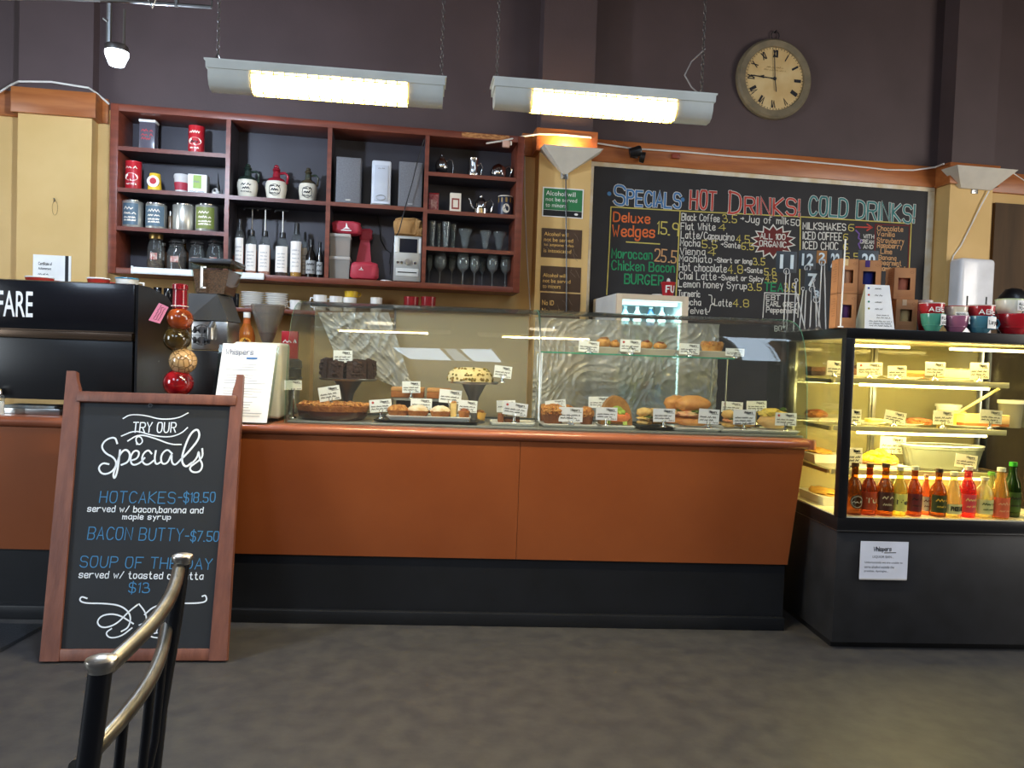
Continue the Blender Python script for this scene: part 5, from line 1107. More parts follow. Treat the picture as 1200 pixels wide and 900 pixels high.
# dark cake on a stand further left behind
x, z1b, r = stand('small black cake stand at the far left of the cabinet', 341, 441.5, 26, 4.25)
t = T('black_cake', 'small black cake at the far left end of the cabinet', 'cake', (x, 4.25, z1b-.0015)); hk = cp(342, 420, 4.25)[1]-z1b
O('sponge', MB().lathe([(0, 0), (r*.9, 0), (r*.88, hk*.45), (0, hk*.45)]), mat('black_sponge', '201d1e', .7, bump=.5, bscale=60), t); O('icing', MB().lathe([(0, hk*.46), (r*.95, hk*.5), (r*.9, hk*.9), (r*.6, hk), (0, hk)]), mat('black_icing', '26262a', .4), t)
card('blank white card under the black cake at the far left', [(334, 446), (356, 446), (353, 457), (334, 457)], 4.0, CZ0, 'clip', seed=3, lines=0)
# tray of dusted pies in front
def tray(label, x0, x1, ytop, Y, dep, th=.012, z=None, m_=None, name='serving_tray', lip=True):
    a, b_ = cp(x0, ytop, Y), cp(x1, ytop, Y); w = b_[0]-a[0]; z = a[1]-th if z is None else z
    t = T(name, label, 'tray', ((a[0]+b_[0])/2, Y+dep/2, z+.0005)); mm = m_ or M_plate
    O('dish', MB().hexa([(-w*.44, -dep*.42, 0), (w*.44, -dep*.42, 0), (w*.44, dep*.42, 0), (-w*.44, dep*.42, 0)], [(-w/2, -dep/2, th), (w/2, -dep/2, th), (w/2, dep/2, th), (-w/2, dep/2, th)]), mm, t)
    if lip: O('rim', MB().box(0, -dep/2+.004, th, w, .008, .003).box(0, dep/2-.004, th, w, .008, .003).box(-w/2+.004, 0, th, .008, dep, .003).box(w/2-.004, 0, th, .008, dep, .003), mm, t)
    return (a[0]+b_[0])/2, Y+dep/2, z+th+.0005, w
zt = CZ0
sl = tray('black slab under the white tray of dusted pies', 438, 560, 491, 3.89, .26, .012, CZ0, M_slab, 'serving_slab')
x, y, z_, w = tray('white tray holding the sugar-dusted pies', 452, 552, 484, 3.90, .22, .022, sl[2]-.0005)
def pastry(name, label, cat, px, py, wpx, hpx, Y, z, mats, seed=0, top=None, grp=None, dy=.9):
    a = cp(px, py, Y); w = wpx*Y/900; h = hpx*Y/900
    t = T(name, label, cat, (a[0], Y, z+.0005), 0, grp)
    return t, w, h
for k, (px, wx) in enumerate(((467, 27), (489.5, 27), (516, 25))):
    t, w, h = pastry('dusted_pie', '%s of the three sugar-dusted pies on the white tray' % ['leftmost', 'middle', 'rightmost'][k], 'pie', px, 480, wx, 13, 3.97, z_, None, k, grp='sugar-dusted pies')
    r = w/2; O('case', MB().lathe([(0, 0), (r*.8, 0), (r, h*.45), (r*.92, h*.5), (0, h*.5)]), M_pie, t); O('filling', MB().blob((0, 0, h*.45), r*.93, r*.93, h*.5, .18, 6, 3, k, 0), [M_crumb, M_crumb, M_sugar][k] if k == 0 else M_sugar, t)
t, w, h = pastry('small_pie', 'small brown tart at the right end of the white tray', 'tart', 544, 482, 14, 10, 3.96, z_, None); r = w/2
O('case', MB().lathe([(0, 0), (r*.8, 0), (r, h*.7), (r*.9, h*.75), (0, h*.6)]), M_pie, t); O('filling', MB().blob((0, 0, h*.65), r*.8, r*.8, h*.4, .3, 6, 2, 7, 0), mat('mince_filling', '8a4a28', .7, bump=.8, bscale=90), t)
t, w, h = pastry('small_slice', 'pale almond slice behind the front price card on the white tray', 'slice', 531.5, 480, 7, 16, 3.99, z_, None); O('sponge', MB().box(0, 0, 0, w, .06, h, .003), mat('almond_slice', 'd9b877', .8, bump=.6, bscale=90), t); O('topping', MB().blob((0, 0, h), w*.5, .03, .01, .3, 6, 2, 2), M_crumb, t)
card('price card at the left end of the white pie tray', [(432.5, 469), (459, 467.5), (459, 482), (434, 484)], 3.99, sl[2], 'clip', seed=4, dot=1)
card('price card directly behind the middle dusted pie', [(482, 467), (507, 467.5), (506, 481), (481, 480)], 4.03, z_, 'clip', seed=5)
card('large tilted price card right of the dusted pies', [(516, 456), (542, 458), (540, 474), (514, 471)], 4.01, z_, 'clip', seed=6)
card('price card in front of the pale almond slice', [(539, 469), (560, 470), (559, 484.5), (536, 482)], 3.965, sl[2], 'clip', seed=7)
# brown slices on a raised tray behind
x, y, z2, w = tray('steel tray raised behind the white pie tray with two caramel slices', 458, 536, 466.5, 4.10, .16, .012, None, M_steel)
O('riser', MB().box(0, 0, CZ0-z2+.0135+.0, .3, .1, z2-CZ0-.0145), M_slab, bpy.data.objects['serving_tray.001'] if 'serving_tray.001' in bpy.data.objects else None)
for k, (px, wx) in enumerate(((477, 38), (514, 28))):
    t, w, h = pastry('caramel_slice', '%s caramel slice on the raised steel tray' % ['left', 'right'][k], 'slice', px, 466, wx, 12, 4.12, z2+.0025, None, grp='caramel slices'); O('base', MB().box(0, .05, 0, w, .09, h*.62, .004), mat('biscuit_base', 'a8652f', .8, c2='94541f', scale=20, bump=.4), t); O('topping', MB().box(0, .05, h*.62, w, .09, h*.38, .005), mat('caramel_top', 'c58c50', .6), t)
card('price card before the raised caramel slices', [(471.5, 447), (493, 447), (492.5, 460.5), (471.5, 460.5)], 4.09, z2, 'clip', seed=8)
# pistachio cream cake
x, z1, r = stand('steel cake stand carrying the cream cake', 555.5, 447, 58, 4.08)
hk = cp(550, 430, 4.08)[1]-z1
t = T('cream_cake', 'cream-iced cake sprinkled with nuts on the middle cake stand', 'cake', (cp(551, 447, 4.08)[0], 4.08, z1-.0015)); rc = 26*4.08/900
O('cake', MB().lathe([(0, 0), (rc, 0), (rc, hk*.4), (rc*.93, hk*.68), (rc*.7, hk*.9), (rc*.35, hk*.99), (0, hk)], seg=32), mat('cream_icing', 'ecd9a6', .5, c2='e2cb90', scale=12, bump=.4), t)
m = MB(); r_ = random.Random(8)
for k in range(150):
    a = r_.uniform(0, 6.28); q = r_.random(); rr_, zz_ = (rc*1.0, hk*(.1+.9*q*.4)) if q < .45 else (rc*(.99-.3*(q-.45)/.55), hk*(.45+.47*(q-.45)/.55)); m.blob((rr_*math.cos(a), rr_*math.sin(a), zz_), .008, .008, .007, .3, 5, 1, k)
o = O('nut_crumbs', m, mat('pistachio_crumbs', 'a07a34', .8, c2='66601f', scale=40), t); o['kind'] = 'stuff'
card('tilted price card on the cream cake stand, right of the cake', [(580, 428), (601, 430), (598.5, 444.5), (578.5, 441.5)], 4.02, z1, 'clip', seed=9)
# biscuits and plate at the right of the left half
x, y, z3, w = tray('pale plate under the brown biscuits beside the glass joint', 575, 628, 487, 3.91, .2, .014, CZ0, M_plate)
t, w, h = pastry('biscuit', 'brown sandwich biscuit half behind the front price card, left of the glass joint', 'biscuit', 587, 482, 7, 10, 3.98, z3, None); O('wafer', MB().box(0, 0, 0, w, .06, h, .004), mat('brown_biscuit', '7f4a2a', .8, bump=.4), t); O('filling', MB().box(.003, -.001, h*.3, w, .056, h*.3, .002), M_choc, t)
t, w, h = pastry('brown_slice', 'low brown slice behind the front price card beside the glass joint', 'slice', 600, 484, 18, 6, 4.0, z3, None); O('base', MB().box(0, 0, 0, w, .07, h*.6, .003), mat('brown_biscuit'), t); O('topping', MB().box(0, 0, h*.6, w, .07, h*.4, .003), M_choc, t)
card('small white card with a tick behind the biscuits', [(582, 469.5), (604, 469), (604, 483), (582, 483)], 4.08, z3, 'clip', seed=10, lines=1)
card('grey-white price card with red sticker before the biscuits', [(590.5, 470), (619, 474), (617, 489), (588.5, 485)], 3.93, z3-.0, 'clip', seed=11, dot=1, mc=mat('card_greyed', 'd5d8e4', .6))
t, w, h = pastry('scone', 'small golden scone behind the small tart', 'scone', 563, 476, 13, 9, 4.1, CZ0, None); 
bpy.data.objects[t.name].location.z = CZ0+.0005; O('crust', MB().blob((0, 0, .03), w*.5, w*.45, .034, .2, 6, 3, 9, -.8), mat('golden_scone', 'd4a552', .8, bump=.6, bscale=60), t); O('crumb', MB().blob((0, 0, .055), w*.4, w*.35, .012, .3, 6, 2, 1), M_crumb, t)

# ------------------------------------------------------------------ right half, glass shelf
zS = CT+.0005+zsh+.0012
M_tan = mat('tan_serving_dish', 'cfc9ba', .35)
for k, (a, c) in enumerate(((672, 727), (733, 793), (803, 862))):
    x, y, z4, w = tray('%s of the three oval dishes on the upper glass shelf' % ['leftmost', 'middle', 'rightmost'][k], a, c, 411.5+k*1.8, 3.97, .2, .03, zS, M_tan, 'serving_dish')
M_danish = mat('danish_pastry', 'd2a05c', .7, c2='b67a3a', scale=30, bump=.6, bscale=50)
def roundp(name, label, cat, px, py, wpx, hpx, Y, z, m_, m2, seed, grp=None):
    t, w, h = pastry(name, label, cat, px, py, wpx, hpx, Y, z, None, grp=grp); r = w/2
    O('pastry', MB().blob((0, 0, h*.45), r, r*.85, h*.5, .12, 5, 3, seed, -.75), m_, t); O('topping', MB().blob((0, -.004, h*.8), r*.6, r*.55, h*.26, .3, 6, 2, seed+3), m2, t)
roundp('danish', 'round danish with dark centre on the left oval dish', 'pastry', 707, 410, 18, 12, 4.05, zS+.033, M_danish, mat('danish_filling', '8a5a30', .6), 1); roundp('danish', 'sliced pale danish right beside the dark-centred danish on the left dish', 'pastry', 720, 411, 13, 9, 4.08, zS+.033, M_danish, M_crumb, 2)
roundp('sweet_tart', 'left of two small tarts on the middle oval dish', 'tart', 757, 412, 16, 10, 4.05, zS+.033, M_danish, mat('jam_filling', '7c3a20', .4), 3, 'small tarts'); roundp('sweet_tart', 'right of two small tarts on the middle oval dish', 'tart', 773, 413, 16, 9, 4.05, zS+.033, M_danish, mat('jam_filling'), 4, 'small tarts')
t, w, h = pastry('nut_tart', 'lumpy nut tart on the right oval dish', 'tart', 834, 415, 27, 13, 4.05, zS+.033, None); r = w/2
O('case', MB().lathe([(0, 0), (r*.85, 0), (r, h*.5), (r*.9, h*.55), (0, h*.5)], sy=.8), M_danish, t); m = MB(); r_ = random.Random(2)
for k in range(26): a = r_.uniform(0, 6.28); q = r*.85*math.sqrt(r_.random()); m.blob((q*math.cos(a), q*math.sin(a)*.8, h*.65), .017, .015, h*.25, .3, 5, 1, k)
o = O('nuts', m, mat('glazed_nuts', 'a86c35', .5, c2='c79255', scale=40), t); o['kind'] = 'stuff'
card('price card left of the dark-centred danish on the glass shelf', [(679, 399), (702, 401.5), (702, 414), (677, 412.5)], 3.96, zS, 'ring', seed=12); card('price card between danish and small tarts on the glass shelf', [(728, 397.5), (751, 399), (751, 413), (726, 412)], 3.96, zS, 'ring', seed=13, dot=1)
card('price card left of the nut tart on the glass shelf', [(796, 402), (820, 403.5), (819, 416), (796, 415)], 3.96, zS, 'ring', seed=14); card('price card at the right end of the glass shelf', [(850, 408), (872, 409), (872, 418), (850, 417)], 3.97, zS, 'ring', seed=15)
# ------------------------------------------------------------------ right half, cabinet floor
trs = [(634, 706, 497, 'white dish of muffins right of the glass joint'), (700, 745, 497, 'white dish under the salad bagel'), (750, 789, 499, 'black slab under the open sandwiches'), (790, 846, 501, 'white dish under the big filled croissant'), (845, 893, 503, 'white dish under the egg sandwiches'), (890, 938, 503, 'white dish under the pale roll at the right end')]
ZT = []
for k, (a, c, y_, lb) in enumerate(trs): ZT.append(tray(lb, a, c, y_, 3.895, .24, .016, CZ0, M_slab if k == 2 else M_plate, 'serving_dish', lip=True)[2]+.0025)
M_muff = mat('muffin_cake', 'b07138', .85, c2='8c5226', scale=40, bump=.8, bscale=90); M_mcase = mat('dark_muffin_base', '6d3d1f', .8, bump=.5)
for k, (px, py, wx, hx, Y) in enumerate(((648, 492, 27, 22, 3.96), (687, 492, 18, 20, 3.97), (640, 486, 20, 20, 4.09), (665, 486, 18, 19, 4.09))):
    t, w, h = pastry('muffin', ['crumble-topped muffin, front left by the glass joint', 'crumble-topped muffin, front right behind the price card', 'crumble-topped muffin, back left by the glass joint', 'crumble-topped muffin, back right behind the leaning card'][k], 'muffin', px, py, wx, hx, Y, ZT[0], None, grp='crumble-topped muffins'); r = w/2
    O('base', MB().lathe([(0, 0), (r*.78, 0), (r*.95, h*.55), (0, h*.55)]), M_mcase, t); O('crumble_top', MB().blob((0, 0, h*.62), r*1.02, r, h*.4, .2, 9, 4, k+2, -.6), M_crumb, t)
# bagel with salad
t, w, h = pastry('filled_bagel', 'large upright bagel filled with salad and orange salmon', 'sandwich', 721, 497, 38, 34, 3.99, ZT[1], None); r = w/2
m = MB(); P = [(r*math.cos(a*math.pi/14), h*.95*math.sin(a*math.pi/14)**.8*.95+.002) for a in range(15)]
def half_ring(r0, r1, y0, y1):
    mm = MB(); n = 16; A = []
    for i in range(n+1):
        a = math.pi*i/n; A.append([mm.v(r0*math.cos(a)*w/2, y0, r0*math.sin(a)*h), mm.v(r1*math.cos(a)*w/2, y0, r1*math.sin(a)*h), mm.v(r1*math.cos(a)*w/2, y1, r1*math.sin(a)*h), mm.v(r0*math.cos(a)*w/2, y1, r0*math.sin(a)*h)])
    for a, b_ in zip(A, A[1:]):
        for j in range(4): mm.f([a[j], a[(j+1) % 4], b_[(j+1) % 4], b_[j]], True)
    mm.f(A[0]); mm.f(A[-1]); return mm
O('bread', half_ring(.62, 1, -.03, .05), mat('bagel_crust', 'a97840', .6, c2='8f5f2c', scale=18, bump=.3), t); O('lettuce', half_ring(.4, .66, -.036, .03), mat('lettuce', '8fae3c', .5, c2='b9cf6a', scale=24, bump=.6), t); O('tomato', MB().blob((r*.1, -.02, h*.27), r*.85, .03, h*.2, .2, 5, 3, 3), mat('salmon_filling', 'd8643a', .4, c2='e58a50', scale=20), t); O('lower_bread', MB().blob((0, 0, .012), r*.9, .04, .013, .1, 4, 2, 1), mat('bagel_crust'), t); O('sprout', MB().blob((r*.28, -.035, h*.42), r*.26, .014, h*.1, .3, 6, 2, 4), mat('lettuce'), t)
# open sandwiches
M_bread = mat('pale_bread', 'd9b777', .8, c2='c69a58', scale=30, bump=.6, bscale=60)
def sandwich(label, px, py, wpx, hpx, Y, z, seed, fill=('ham', 'c96a5a'), bread=None, grp=None):
    t, w, h = pastry('sandwich', label, 'sandwich', px, py, wpx, hpx, Y, z, None, grp=grp); r = w/2; bb = bread or M_bread
    O('bread', MB().blob((0, 0, h*.17), r*.95, .045, h*.17, .1, 5, 3, seed, -.8), bb, t); O('filling', MB().blob((0, -.008, h*.42), r*.98, .045, h*.12, .3, 8, 3, seed+1), mat(fill[0], fill[1], .5, c2='e0c08a', scale=26), t); O('salad', MB().blob((r*.3, -.02, h*.5), r*.6, .035, h*.08, .4, 9, 3, seed+2), mat('dark_salad_leaf', '41521f', .5, c2='6d7a2e', scale=20), t); O('top_bread', MB().blob((0, 0, h*.74), r, .05, h*.28, .14, 5, 3, seed+3), bb, t)
sandwich('toasted pale sandwich left of the price card on the black slab', 755, 497, 20, 21, 3.98, ZT[2], 1, ('cheese_fill', 'd8b25a')); sandwich('pale sandwich half hidden behind the toasted one on the black slab', 768, 495, 26, 19, 4.06, ZT[2], 5, ('cheese_fill', 'd8b25a'))
M_crois = mat('croissant_crust', 'b9743a', .5, c2='d39a58', scale=14, bump=.5, bscale=30)
sandwich('big golden croissant filled with egg and ham', 811, 499, 42, 36, 3.99, ZT[3], 9, ('ham_fill', 'cf7a62'), M_crois); sandwich('darker filled croissant behind the big golden one', 793, 495, 34, 34, 4.1, ZT[3], 13, ('ham_fill', 'cf7a62'), M_crois)
sandwich('salmon and egg sandwich behind the pale two-line card', 853, 500, 15, 21, 3.99, ZT[4], 15, ('salmon_fill', 'd9825c')); sandwich('egg sandwich squeezed behind the front card of the egg dish', 872, 498, 26, 19, 4.05, ZT[4], 17, ('egg_fill', 'e0b25a'))
t, w, h = pastry('filled_roll', 'pale domed bread roll with yellow filling at the right end of the cabinet', 'roll', 906, 501, 38, 26, 4.0, ZT[5], None); r = w/2
O('roll', MB().blob((0, 0, h*.36), r*.95, .06, h*.38, .1, 4, 3, 21, -.85), mat('floury_roll', 'c9a065', .85, c2='d9bb84', scale=14, bump=.4), t); O('filling', MB().blob((-.01, 0, h*.72), r*.85, .055, h*.24, .35, 9, 3, 22), mat('egg_salad', 'd9b848', .7, c2='e6cf70', scale=24, bump=.6), t)
O('herb', MB().blob((r*.45, -.03, h*.92), .02, .014, .012, .5, 8, 2, 3), mat('parsley', '2f4a18', .6), t)
cs = [((638, 470), (663, 468), (663, 477), (640, 480), 4.04, 0, 'leaning card on top of the back muffins'), ((654, 477), (683, 478), (682, 495), (655, 494), 3.915, 0, 'price card in front of the two front muffins'), ((690, 465), (716, 465), (714, 478), (690, 478), 4.1, 1, 'price card standing behind the salad bagel'), ((699, 477), (724, 478), (723, 493), (698, 492), 3.915, 1, 'price card in front of the salad bagel'), ((765, 479), (790.5, 479), (791, 495), (765, 494), 3.915, 2, 'price card in front of the open sandwiches'), ((797, 466), (825, 467), (825, 480), (797, 480), 4.13, 3, 'price card behind the big croissant'), ((821, 479), (845, 480.5), (842, 498), (818, 496), 3.915, 3, 'tilted price card at the lower right of the big croissant'), ((845, 470), (870, 472), (870, 484), (845, 483), 4.1, 4, 'back price card with sticker over the egg sandwiches'), ((859, 480.5), (885, 480), (885, 498.5), (859, 497), 3.915, 4, 'three-line price card in front of the egg sandwiches'), ((876, 470), (900, 470), (898, 482), (875, 482), 4.12, 5, 'back price card left of the pale roll'), ((909.5, 483.5), (934, 484.5), (933, 499.5), (908, 498.5), 3.915, 5, 'price card at the far right in front of the pale roll')]
for k, (a, b_, c, d, Y, ti, lb) in enumerate(cs): card(lb, [a, b_, c, d], Y, ZT[ti]-.0025 if Y < 4 else ZT[ti]-.0025, 'ring' if k == 1 else 'clip', seed=20+k, dot=k in (5, 7, 10), lines=3 if k == 8 else 2, mc=mat('card_greyed') if k in (1, 3, 4, 6, 8, 10) else None)
# ================================================================== drinks fridge against the wall
d0 = .60; fu0, fu1, fzt = .834, 1.296, 1.768; fw = fu1-fu0
t = WT('drinks_fridge', 'small white glass-door drinks fridge with lit interior behind the cake cabinet', 'fridge', (fu0+fu1)/2, .02, 0)
M_fr = mat('fridge_white', 'dcdedd', .4); M_frame = mat('cream_door_frame', 'dccab2', .45)
D_ = d0-.02
b = MB().box(-fw/2+.01, -D_/2, .05, .02, D_-.04, fzt-.05).box(fw/2-.01, -D_/2, .05, .02, D_-.04, fzt-.05).box(0, -.02, .05, fw-.04, .02, fzt-.05).box(0, -D_/2, fzt-.03, fw-.04, D_-.04, .03).box(0, -D_/2, .05, fw-.04, D_-.04, .25)
O('cabinet', b, M_fr, t); O('plinth', MB().box(0, -D_/2, 0, fw-.04, D_-.1, .05), M_black, t)
lf = .035
o = O('door_frame', MB().box(-fw/2+lf/2, -D_+.01, .06, lf, .03, fzt-.06, .004).box(fw/2-lf/2-.004, -D_+.01, .06, lf+.008, .03, fzt-.06, .004).box(0, -D_+.01, fzt-.035, fw-2*lf, .03, .035).box(0, -D_+.01, .06, fw-2*lf, .03, .3), M_frame, t)
O('glass', MB().box(0, -D_+.01, .36, fw-2*lf, .006, fzt-.4), M_glass, o)
O('badge', MB().box(.02, -D_-.0025, fzt-.03, .12, .003, .016), M_ink2, o)
LEDM = mat('cool_led_panel', 'dff3ff', .4, emit=2.2, ec='cfeeff')
O('lamp', MB().box(0, -D_+.08, fzt-.06, fw-.1, .05, .02), mat('cool_led_tube', 'e8f8ff', .4, emit=1.8, ec='b8e4f5'), t)
l_ = bpy.data.lights.new('fridge_light', 'AREA'); l_.shape = 'RECTANGLE'; l_.size = fw-.12; l_.size_y = .06; l_.energy = 1.6; l_.color = (.62, .9, 1)
o = bpy.data.objects.new('fridge_light', l_); COL.objects.link(o); o.parent = t; o.location = (0, -D_+.1, fzt-.07)
l_ = bpy.data.lights.new('fridge_side_light', 'AREA'); l_.shape = 'RECTANGLE'; l_.size = .03; l_.size_y = 1.2; l_.energy = 2; l_.color = (.62, .9, 1)
o = bpy.data.objects.new('fridge_side_light', l_); COL.objects.link(o); o.parent = t; o.location = (fw/2-.05, -D_+.06, 1.1); o.rotation_euler = (rad(90), 0, rad(150))
O('side_lamp', MB().box(fw/2-.032, -D_+.04, .5, .016, .02, fzt-.6), mat('cool_led_tube'), t)
SH = []
for zz_ in (.55, .82, 1.09, 1.36, 1.58):
    O('wire_shelf', MB().box(0, -D_/2+.02, zz_, fw-.05, D_-.16, .006), mat('white_wire', 'cfd8da', .4), t); SH.append(zz_)
def can(u, d, z, r, h, c, label, kind='bottle', c2='e9e9e9', name=None):
    tt = WT(name or ('drink_'+kind), label, kind, (fu0+fu1)/2+u, d, z)
    ms = mat('drink_'+c, c, .3)
    if kind == 'can': O('body', MB().lathe([(0, 0), (r*.8, 0), (r, h*.05), (r, h*.92), (r*.8, h), (0, h)], seg=16), ms, tt); O('band', arc_patch(r, h*.3, h*.6, -170, -10), mat('drink_'+c2, c2, .4), tt)
    else: O('body', MB().lathe([(0, 0), (r, 0), (r, h*.55), (r*.42, h*.8), (r*.4, h*.92), (0, h*.92)], seg=16), ms, tt); O('cap', MB().cyl(0, 0, h*.9, r*.46, h*.1, 12), mat('drink_'+c2, c2, .4), tt); O('label_wrap', arc_patch(r, h*.14, h*.42, -170, -10), M_paper, tt)
specs = [(-.12, 'b8343a', 'red'), (-.035, '2f8a4e', 'green'), (.05, '7fae4a', 'lime green'), (.125, '3f7a48', 'dark green')]
for k, (u, c, nm) in enumerate(specs): can(u, .42, SH[3]+.0065, .032, .17, c, '%s drink bottle on the upper shelf inside the drinks fridge' % nm, 'bottle', 'e8ddc8')
for k, (u, c, nm) in enumerate(((-.13, 'c4c9cc', 'silver'), (-.05, 'd8b24a', 'yellow'), (.03, 'b7443c', 'red'), (.11, '4a78a8', 'blue'))): can(u, .42, SH[2]+.0065, .03, .13, c, '%s drink can on the middle shelf inside the drinks fridge' % nm, 'can')
for k, (u, c, nm) in enumerate(((-.12, '9cc3d8', 'pale blue'), (-.04, 'd8d8d4', 'milky white'), (.05, '3f6a9c', 'deep blue'), (.125, 'c8d8dc', 'clear'))): can(u, .42, SH[4]+.0065, .026, .12, c, '%s small bottle on the top shelf inside the drinks fridge' % nm, 'bottle')
u, z = wp(782.5, 341, .4)
a, b_ = wp(775, 335, .5), wp(791, 335, .5); w = b_[0]-a[0]; zt = wp(782, 331, .5)[1]; h = max(.06, zt-fzt)
tt = WT('paper_cup', 'small red and white paper cup standing on the drinks fridge', 'cup', (a[0]+b_[0])/2, .5, fzt+.0005); r = w/2
O('body', MB().lathe([(0, 0), (r*.72, 0), (r*.98, h*.92), (r*1.04, h*.95), (r*1.0, h), (r*.95, h*.94), (r*.7, h*.1), (0, h*.1)]), M_redtin, tt)
m = MB()
for k, ch in enumerate('FU'): write(m, ch, (-r*.55+k*r*.62, h*.3), (-r*.12+k*r*.62, h*.3), h*.42, .008, 0)
O('lettering', bend(m, r*.9, .004), M_paper, tt); O('spoon', MB().blob((0, 0, h*1.04), .012, .012, .025, .1, 4, 2, 1), M_white, tt)
a = wp(770, 340, .5); tt = WT('white_disc', 'flat white lid lying left of the red paper cup on the fridge', 'lid', a[0], .5, fzt+.0005); O('lid', MB().lathe([(0, 0), (.035, 0), (.037, .008), (.03, .014), (0, .016)]), M_white, tt); O('rim', MB().ring((0, 0, .006), .036, .003, 'Z'), M_china, tt)

# ================================================================== tall cake fridge
FX, FX2, FY, FB = 1.776, 2.96, 3.546, 4.25; PZ, GZ0, GZ1, FT = .578, .645, 1.497, 1.545
t = T('cake_fridge', 'tall black framed glass cake fridge with yellow lit shelves on a black plinth', 'fridge', (0, 0, 0))
M_fblack = mat('fridge_black', '121214', .3); M_plin = mat('plinth_black', '1a1a1c', .5, c2='222225', scale=9)
O('plinth', MB().box((FX+FX2)/2, (FY+FB)/2+.005, .035, FX2-FX-.01, FB-FY-.01, PZ-.035, .003), M_plin, t)
O('kick', MB().box((FX+FX2)/2, (FY+FB)/2+.02, 0, FX2-FX-.04, FB-FY-.06, .036), M_fblack, t)
PW = .045
def rect_bar(m, x0, x1, y0, y1, z0, z1, bev=.003): return m.box((x0+x1)/2, (y0+y1)/2, z0, x1-x0, y1-y0, z1-z0, bev)
m = MB()
rect_bar(m, FX, FX2, FY, FB, PZ, GZ0-.005)
for x0, x1, y0, y1 in ((FX, FX+PW, FY, FY+PW), (FX2-PW, FX2, FY, FY+PW), (FX, FX+PW, FB-PW, FB), (FX2-PW, FX2, FB-PW, FB)): rect_bar(m, x0, x1, y0, y1, GZ0-.005, GZ1)
rect_bar(m, FX, FX2, FY, FB, GZ1, FT)
O('frame', m, M_fblack, t)
O('edge_trim', MB().box((FX+FX2)/2, FY-.001, PZ-.002, FX2-FX, .004, .003).box(FX-.001, (FY+FB)/2, PZ-.002, .004, FB-FY, .003), M_steel, t)
M_fg = glass('fridge_glass', 'f6f6ea')
O('front_glass', MB().box((FX+FX2)/2, FY+.012, GZ0, FX2-FX-2*PW, .006, GZ1-GZ0), M_fg, t); O('side_glass', MB().box(FX+.012, (FY+FB)/2, GZ0, .006, FB-FY-2*PW, GZ1-GZ0), M_fg, t); O('side_glass', MB().box(FX2-.012, (FY+FB)/2, GZ0, .006, FB-FY-2*PW, GZ1-GZ0), M_fg, t)
M_fin = mat('fridge_lining', 'ded6b8', .45); M_fdoor = glass('fridge_back_glass', 'd0ccb8', body='c0b890', bodyfac=.5)
O('lining', MB().box((FX+FX2)/2, (FY+FB)/2, GZ0-.005, FX2-FX-.02, FB-FY-.02, .004), M_fin, t); O('lining', MB().box((FX+FX2)/2, (FY+FB)/2, GZ1-.004, FX2-FX-.02, FB-FY-.02, .004), M_fin, t)
for k, (x0, x1) in enumerate(((FX+PW, FX+.52), (FX+.50, FX2-PW))): o = O('back_door', MB().box((x0+x1)/2, FB-.02-.012*k, GZ0, x1-x0, .006, GZ1-GZ0-.005), M_fdoor, t); O('door_frame', MB().box(x1-.015, FB-.026-.012*k, GZ0, .03, .012, GZ1-GZ0-.005, .002).box(x0+.01, FB-.026-.012*k, GZ0, .02, .012, GZ1-GZ0-.005, .002), M_steel, o)
M_tube = mat('warm_fluorescent_tube', 'fff0b8', .4, emit=16, ec='ffe694')
YS = 3.74
fz = [1.307, 1.067, .848]
sx0, sx1 = FX+.05, cp(1181, 450, YS)[0]
for k, z in enumerate(fz):
    o = O('shelf', MB().box((sx0+sx1)/2, YS+.17, z-.006, sx1-sx0, .34, .007), M_cg, t)
    O('shelf_channel', MB().box((sx0+sx1)/2, YS-.006, z-.026, sx1-sx0, .014, .027, .002), mat('cream_channel', 'c9bf95', .4, .2), o)
    tx0, tx1 = cp(1007, 457, YS)[0], cp(1160, 459, YS)[0]
    if k == 0: pass
    O('tube', MB().box((tx0+tx1)/2, YS+.006, z-.040, tx1-tx0, .014, .014, .005), M_tube, o)
    l_ = bpy.data.lights.new('shelf_light', 'AREA'); l_.shape = 'RECTANGLE'; l_.size = tx1-tx0; l_.size_y = .02; l_.energy = 4; l_.color = (1, .83, .38)
    q = bpy.data.objects.new('shelf_light', l_); COL.objects.link(q); q.parent = o; q.location = ((tx0+tx1)/2, YS+.03, z-.045); q.rotation_euler = (rad(18), 0, 0)
    O('bracket', MB().box(sx1-.02, YS+.2, z-.03, .012, .3, .02).box(sx0+.01, YS+.2, z-.03, .012, .3, .02), M_steel, o)
O('arm', MB().tube([(sx1-.03, YS+.02, fz[0]-.03), (sx1-.14, YS+.24, fz[1]+.04)], .008, 8), mat('cream_channel'), t)
for xa, xb in ((cp(994, 406, YS)[0], cp(1066, 408, YS)[0]), (cp(1113, 410, YS)[0], FX2-.1)):
    O('top_tube', MB().box((xa+xb)/2, YS+.0, 1.462, xb-xa, .016, .014, .005), M_tube, t)
l_ = bpy.data.lights.new('top_light', 'AREA'); l_.shape = 'RECTANGLE'; l_.size = 1.0; l_.size_y = .04; l_.energy = 6; l_.color = (1, .83, .38)
q = bpy.data.objects.new('top_light', l_); COL.objects.link(q); q.parent = t; q.location = ((FX+FX2)/2, YS+.02, 1.455)
FL = GZ0-.0005
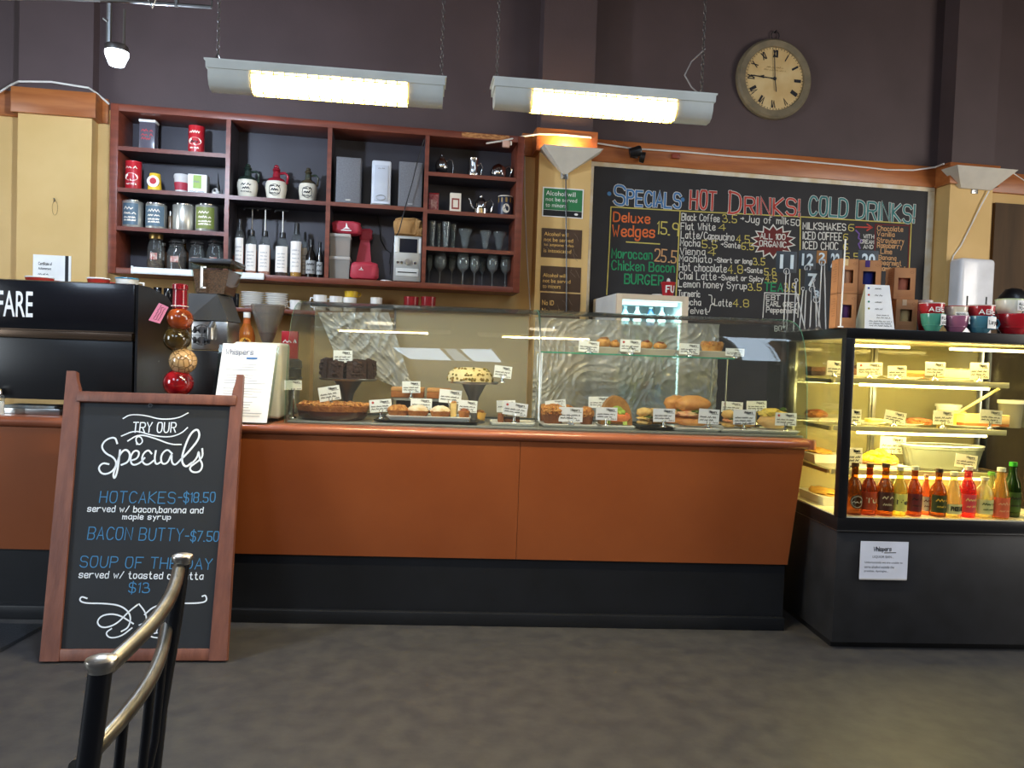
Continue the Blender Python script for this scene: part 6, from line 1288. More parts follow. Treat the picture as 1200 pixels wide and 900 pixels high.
# paper notice taped on the plinth
q = [cp(x, y, FY) for x, y in ((1008, 634), (1064, 635), (1063, 679), (1006, 678))]; w = q[1][0]-q[0][0]; h = (q[0][1]-q[3][1]+q[1][1]-q[2][1])/2
tn = T('liquor_notice', 'white printed liquor notice taped to the black plinth', 'notice', ((q[0][0]+q[2][0])/2, FY-.0005, (q[2][1]+q[3][1])/2))
O('sheet', MB().box(0, -.001, 0, w, .0016, h), mat('card_greyed', 'd5d8e4', .6), tn)
m = MB(); write(m, 'Whispers', (-w*.22, h*.74), (w*.14, h*.75), h*.11, .0035, -.0022); m.ribbon([(0, h*.7), (w*.24, h*.71)], .004, -.0022); printed(m, 'LIQUOR BAN...', -w*.24, w*.2, h*.55, h*.075, -.0022)
for k, s in enumerate(('Unfortunately we are unable to', 'serve alcohol outside the', 'premises. Apologies...')): printed(m, s, -w*.4, -w*.4+w*(.79, .62, .5)[k], h*(.4-.115*k), h*.07, -.0022)
O('lettering', m, M_ink, tn); O('tape', MB().box(0, -.0022, -.004, w*.99, .0006, .006), mat('clear_tape', 'b9b4ae', .3), tn)
# ------------------------------------------------------------------ bottles on the fridge floor
def fbottle(label, x0, x1, yt, liq, lab=None, cap='cfcfcb', shape='beer', fill=1, text=None, ink=None, Y=3.625, tint=None, lz=(.1, .46), z=FL, glassy=True):
    a, b_ = cp(x0, 590, Y), cp(x1, 590, Y); w = b_[0]-a[0]; r = w/2; h = cp((x0+x1)/2, yt, Y)[1]-z
    tt = T('drink_bottle', label, 'bottle', ((a[0]+b_[0])/2, Y, z+.0005), 0, 'bottles at the bottom of the cake fridge')
    pr = {'beer': [(0, 0), (r*.95, 0), (r, .005), (r, h*.5), (r*.85, h*.6), (r*.45, h*.72), (r*.4, h*.86), (r*.42, h*.94)],
          'slim': [(0, 0), (r*.95, 0), (r, .005), (r*.98, h*.4), (r*.7, h*.66), (r*.45, h*.8), (r*.42, h*.93)],
          'curvy': [(0, 0), (r*.9, 0), (r, h*.06), (r*.92, h*.22), (r*.86, h*.34), (r, h*.5), (r*.9, h*.62), (r*.48, h*.76), (r*.44, h*.93)],
          'squat': [(0, 0), (r*.96, 0), (r, .005), (r, h*.56), (r*.8, h*.72), (r*.36, h*.82), (r*.34, h*.93)]}[shape]
    lt = ''.join('%02x' % int(int(liq[i:i+2], 16)*.62+255*.38*(1, .86, .6)[i//2]) for i in (0, 2, 4)); ms = glass('bottle_'+liq, lt, body=liq, bodyfac=.3, facing=.12)
    O('body', MB().lathe(pr, seg=20), ms, tt)
    O('cap', MB().lathe([(r*.35, h*.92), (r*.48, h*.925), (r*.46, h), (0, h)], seg=16), mat('cap_'+cap, cap, .35, .3), tt)
    if lab:
        o = O('label_wrap', arc_patch(r, h*lz[0], h*lz[1], -165, -15, 14), mat('label_'+lab, lab, .5), tt)
        m = MB()
        if text: write(m, text, (-r*.7, h*(lz[0]+lz[1])/2-h*.03), (r*.75, h*(lz[0]+lz[1])/2-h*.03), h*.085, h*.02, 0)
        else: scribble(m, -r*.7, r*.7, h*(lz[0]*.35+lz[1]*.65), h*.06, h*.018, 0, int(x0)); scribble(m, -r*.6, r*.6, h*(lz[0]*.7+lz[1]*.3), h*.04, h*.014, 0, int(x1))
        O('lettering', bend(m, r, .0022), mat('lab_ink_'+(ink or '202020'), ink or '202020', .6), o)
    return tt, r, h
fbottle('green bottle at the far left, mostly hidden by the corner post', 980, 991, 562, '58a838', None, '58a838', 'slim', Y=3.66)
tt, r, h = fbottle('brown beer bottle with round grey label, first from the corner post', 991.5, 1009, 542, '8c4a18', None, '6a4a30')
o = O('round_label', bend(MB().prism([(r*.9*math.cos(a*.3142), h*.26+r*.9*math.sin(a*.3142)) for a in range(20)], 0, 0), r, .001), mat('dark_grey_label', '4f4a42', .5), tt); m = MB(); m.ribbon([(r*.72*math.cos(a*.3142), h*.26+r*.72*math.sin(a*.3142)) for a in range(21)], .002, 0); scribble(m, -r*.6, r*.6, h*.24, h*.05, .003, 0, 4); O('lettering', bend(m, r, .0025), M_paper, o)
fbottle('orange-red beer bottle with white letters, second from the corner post', 1009, 1026, 543, 'b04418', 'b8431f', '6a4a30', 'beer', text='Tui', ink='e8d8c0', Y=3.628)
fbottle('amber beer bottle with dark maroon label', 1027, 1045.5, 543, 'b0601a', '4e2420', '5a4030', 'beer', ink='d8c8b0', Y=3.622)
fbottle('pale yellow clear bottle with black letter F label', 1045, 1061.5, 547, 'e4dc74', 'dcd87c', 'c9c9c0', 'curvy', text='Fe', Y=3.618)
fbottle('amber bottle with maroon label and silver cap, next to the pale yellow bottle', 1062, 1079, 546.5, 'a84a18', '6b1f2a', 'c9c9c0', 'beer', ink='2a1010', Y=3.626)
fbottle('small rose bottle with white label half behind the amber maroon-label bottle', 1078, 1090, 556, 'd88a6a', 'd8d0c8', 'd8a890', 'slim', Y=3.66, ink='6b1f2a')
fbottle('brown beer bottle with dark green and gold label', 1090, 1107.5, 549, '9c5418', '2f3a1c', '40302a', 'beer', ink='d8b040', Y=3.622)
fbottle('pale clear bottle lettered in black capitals', 1107.5, 1125.5, 553, 'dcd8a8', 'd8d4a8', 'd8d4c0', 'slim', text='PHOENIX', Y=3.616, lz=(.08, .3))
fbottle('bright pink-red soft drink bottle', 1124.5, 1142, 546.5, 'd8344a', 'd8445a', 'd8c0c0', 'curvy', ink='f0c890', Y=3.63)
fbottle('squat clear bottle with a green tree on its label', 1143, 1162, 559, 'dcdcb4', 'd0d0a0', 'd0d0c0', 'squat', Y=3.624, ink='4a5a20')
fbottle('pink and yellow fruit drink bottle beside the squat clear one', 1162, 1181, 548, 'e0b860', 'e0664e', 'd8d8d0', 'slim', Y=3.618, ink='f0b090', lz=(.03, .42))
fbottle('dark green bottle with bright green cap, at the right', 1176, 1194, 541.5, '2f5a1c', '3c5a24', '3fae3a', 'curvy', Y=3.665)
fbottle('small clear bottle with green cap behind the squat clear bottle', 1152, 1168, 553, 'c8d8a0', 'b8c890', '6cae4a', 'slim', Y=3.70)
# ------------------------------------------------------------------ food on the fridge shelves
Z1, Z2, Z3 = fz[0]+.0015, fz[1]+.0015, fz[2]+.0015
def fwide(px0, px1, py, Y): a, b_ = cp(px0, py, Y), cp(px1, py, Y); return (a[0]+b_[0])/2, b_[0]-a[0]
def fplate(label, x0, x1, Y, z, m_=None, th=.01, dep=.2, name='serving_plate'):
    x, w = fwide(x0, x1, 440, Y); tt = T(name, label, 'plate', (x, Y+dep/2, z)); 
    O('dish', MB().lathe([(0, 0), (w*.3, 0), (w*.46, th*.8), (w*.5, th), (w*.48, th*1.1), (w*.3, th*.5), (0, th*.5)], seg=30, sy=dep/w), m_ or M_plate, tt); O('rim', MB().lathe([(w*.49, th), (w*.5, th*1.2), (w*.48, th*1.15)], seg=30, sy=dep/w), m_ or M_plate, tt); return x, Y+dep/2, z+th*.52
def slab(name, label, cat, x0, x1, yt, Y, z, layers, dep=.08, grp=None):
    x, w = fwide(x0, x1, yt, Y); h = max(.02, cp((x0+x1)/2, yt, Y)[1]-z); tt = T(name, label, cat, (x, Y+dep/2, z+.0003), 0, grp); zz_ = 0
    for nm, f, ms in layers: O(nm, MB().box(0, 0, zz_, w, dep, h*f, .004), ms, tt); zz_ += h*f
    return tt, w, h
M_cheese = mat('cheesecake_filling', 'ead88c', .6); M_base = mat('biscuit_base'); M_lemon = mat('lemon_sponge', 'ead05a', .7, c2='dcc048', scale=20, bump=.3)
x, y, z = fplate('long plate under the brown cake by the corner on the upper fridge shelf', 1000, 1040, 3.80, Z1)
tt = T('brown_cake', 'domed brown cake behind the first card on the upper fridge shelf', 'cake', (fwide(1003, 1020, 430, 3.87)[0], 3.9, z+.0003)); O('sponge', MB().blob((0, 0, .025), .045, .045, .03, .12, 5, 3, 3, -.8), mat('brown_sponge', '6b4630', .8, bump=.6, bscale=60), tt); O('icing', MB().blob((0, 0, .045), .038, .038, .016, .2, 5, 3, 5), M_choc, tt)
x, y, z = fplate('plate under the flat brown slice on the upper fridge shelf', 1050, 1092, 3.80, Z1); slab('brown_slice', 'flat brown slice between two cards on the upper fridge shelf', 'slice', 1060, 1084, 434.5, 3.86, z, [('base', .6, M_base), ('topping', .4, mat('caramel_top', 'c58c50', .6))])
x, y, z = fplate('plate under the cream slab on the upper fridge shelf', 1098, 1162, 3.80, Z1); slab('cream_slab', 'pale cream slab cake with dark base line on the upper fridge shelf', 'cake', 1107, 1141, 432, 3.85, z, [('base', .15, M_choc), ('filling', .75, M_cheese), ('crumbs', .1, mat('dark_crumbs', '5a4a34', .8, c2='d8c890', scale=60))], .1)
slab('dark_slice', 'dark slice seen through the side glass on the upper fridge shelf', 'slice', 951, 968, 430, 4.05, Z1, [('base', .5, M_choc), ('topping', .5, mat('brown_sponge'))])
x, y, z = fplate('white plate with yellow wedge on the middle fridge shelf', 1014, 1050, 3.80, Z2); slab('lemon_slice', 'thin yellow wedge left of the leaning card on the middle fridge shelf', 'slice', 1022, 1038, 492, 3.88, z, [('sponge', .7, M_lemon), ('topping', .3, M_cheese)])
x, y, z = fplate('white plate with red-brown tart on the middle fridge shelf', 1052, 1096, 3.80, Z2)
tt = T('berry_tart', 'flat red-brown berry tart on the middle fridge shelf', 'tart', (fwide(1066, 1094, 490, 3.88)[0], 3.9, z+.0003)); w = fwide(1066, 1094, 490, 3.88)[1]; O('crust', MB().lathe([(0, 0), (w*.45, 0), (w*.5, .02), (0, .02)]), M_pie, tt); O('berries', MB().blob((0, 0, .02), w*.45, w*.45, .012, .3, 9, 3, 4), mat('berry_filling', '8a3c26', .5, c2='b0643c', scale=40, bump=.6), tt)
tt = T('plastic_tub', 'small white lidded tub behind the yellow cake on the middle fridge shelf', 'tub', (fwide(1098, 1125, 478, 4.05)[0], 4.05, Z2)); w = fwide(1098, 1125, 478, 4.02)[1]; h = cp(1111, 473, 4.02)[1]-Z2; O('body', MB().lathe([(0, 0), (w*.4, 0), (w*.48, h*.85), (0, h*.85)]), M_china, tt); O('lid', MB().lathe([(0, h*.85), (w*.51, h*.85), (w*.51, h*.96), (0, h)]), M_white, tt)
for k, (a, b_) in enumerate(((1171, 1198), (1196, 1224))):
    tt = T('plastic_tub', ['clear tub on the right of the middle fridge shelf', 'clear tub at the far right edge of the picture on the middle fridge shelf'][k], 'tub', (fwide(a, b_, 478, 3.95)[0], 3.95+.06*k, Z2)); w = fwide(a, b_, 478, 3.95)[1]; h = cp(1185, 469, 3.95)[1]-Z2; O('body', MB().lathe([(0, 0), (w*.4, 0), (w*.47, h*.88), (0, h*.88)]), TUBC, tt); O('lid', MB().lathe([(0, h*.88), (w*.5, h*.88), (w*.5, h), (0, h)]), M_white, tt)
x, y, z = fplate('oval plate under the cheesecake wedge on the middle fridge shelf', 1122, 1187, 3.79, Z2); slab('lemon_cake', 'tall bright yellow cake block behind the cheesecake on the middle fridge shelf', 'cake', 1111, 1133, 482, 3.93, Z2, [('sponge', .8, M_lemon), ('icing', .2, M_cheese)], .1)
slab('cheesecake', 'pale orange cheesecake wedge at the right of the middle fridge shelf', 'cake', 1131, 1184, 486, 3.86, z, [('base', .25, M_base), ('filling', .65, mat('apricot_filling', 'e0b478', .6)), ('top', .1, M_cheese)], .1)
x, y, z = fplate('shallow tray of pies seen through the side glass on the middle fridge shelf', 940, 974, 4.0, Z2, None, .012); 
tt = T('pie_slice', 'reddish pie seen through the side glass on the middle fridge shelf', 'pie', (fwide(945, 972, 480, 4.08)[0], 4.1, z+.0003)); O('crust', MB().blob((0, 0, .022), .06, .06, .024, .2, 6, 3, 2, -.8), M_pie, tt); O('topping', MB().blob((0, 0, .035), .05, .05, .015, .3, 8, 3, 3), mat('berry_filling'), tt)
# lower shelf: egg tray, fluted baking tin, tan box added for a reflection
x, w = fwide(1006, 1072, 545, 3.76); tt = T('white_tray', 'white tray holding the scrambled egg on the lower fridge shelf', 'tray', (x, 3.86, Z3)); O('dish', MB().hexa([(-w*.46, -.09, 0), (w*.46, -.09, 0), (w*.46, .09, 0), (-w*.46, .09, 0)], [(-w*.5, -.1, .012), (w*.5, -.1, .012), (w*.5, .1, .012), (-w*.5, .1, .012)]), M_plate, tt); O('rim', MB().box(0, -.098, .012, w, .006, .006).box(0, .098, .012, w, .006, .006), M_plate, tt)
x, w = fwide(1011, 1054, 535, 3.83); tt = T('egg_heap', 'heap of bright yellow scrambled egg on bacon on the lower fridge shelf', 'food', (x, 3.86, Z3+.0125)); hh = cp(1030, 526, 3.83)[1]-Z3-.0125
O('bacon', MB().blob((0, 0, .012), w*.52, .07, .014, .3, 7, 3, 3, -.8), mat('bacon', '9c5a34', .5, c2='c08a58', scale=30), tt)
m = MB(); r_ = random.Random(5)
for k in range(40): a = r_.uniform(0, 6.28); q = math.sqrt(r_.random()); m.blob((q*w*.42*math.cos(a), q*.055*math.sin(a), .022+(1-q)*hh*.6), .024, .022, .018, .4, 6, 2, k)
o = O('egg', m, mat('scrambled_egg', 'f0d02a', .55, c2='e6bf1e', scale=30), tt); o['kind'] = 'stuff'
x, w = fwide(1069, 1166, 540, 3.80); tt = T('baking_tin', 'large grey fluted oval baking dish on the lower fridge shelf', 'baking dish', (x, 3.90, Z3)); hb = cp(1110, 524, 3.8)[1]-Z3
def oval(f, z_, n=72, flute=.0): return [((w*.5*f+flute*(k % 2))*math.cos(2*math.pi*k/n), (.1*f+flute*(k % 2))*math.sin(2*math.pi*k/n), z_) for k in range(n)]
m = MB(); R_ = [[m.v(*p) for p in oval(*q)] for q in ((.84, 0, 72, .003), (.96, hb*.85, 72, .004), (1.0, hb*.86, 72, 0), (1.0, hb, 72, 0), (.93, hb*.98, 72, 0), (.82, .012, 72, 0))]
for A, B_ in zip(R_, R_[1:]):
    for k in range(72): m.f([A[k], A[(k+1) % 72], B_[(k+1) % 72], B_[k]])
m.f(R_[0][::-1]); m.f(R_[-1]); O('dish', m, mat('grey_enamel_dish', '6c6f66', .4), tt); O('rim', MB().ring((0, 0, hb), .5*w, .004, 'Z', 48, sx=1, sz=.2/w), M_plate, tt)
x, w = fwide(1116, 1215, 560, 3.9); tt = T('carton', 'tan box standing in for a reflection at the right of the cake fridge', 'carton', (2.66, 4.06, FL+.0005)); O('body', MB().box(0, 0, 0, .5, .2, .17, .003), mat('tan_reflection_tone', 'b58a55', .8, c2='a87c48', scale=6), tt); O('flap', MB().box(0, 0, .17, .505, .205, .004), mat('tan_reflection_tone'), tt); O('tape', MB().box(0, -.101, .06, .5, .002, .04), mat('brown_tape', '9a713f', .4), tt)  # box put in where a brown reflection shows in the fridge
for k, (px, py, Y, lb) in enumerate(((938, 546, 3.98, 'upper white tray of yellow pasta seen through the side glass'), (936, 590, 3.86, 'lower white tray of yellow pasta seen through the side glass'))):
    zz_ = Z3 if k == 0 else FL; tt = T('food_tray', lb, 'tray', (FX+.14, Y+.1, zz_+.0005)); O('tray', MB().hexa([(-.08, -.14, 0), (.06, -.14, 0), (.06, .14, 0), (-.08, .14, 0)], [(-.09, -.15, .045), (.07, -.15, .045), (.07, .15, .045), (-.09, .15, .045)]), M_china, tt)
    o = O('pasta', MB().blob((-.01, 0, .048), .066, .13, .02, .35, 10, 3, k, -.6), mat('yellow_pasta', 'dcae48', .6, c2='c98a38', scale=40, bump=.8), tt)
FC = 'price cards inside the cake fridge'
fc = [((1004, 425), (1034, 425), (1034, 440), (1004, 440), 3.77, 0, 'card with red dot before the brown cake on the upper fridge shelf'), ((1037, 431), (1059, 431), (1062, 445), (1040, 445), 3.77, 0, 'handwritten leaning card on the upper fridge shelf'), ((1082, 424), (1106, 425), (1107, 441), (1084, 440), 3.77, 0, 'card right of the flat brown slice on the upper fridge shelf'), ((1137.5, 425), (1161, 425.5), (1158, 444), (1137, 444), 3.77, 0, 'rightmost card on the upper fridge shelf'),
      ((970, 422), (986, 424), (986, 440), (968, 440), 3.78, 0, 'card just left of the corner post on the upper fridge shelf'), ((992, 480), (1008, 481), (1009, 498), (992, 498), 3.77, 1, 'first card right of the corner post on the middle fridge shelf'), ((1036, 479), (1060, 485), (1060, 498), (1035, 494), 3.77, 1, 'tilted card between yellow wedge and berry tart'), ((1089, 482), (1112, 482), (1117, 498), (1093, 497), 3.77, 1, 'card before the tall yellow cake'), ((1144, 480.5), (1171, 481.5), (1173, 498), (1148, 495), 3.77, 1, 'card with dark patch before the cheesecake'),
      ((990, 525), (1011, 525), (1010, 545), (990, 545), 3.765, 2, 'card left of the scrambled egg'), ((1031, 511.5), (1062, 512), (1060, 533), (1031, 530), 3.95, 2, 'big framed card behind the scrambled egg'), ((1122, 532), (1149, 535), (1143, 550), (1119, 546), 3.765, 2, 'tilted card on the fluted baking dish')]
for k, (a, b_, c, d, Y, s, lb) in enumerate(fc): card(lb, [a, b_, c, d], Y, (Z1, Z2, Z3)[s]-.0005, 'clip', seed=50+k, dot=k == 0, mc=mat('warm_card', 'efeadb', .6), g=FC)

# ================================================================== on top of the cake fridge
TT = FT+.0005
KB = mat('kraft_cardboard', 'bd8558', .75, c2='b27a4e', scale=8); KBD = mat('kraft_dark', '9a6843', .75)
def cupbox(label, x0, x1, yt, Y, z, h, cup, rz, seal=None, dep=None):
    a, b_ = cp(x0, 340, Y), cp(x1, 340, Y); w = b_[0]-a[0]; dep = dep or w*.95
    tt = T('cup_box', label, 'box', ((a[0]+b_[0])/2+math.sin(-rz)*dep/2*0, Y+dep/2, z), rz, 'kraft boxes of reusable cups')
    y0 = -dep/2; wx0, wx1, wz0, wz1 = -w*.3, w*.26, h*.3, h*.68
    m = MB(); m.box(0, dep/2-.001, 0, w, .002, h).box(-w/2+.001, 0, 0, .002, dep, h).box(w/2-.001, 0, 0, .002, dep, h).box(0, 0, 0, w, dep, .002).box(0, 0, h-.002, w, dep, .002)
    m.box((-w/2+wx0)/2, y0+.001, 0, wx0+w/2, .002, h).box((w/2+wx1)/2, y0+.001, 0, w/2-wx1, .002, h).box((wx0+wx1)/2, y0+.001, 0, wx1-wx0, .002, wz0).box((wx0+wx1)/2, y0+.001, wz1, wx1-wx0, .002, h-wz1)
    O('box', m, KB, tt)
    O('cup', MB().lathe([(0, .004), (w*.27, .004), (w*.38, h*.8), (0, h*.8)]), mat('cup_'+cup, cup, .5), tt)
    m = MB(); m.ribbon([(w*.32+w*.09*math.cos(k*.5236), h*.86+w*.05*math.sin(k*.5236)) for k in range(13)], .0015, y0-.0006)
    for k in range(3): m.ribbon([(-w*.35, h*(.16-.04*k)), (w*.3, h*(.16-.04*k))], .0012, y0-.0006)
    O('print', m, KBD, tt)
    m = MB()
    for k in range(8): m.quad((-w/2-.0006, y0+dep*.2, h*(.86-.07*k)), (-w/2-.0006, y0+dep*(.5+.3*((k*7) % 3)/2), h*(.86-.07*k)), (-w/2-.0006, y0+dep*(.5+.3*((k*7) % 3)/2), h*(.84-.07*k)), (-w/2-.0006, y0+dep*.2, h*(.84-.07*k)))
    O('side_print', m, KBD, tt)
    if seal: O('seal', MB().box(-w*.12, y0-.0006, h*.8, w*.2, .001, h*.19), mat('seal_'+seal, seal, .5), tt)
    return tt
hb = (cp(995, 304, 3.62)[1]-FT)/2
RZ = rad(-6)
cupbox('lower left cup box with a purple cup in its window', 983, 1005.5, 343, 3.60, TT, hb-.001, '5a3466', RZ, 'b08050')
cupbox('upper left cup box with a tan cup in its window', 983, 1005.5, 304, 3.60, TT+hb, hb, 'c8906a', RZ, 'e6c48a')
cupbox('lower cup box hidden behind the standing menu card', 1007, 1033, 345, 3.62, TT, hb-.001, '6a4a3a', RZ)
cupbox('upper cup box with a deep blue cup and purple seal', 1007, 1032.5, 306, 3.62, TT+hb, hb, '26348a', RZ, '4a2c7a')
hb2 = hb*.93
cupbox('cup box just right of the standing menu card, at the bottom', 1031, 1051, 352, 3.70, TT, hb2-.001, '7a5a44', RZ)
cupbox('lower right cup box with a cream cup in its window', 1053, 1077, 352, 3.64, TT, hb2-.001, 'c4a670', RZ, 'd8b894')
cupbox('topmost right cup box with a coral cup in its window', 1049, 1073, 320, 3.66, TT+hb2, hb2, 'd07a5c', RZ)
# menu tent
q = [cp(x, y, 3.575) for x, y in ((1012, 381), (1047, 382.5), (1041, 334), (1012.5, 333))]; w = q[1][0]-q[0][0]; h = (q[2][1]+q[3][1])/2-TT; xc = (q[0][0]+q[1][0])/2
tt = T('menu_tent', 'white folded menu card with coloured dots standing before the cup boxes', 'menu card', (xc, 3.582, TT))
o = O('front_sheet', MB().hexa([(-w/2, -.018, 0), (w/2, -.018, 0), (w/2, -.0165, 0), (-w/2, -.0165, 0)], [(-w*.46, .004, h), (w*.34, .004, h), (w*.34, .0055, h), (-w*.46, .0055, h)]), mat('card_white'), tt)
O('back_sheet', MB().hexa([(-w*.7, .028, 0), (w*.3, .028, 0), (w*.3, .0295, 0), (-w*.7, .0295, 0)], [(-w*.46, .0062, h), (w*.34, .0062, h), (w*.34, .0075, h), (-w*.46, .0075, h)]), mat('card_cream', 'e3dfc0', .6), tt)
def lean2(mb):
    for v in mb.bm.verts: f = v.co.z/h; v.co.y = -.0185+.022*f-.0008+v.co.y
    return mb
for k, c in enumerate(('2a4aa8', 'c8443a', '2a8a6a', '8a8a2a')):
    O('dot', lean2(MB().prism([(-w*.36+.005*math.cos(a*.5236), h*(.92-.155*k)+.005*math.sin(a*.5236)) for a in range(12)], 0, .0003)), mat('dot_'+c, c, .6), o)
m = MB()
for k in range(4): scribble(m, -w*.15, w*.1, h*(.9-.155*k), h*.04, .0016, 0, k)
for k in range(3): scribble(m, -w*.35, w*.4, h*(.16-.05*k), h*.035, .0016, 0, k+7)
scribble(m, -w*.1, w*.3, h*.3, h*.035, .0016, 0, 12); scribble(m, -w*.1, w*.35, h*.24, h*.035, .0016, 0, 13); O('lettering', lean2(m), M_ink, o)
# table number stands
M_num = mat('charcoal_number_plate', '3a4148', .5); M_numb = mat('wooden_number_plate', '9c6a34', .6); M_nt = mat('number_print', 'd5e3ea', .5)
M_wire = mat('bright_wire', 'd2d4d6', .3, .35)
def number(label, txt, x0, x1, y0, y1, Y, m_=M_num, ink=None, lean_=0, rod=True):
    while cp((x0+x1)/2, 380, Y)[0] < FX+.03 and Y < 4.2: Y += .02
    a, b_ = cp(x0, y1, Y), cp(x1, y0, Y); w = b_[0]-a[0]; h = b_[1]-a[1]; xc = (a[0]+b_[0])/2
    tt = T('table_number', label, 'table number', (xc, Y, TT), 0, 'table number stands'); zb = a[1]-TT
    O('foot', MB().lathe([(0, 0), (.024, 0), (.022, .005), (.01, .01), (.003, .02), (0, .02)], lean_, 0, 0), M_steel, tt)
    O('rod', MB().tube([(lean_, 0, .01), (lean_*.3, 0, zb*.7), (0, 0, zb+h*.12)], .003, 6), M_wire, tt)
    O('clip_ring', MB().ring((0, -.006, zb+h*.06), .016, .0024), M_wire, tt)
    p = O('plate', MB().box(0, .003, zb, w, .004, h, .0015), m_, tt)
    if txt: m = MB(); printed(m, txt, -w*.32, w*.34, zb+h*.18, h*.66, -.0004, .03); O('digits', m, ink or M_nt, p)
    return tt
number('dark table number stand reading eleven', '11', 909, 934.5, 295, 319, 3.70)
number('dark table number stand reading twelve', '12', 935.5, 957, 294, 315, 3.78)
number('dark table number stand reading seven, lower than its neighbours', '7', 943, 960.5, 317, 340, 3.72)
number('wooden table number plate between twelve and the dark one above the boxes', '2', 957, 969.5, 294, 308, 3.86, M_numb)
number('dark table number reading twenty-two above the left cup boxes', '22', 970, 987, 293, 318, 3.90)
number('dark table number reading twenty above the middle cup boxes', '20', 1005, 1030, 294, 316, 3.90)
number('dark table number turned edge on, half behind the plate reading seven', '3', 951, 962, 338, 352, 3.84, lean_=.01)
for k, (xa, xb_, yt) in enumerate(((926, 922, 316), (931, 944, 335), (941, 937, 340), (953, 962, 330), (966, 968, 300), (933, 930, 330))):
    Y = 3.75+.06*k; 
    while cp(xb_, 381, Y)[0] < FX+.02 and Y < 4.22: Y += .02
    a = cp(xa, yt, Y); b_ = cp(xb_, 381, Y); tt = T('card_stand', '%s of the bare wire stands behind the table numbers, counted from the left' % ORD[[1, 2, 3, 4, 5, 0][k]], 'stand', (b_[0], Y, TT), 0, 'bare wire stands')
    O('foot', MB().lathe([(0, 0), (.012, 0), (.011, .004), (.004, .01), (0, .01)]), M_steel, tt); O('wire', MB().tube([(0, 0, .005), (a[0]-b_[0], 0, a[1]-TT)], .003, 6).ring((a[0]-b_[0], 0, a[1]-TT+.008), .009, .002), M_wire, tt)
a = cp(986.5, 280, 3.562); tt = T('white_pole', 'thin white upright pole at the front corner of the cake fridge top', 'pole', (cp(986.5, 350, 3.562)[0], 3.562, TT)); O('pole', MB().tube([(0, 0, 0), (.004, 0, a[1]-TT)], .0038, 8), M_white, tt); O('foot', MB().lathe([(0, 0), (.014, 0), (.012, .006), (0, .006)], seg=16), M_white, tt)
# cups with size labels
def bigcup(label, x0, x1, yt, Y, c, handle=False, tag_=None, z=None, flare=.72, name='coffee_cup', grp=None, rim=None, white=None, hfix=None):
    a, b_ = cp(x0, yt+4, Y), cp(x1, yt+4, Y); w = b_[0]-a[0]; r = w/2; z = z or TT; h = hfix or cp((x0+x1)/2, yt, Y)[1]-z
    tt = T(name, label, 'cup', ((a[0]+b_[0])/2, Y, z), 0, grp); ms = mat('glaze_'+c, c, .2, coat=.3)
    O('body', MB().lathe([(0, 0), (r*flare*.7, 0), (r*flare*.8, h*.06), (r*(flare+1)/2*1.02, h*.45), (r, h*.95), (r*.985, h), (r*.95, h*.95), (r*.8, h*.3), (0, h*.1)], seg=28), ms, tt)
    if rim: O('rim', MB().lathe([(r*.965, h*.93), (r*1.01, h*.93), (r*1.02, h*.985), (r*.97, h*1.0)], seg=28), mat('rim_'+rim, rim, .4), tt)
    if handle: O('handle', MB().tube([(r*.95, 0, h*.78), (r*1.3, 0, h*.82), (r*1.46, 0, h*.6), (r*1.3, 0, h*.34), (r*.86, 0, h*.28)], r*.1, 8), ms, tt)
    if tag_:
        f0, f1, z0, z1, txt = tag_; o = O('sticker', bend(MB().grid(lambda u, v: (r*(f0+(f1-f0)*u), 0, h*(z0+(z1-z0)*v)), 6, 1), r*.99, .002), M_paper, tt)
        m = MB(); zc = h*(z0+z1)/2; hh_ = h*(z1-z0)*(.34 if len(txt) == 1 else .26)
        for k, s in enumerate(txt): write(m, s, (r*(f0+.1), zc+(.0 if len(txt) == 1 else (.12-.42*k)*h*(z1-z0))-hh_*.4), (r*(f1-.1), zc+(.0 if len(txt) == 1 else (.12-.42*k)*h*(z1-z0))-hh_*.4), hh_, h*.03, 0)
        O('lettering', bend(m, r*.99, .0035), M_ink, o)
    if white:
        m = MB(); m.mi = 0; write(m, white, (-r*.66, h*.34), (r*.66, h*.34), h*.3, h*.06, 0); O('lettering', bend(m, r*.9, .004), M_paper, tt)
    return h
h1 = bigcup('teal cup labelled flat white, under the leftmost red paper cup', 1080, 1106, 368, 3.60, '4f9a84', False, (.1, 1.15, .35, .95, ('FLAT', 'WHITE')))
bigcup('red paper cup with white letters stacked on the teal cup', 1078.5, 1105, 356.5, 3.60, 'b02a32', z=TT+h1-.012, flare=.84, rim='e0d8d0', white='ABE', name='paper_cup', hfix=.064)
h1 = bigcup('mauve cup with white label, under the small cream cup', 1106, 1134, 370.5, 3.60, 'a0627e', False, (.5, 1.25, .5, .95, ('Small',)))
bigcup('small cream paper cup with black band on the mauve cup', 1108, 1132.5, 357.5, 3.60, 'e3d9c2', False, (-.6, .8, .15, .5, ('SMALL',)), z=TT+h1-.014, flare=.82, rim='b84a44', name='paper_cup', hfix=.062)
h1 = bigcup('wide blue-teal cup labelled large, handle to the right', 1132.5, 1164, 371, 3.59, '4a7f92', True, (-.1, .75, .25, .95, ('Large',)))
bigcup('red paper cup with white letters stacked on the wide blue cup', 1136, 1164, 356, 3.59, 'b02a32', z=TT+h1-.014, flare=.86, rim='e0d8d0', white='ABE', name='paper_cup', hfix=.068)
h1 = bigcup('very wide red cup at the far right end of the fridge top', 1168, 1207, 368.5, 3.60, 'b5202a', True)
bigcup('white and green paper cup standing on the wide red cup', 1169, 1198, 348, 3.62, 'e8e8d8', False, (-.1, .9, .35, .9, ('ALL-O', 'TO GO')), z=TT+h1-.014, flare=.84, name='paper_cup', rim='c8d8a0', hfix=.088)
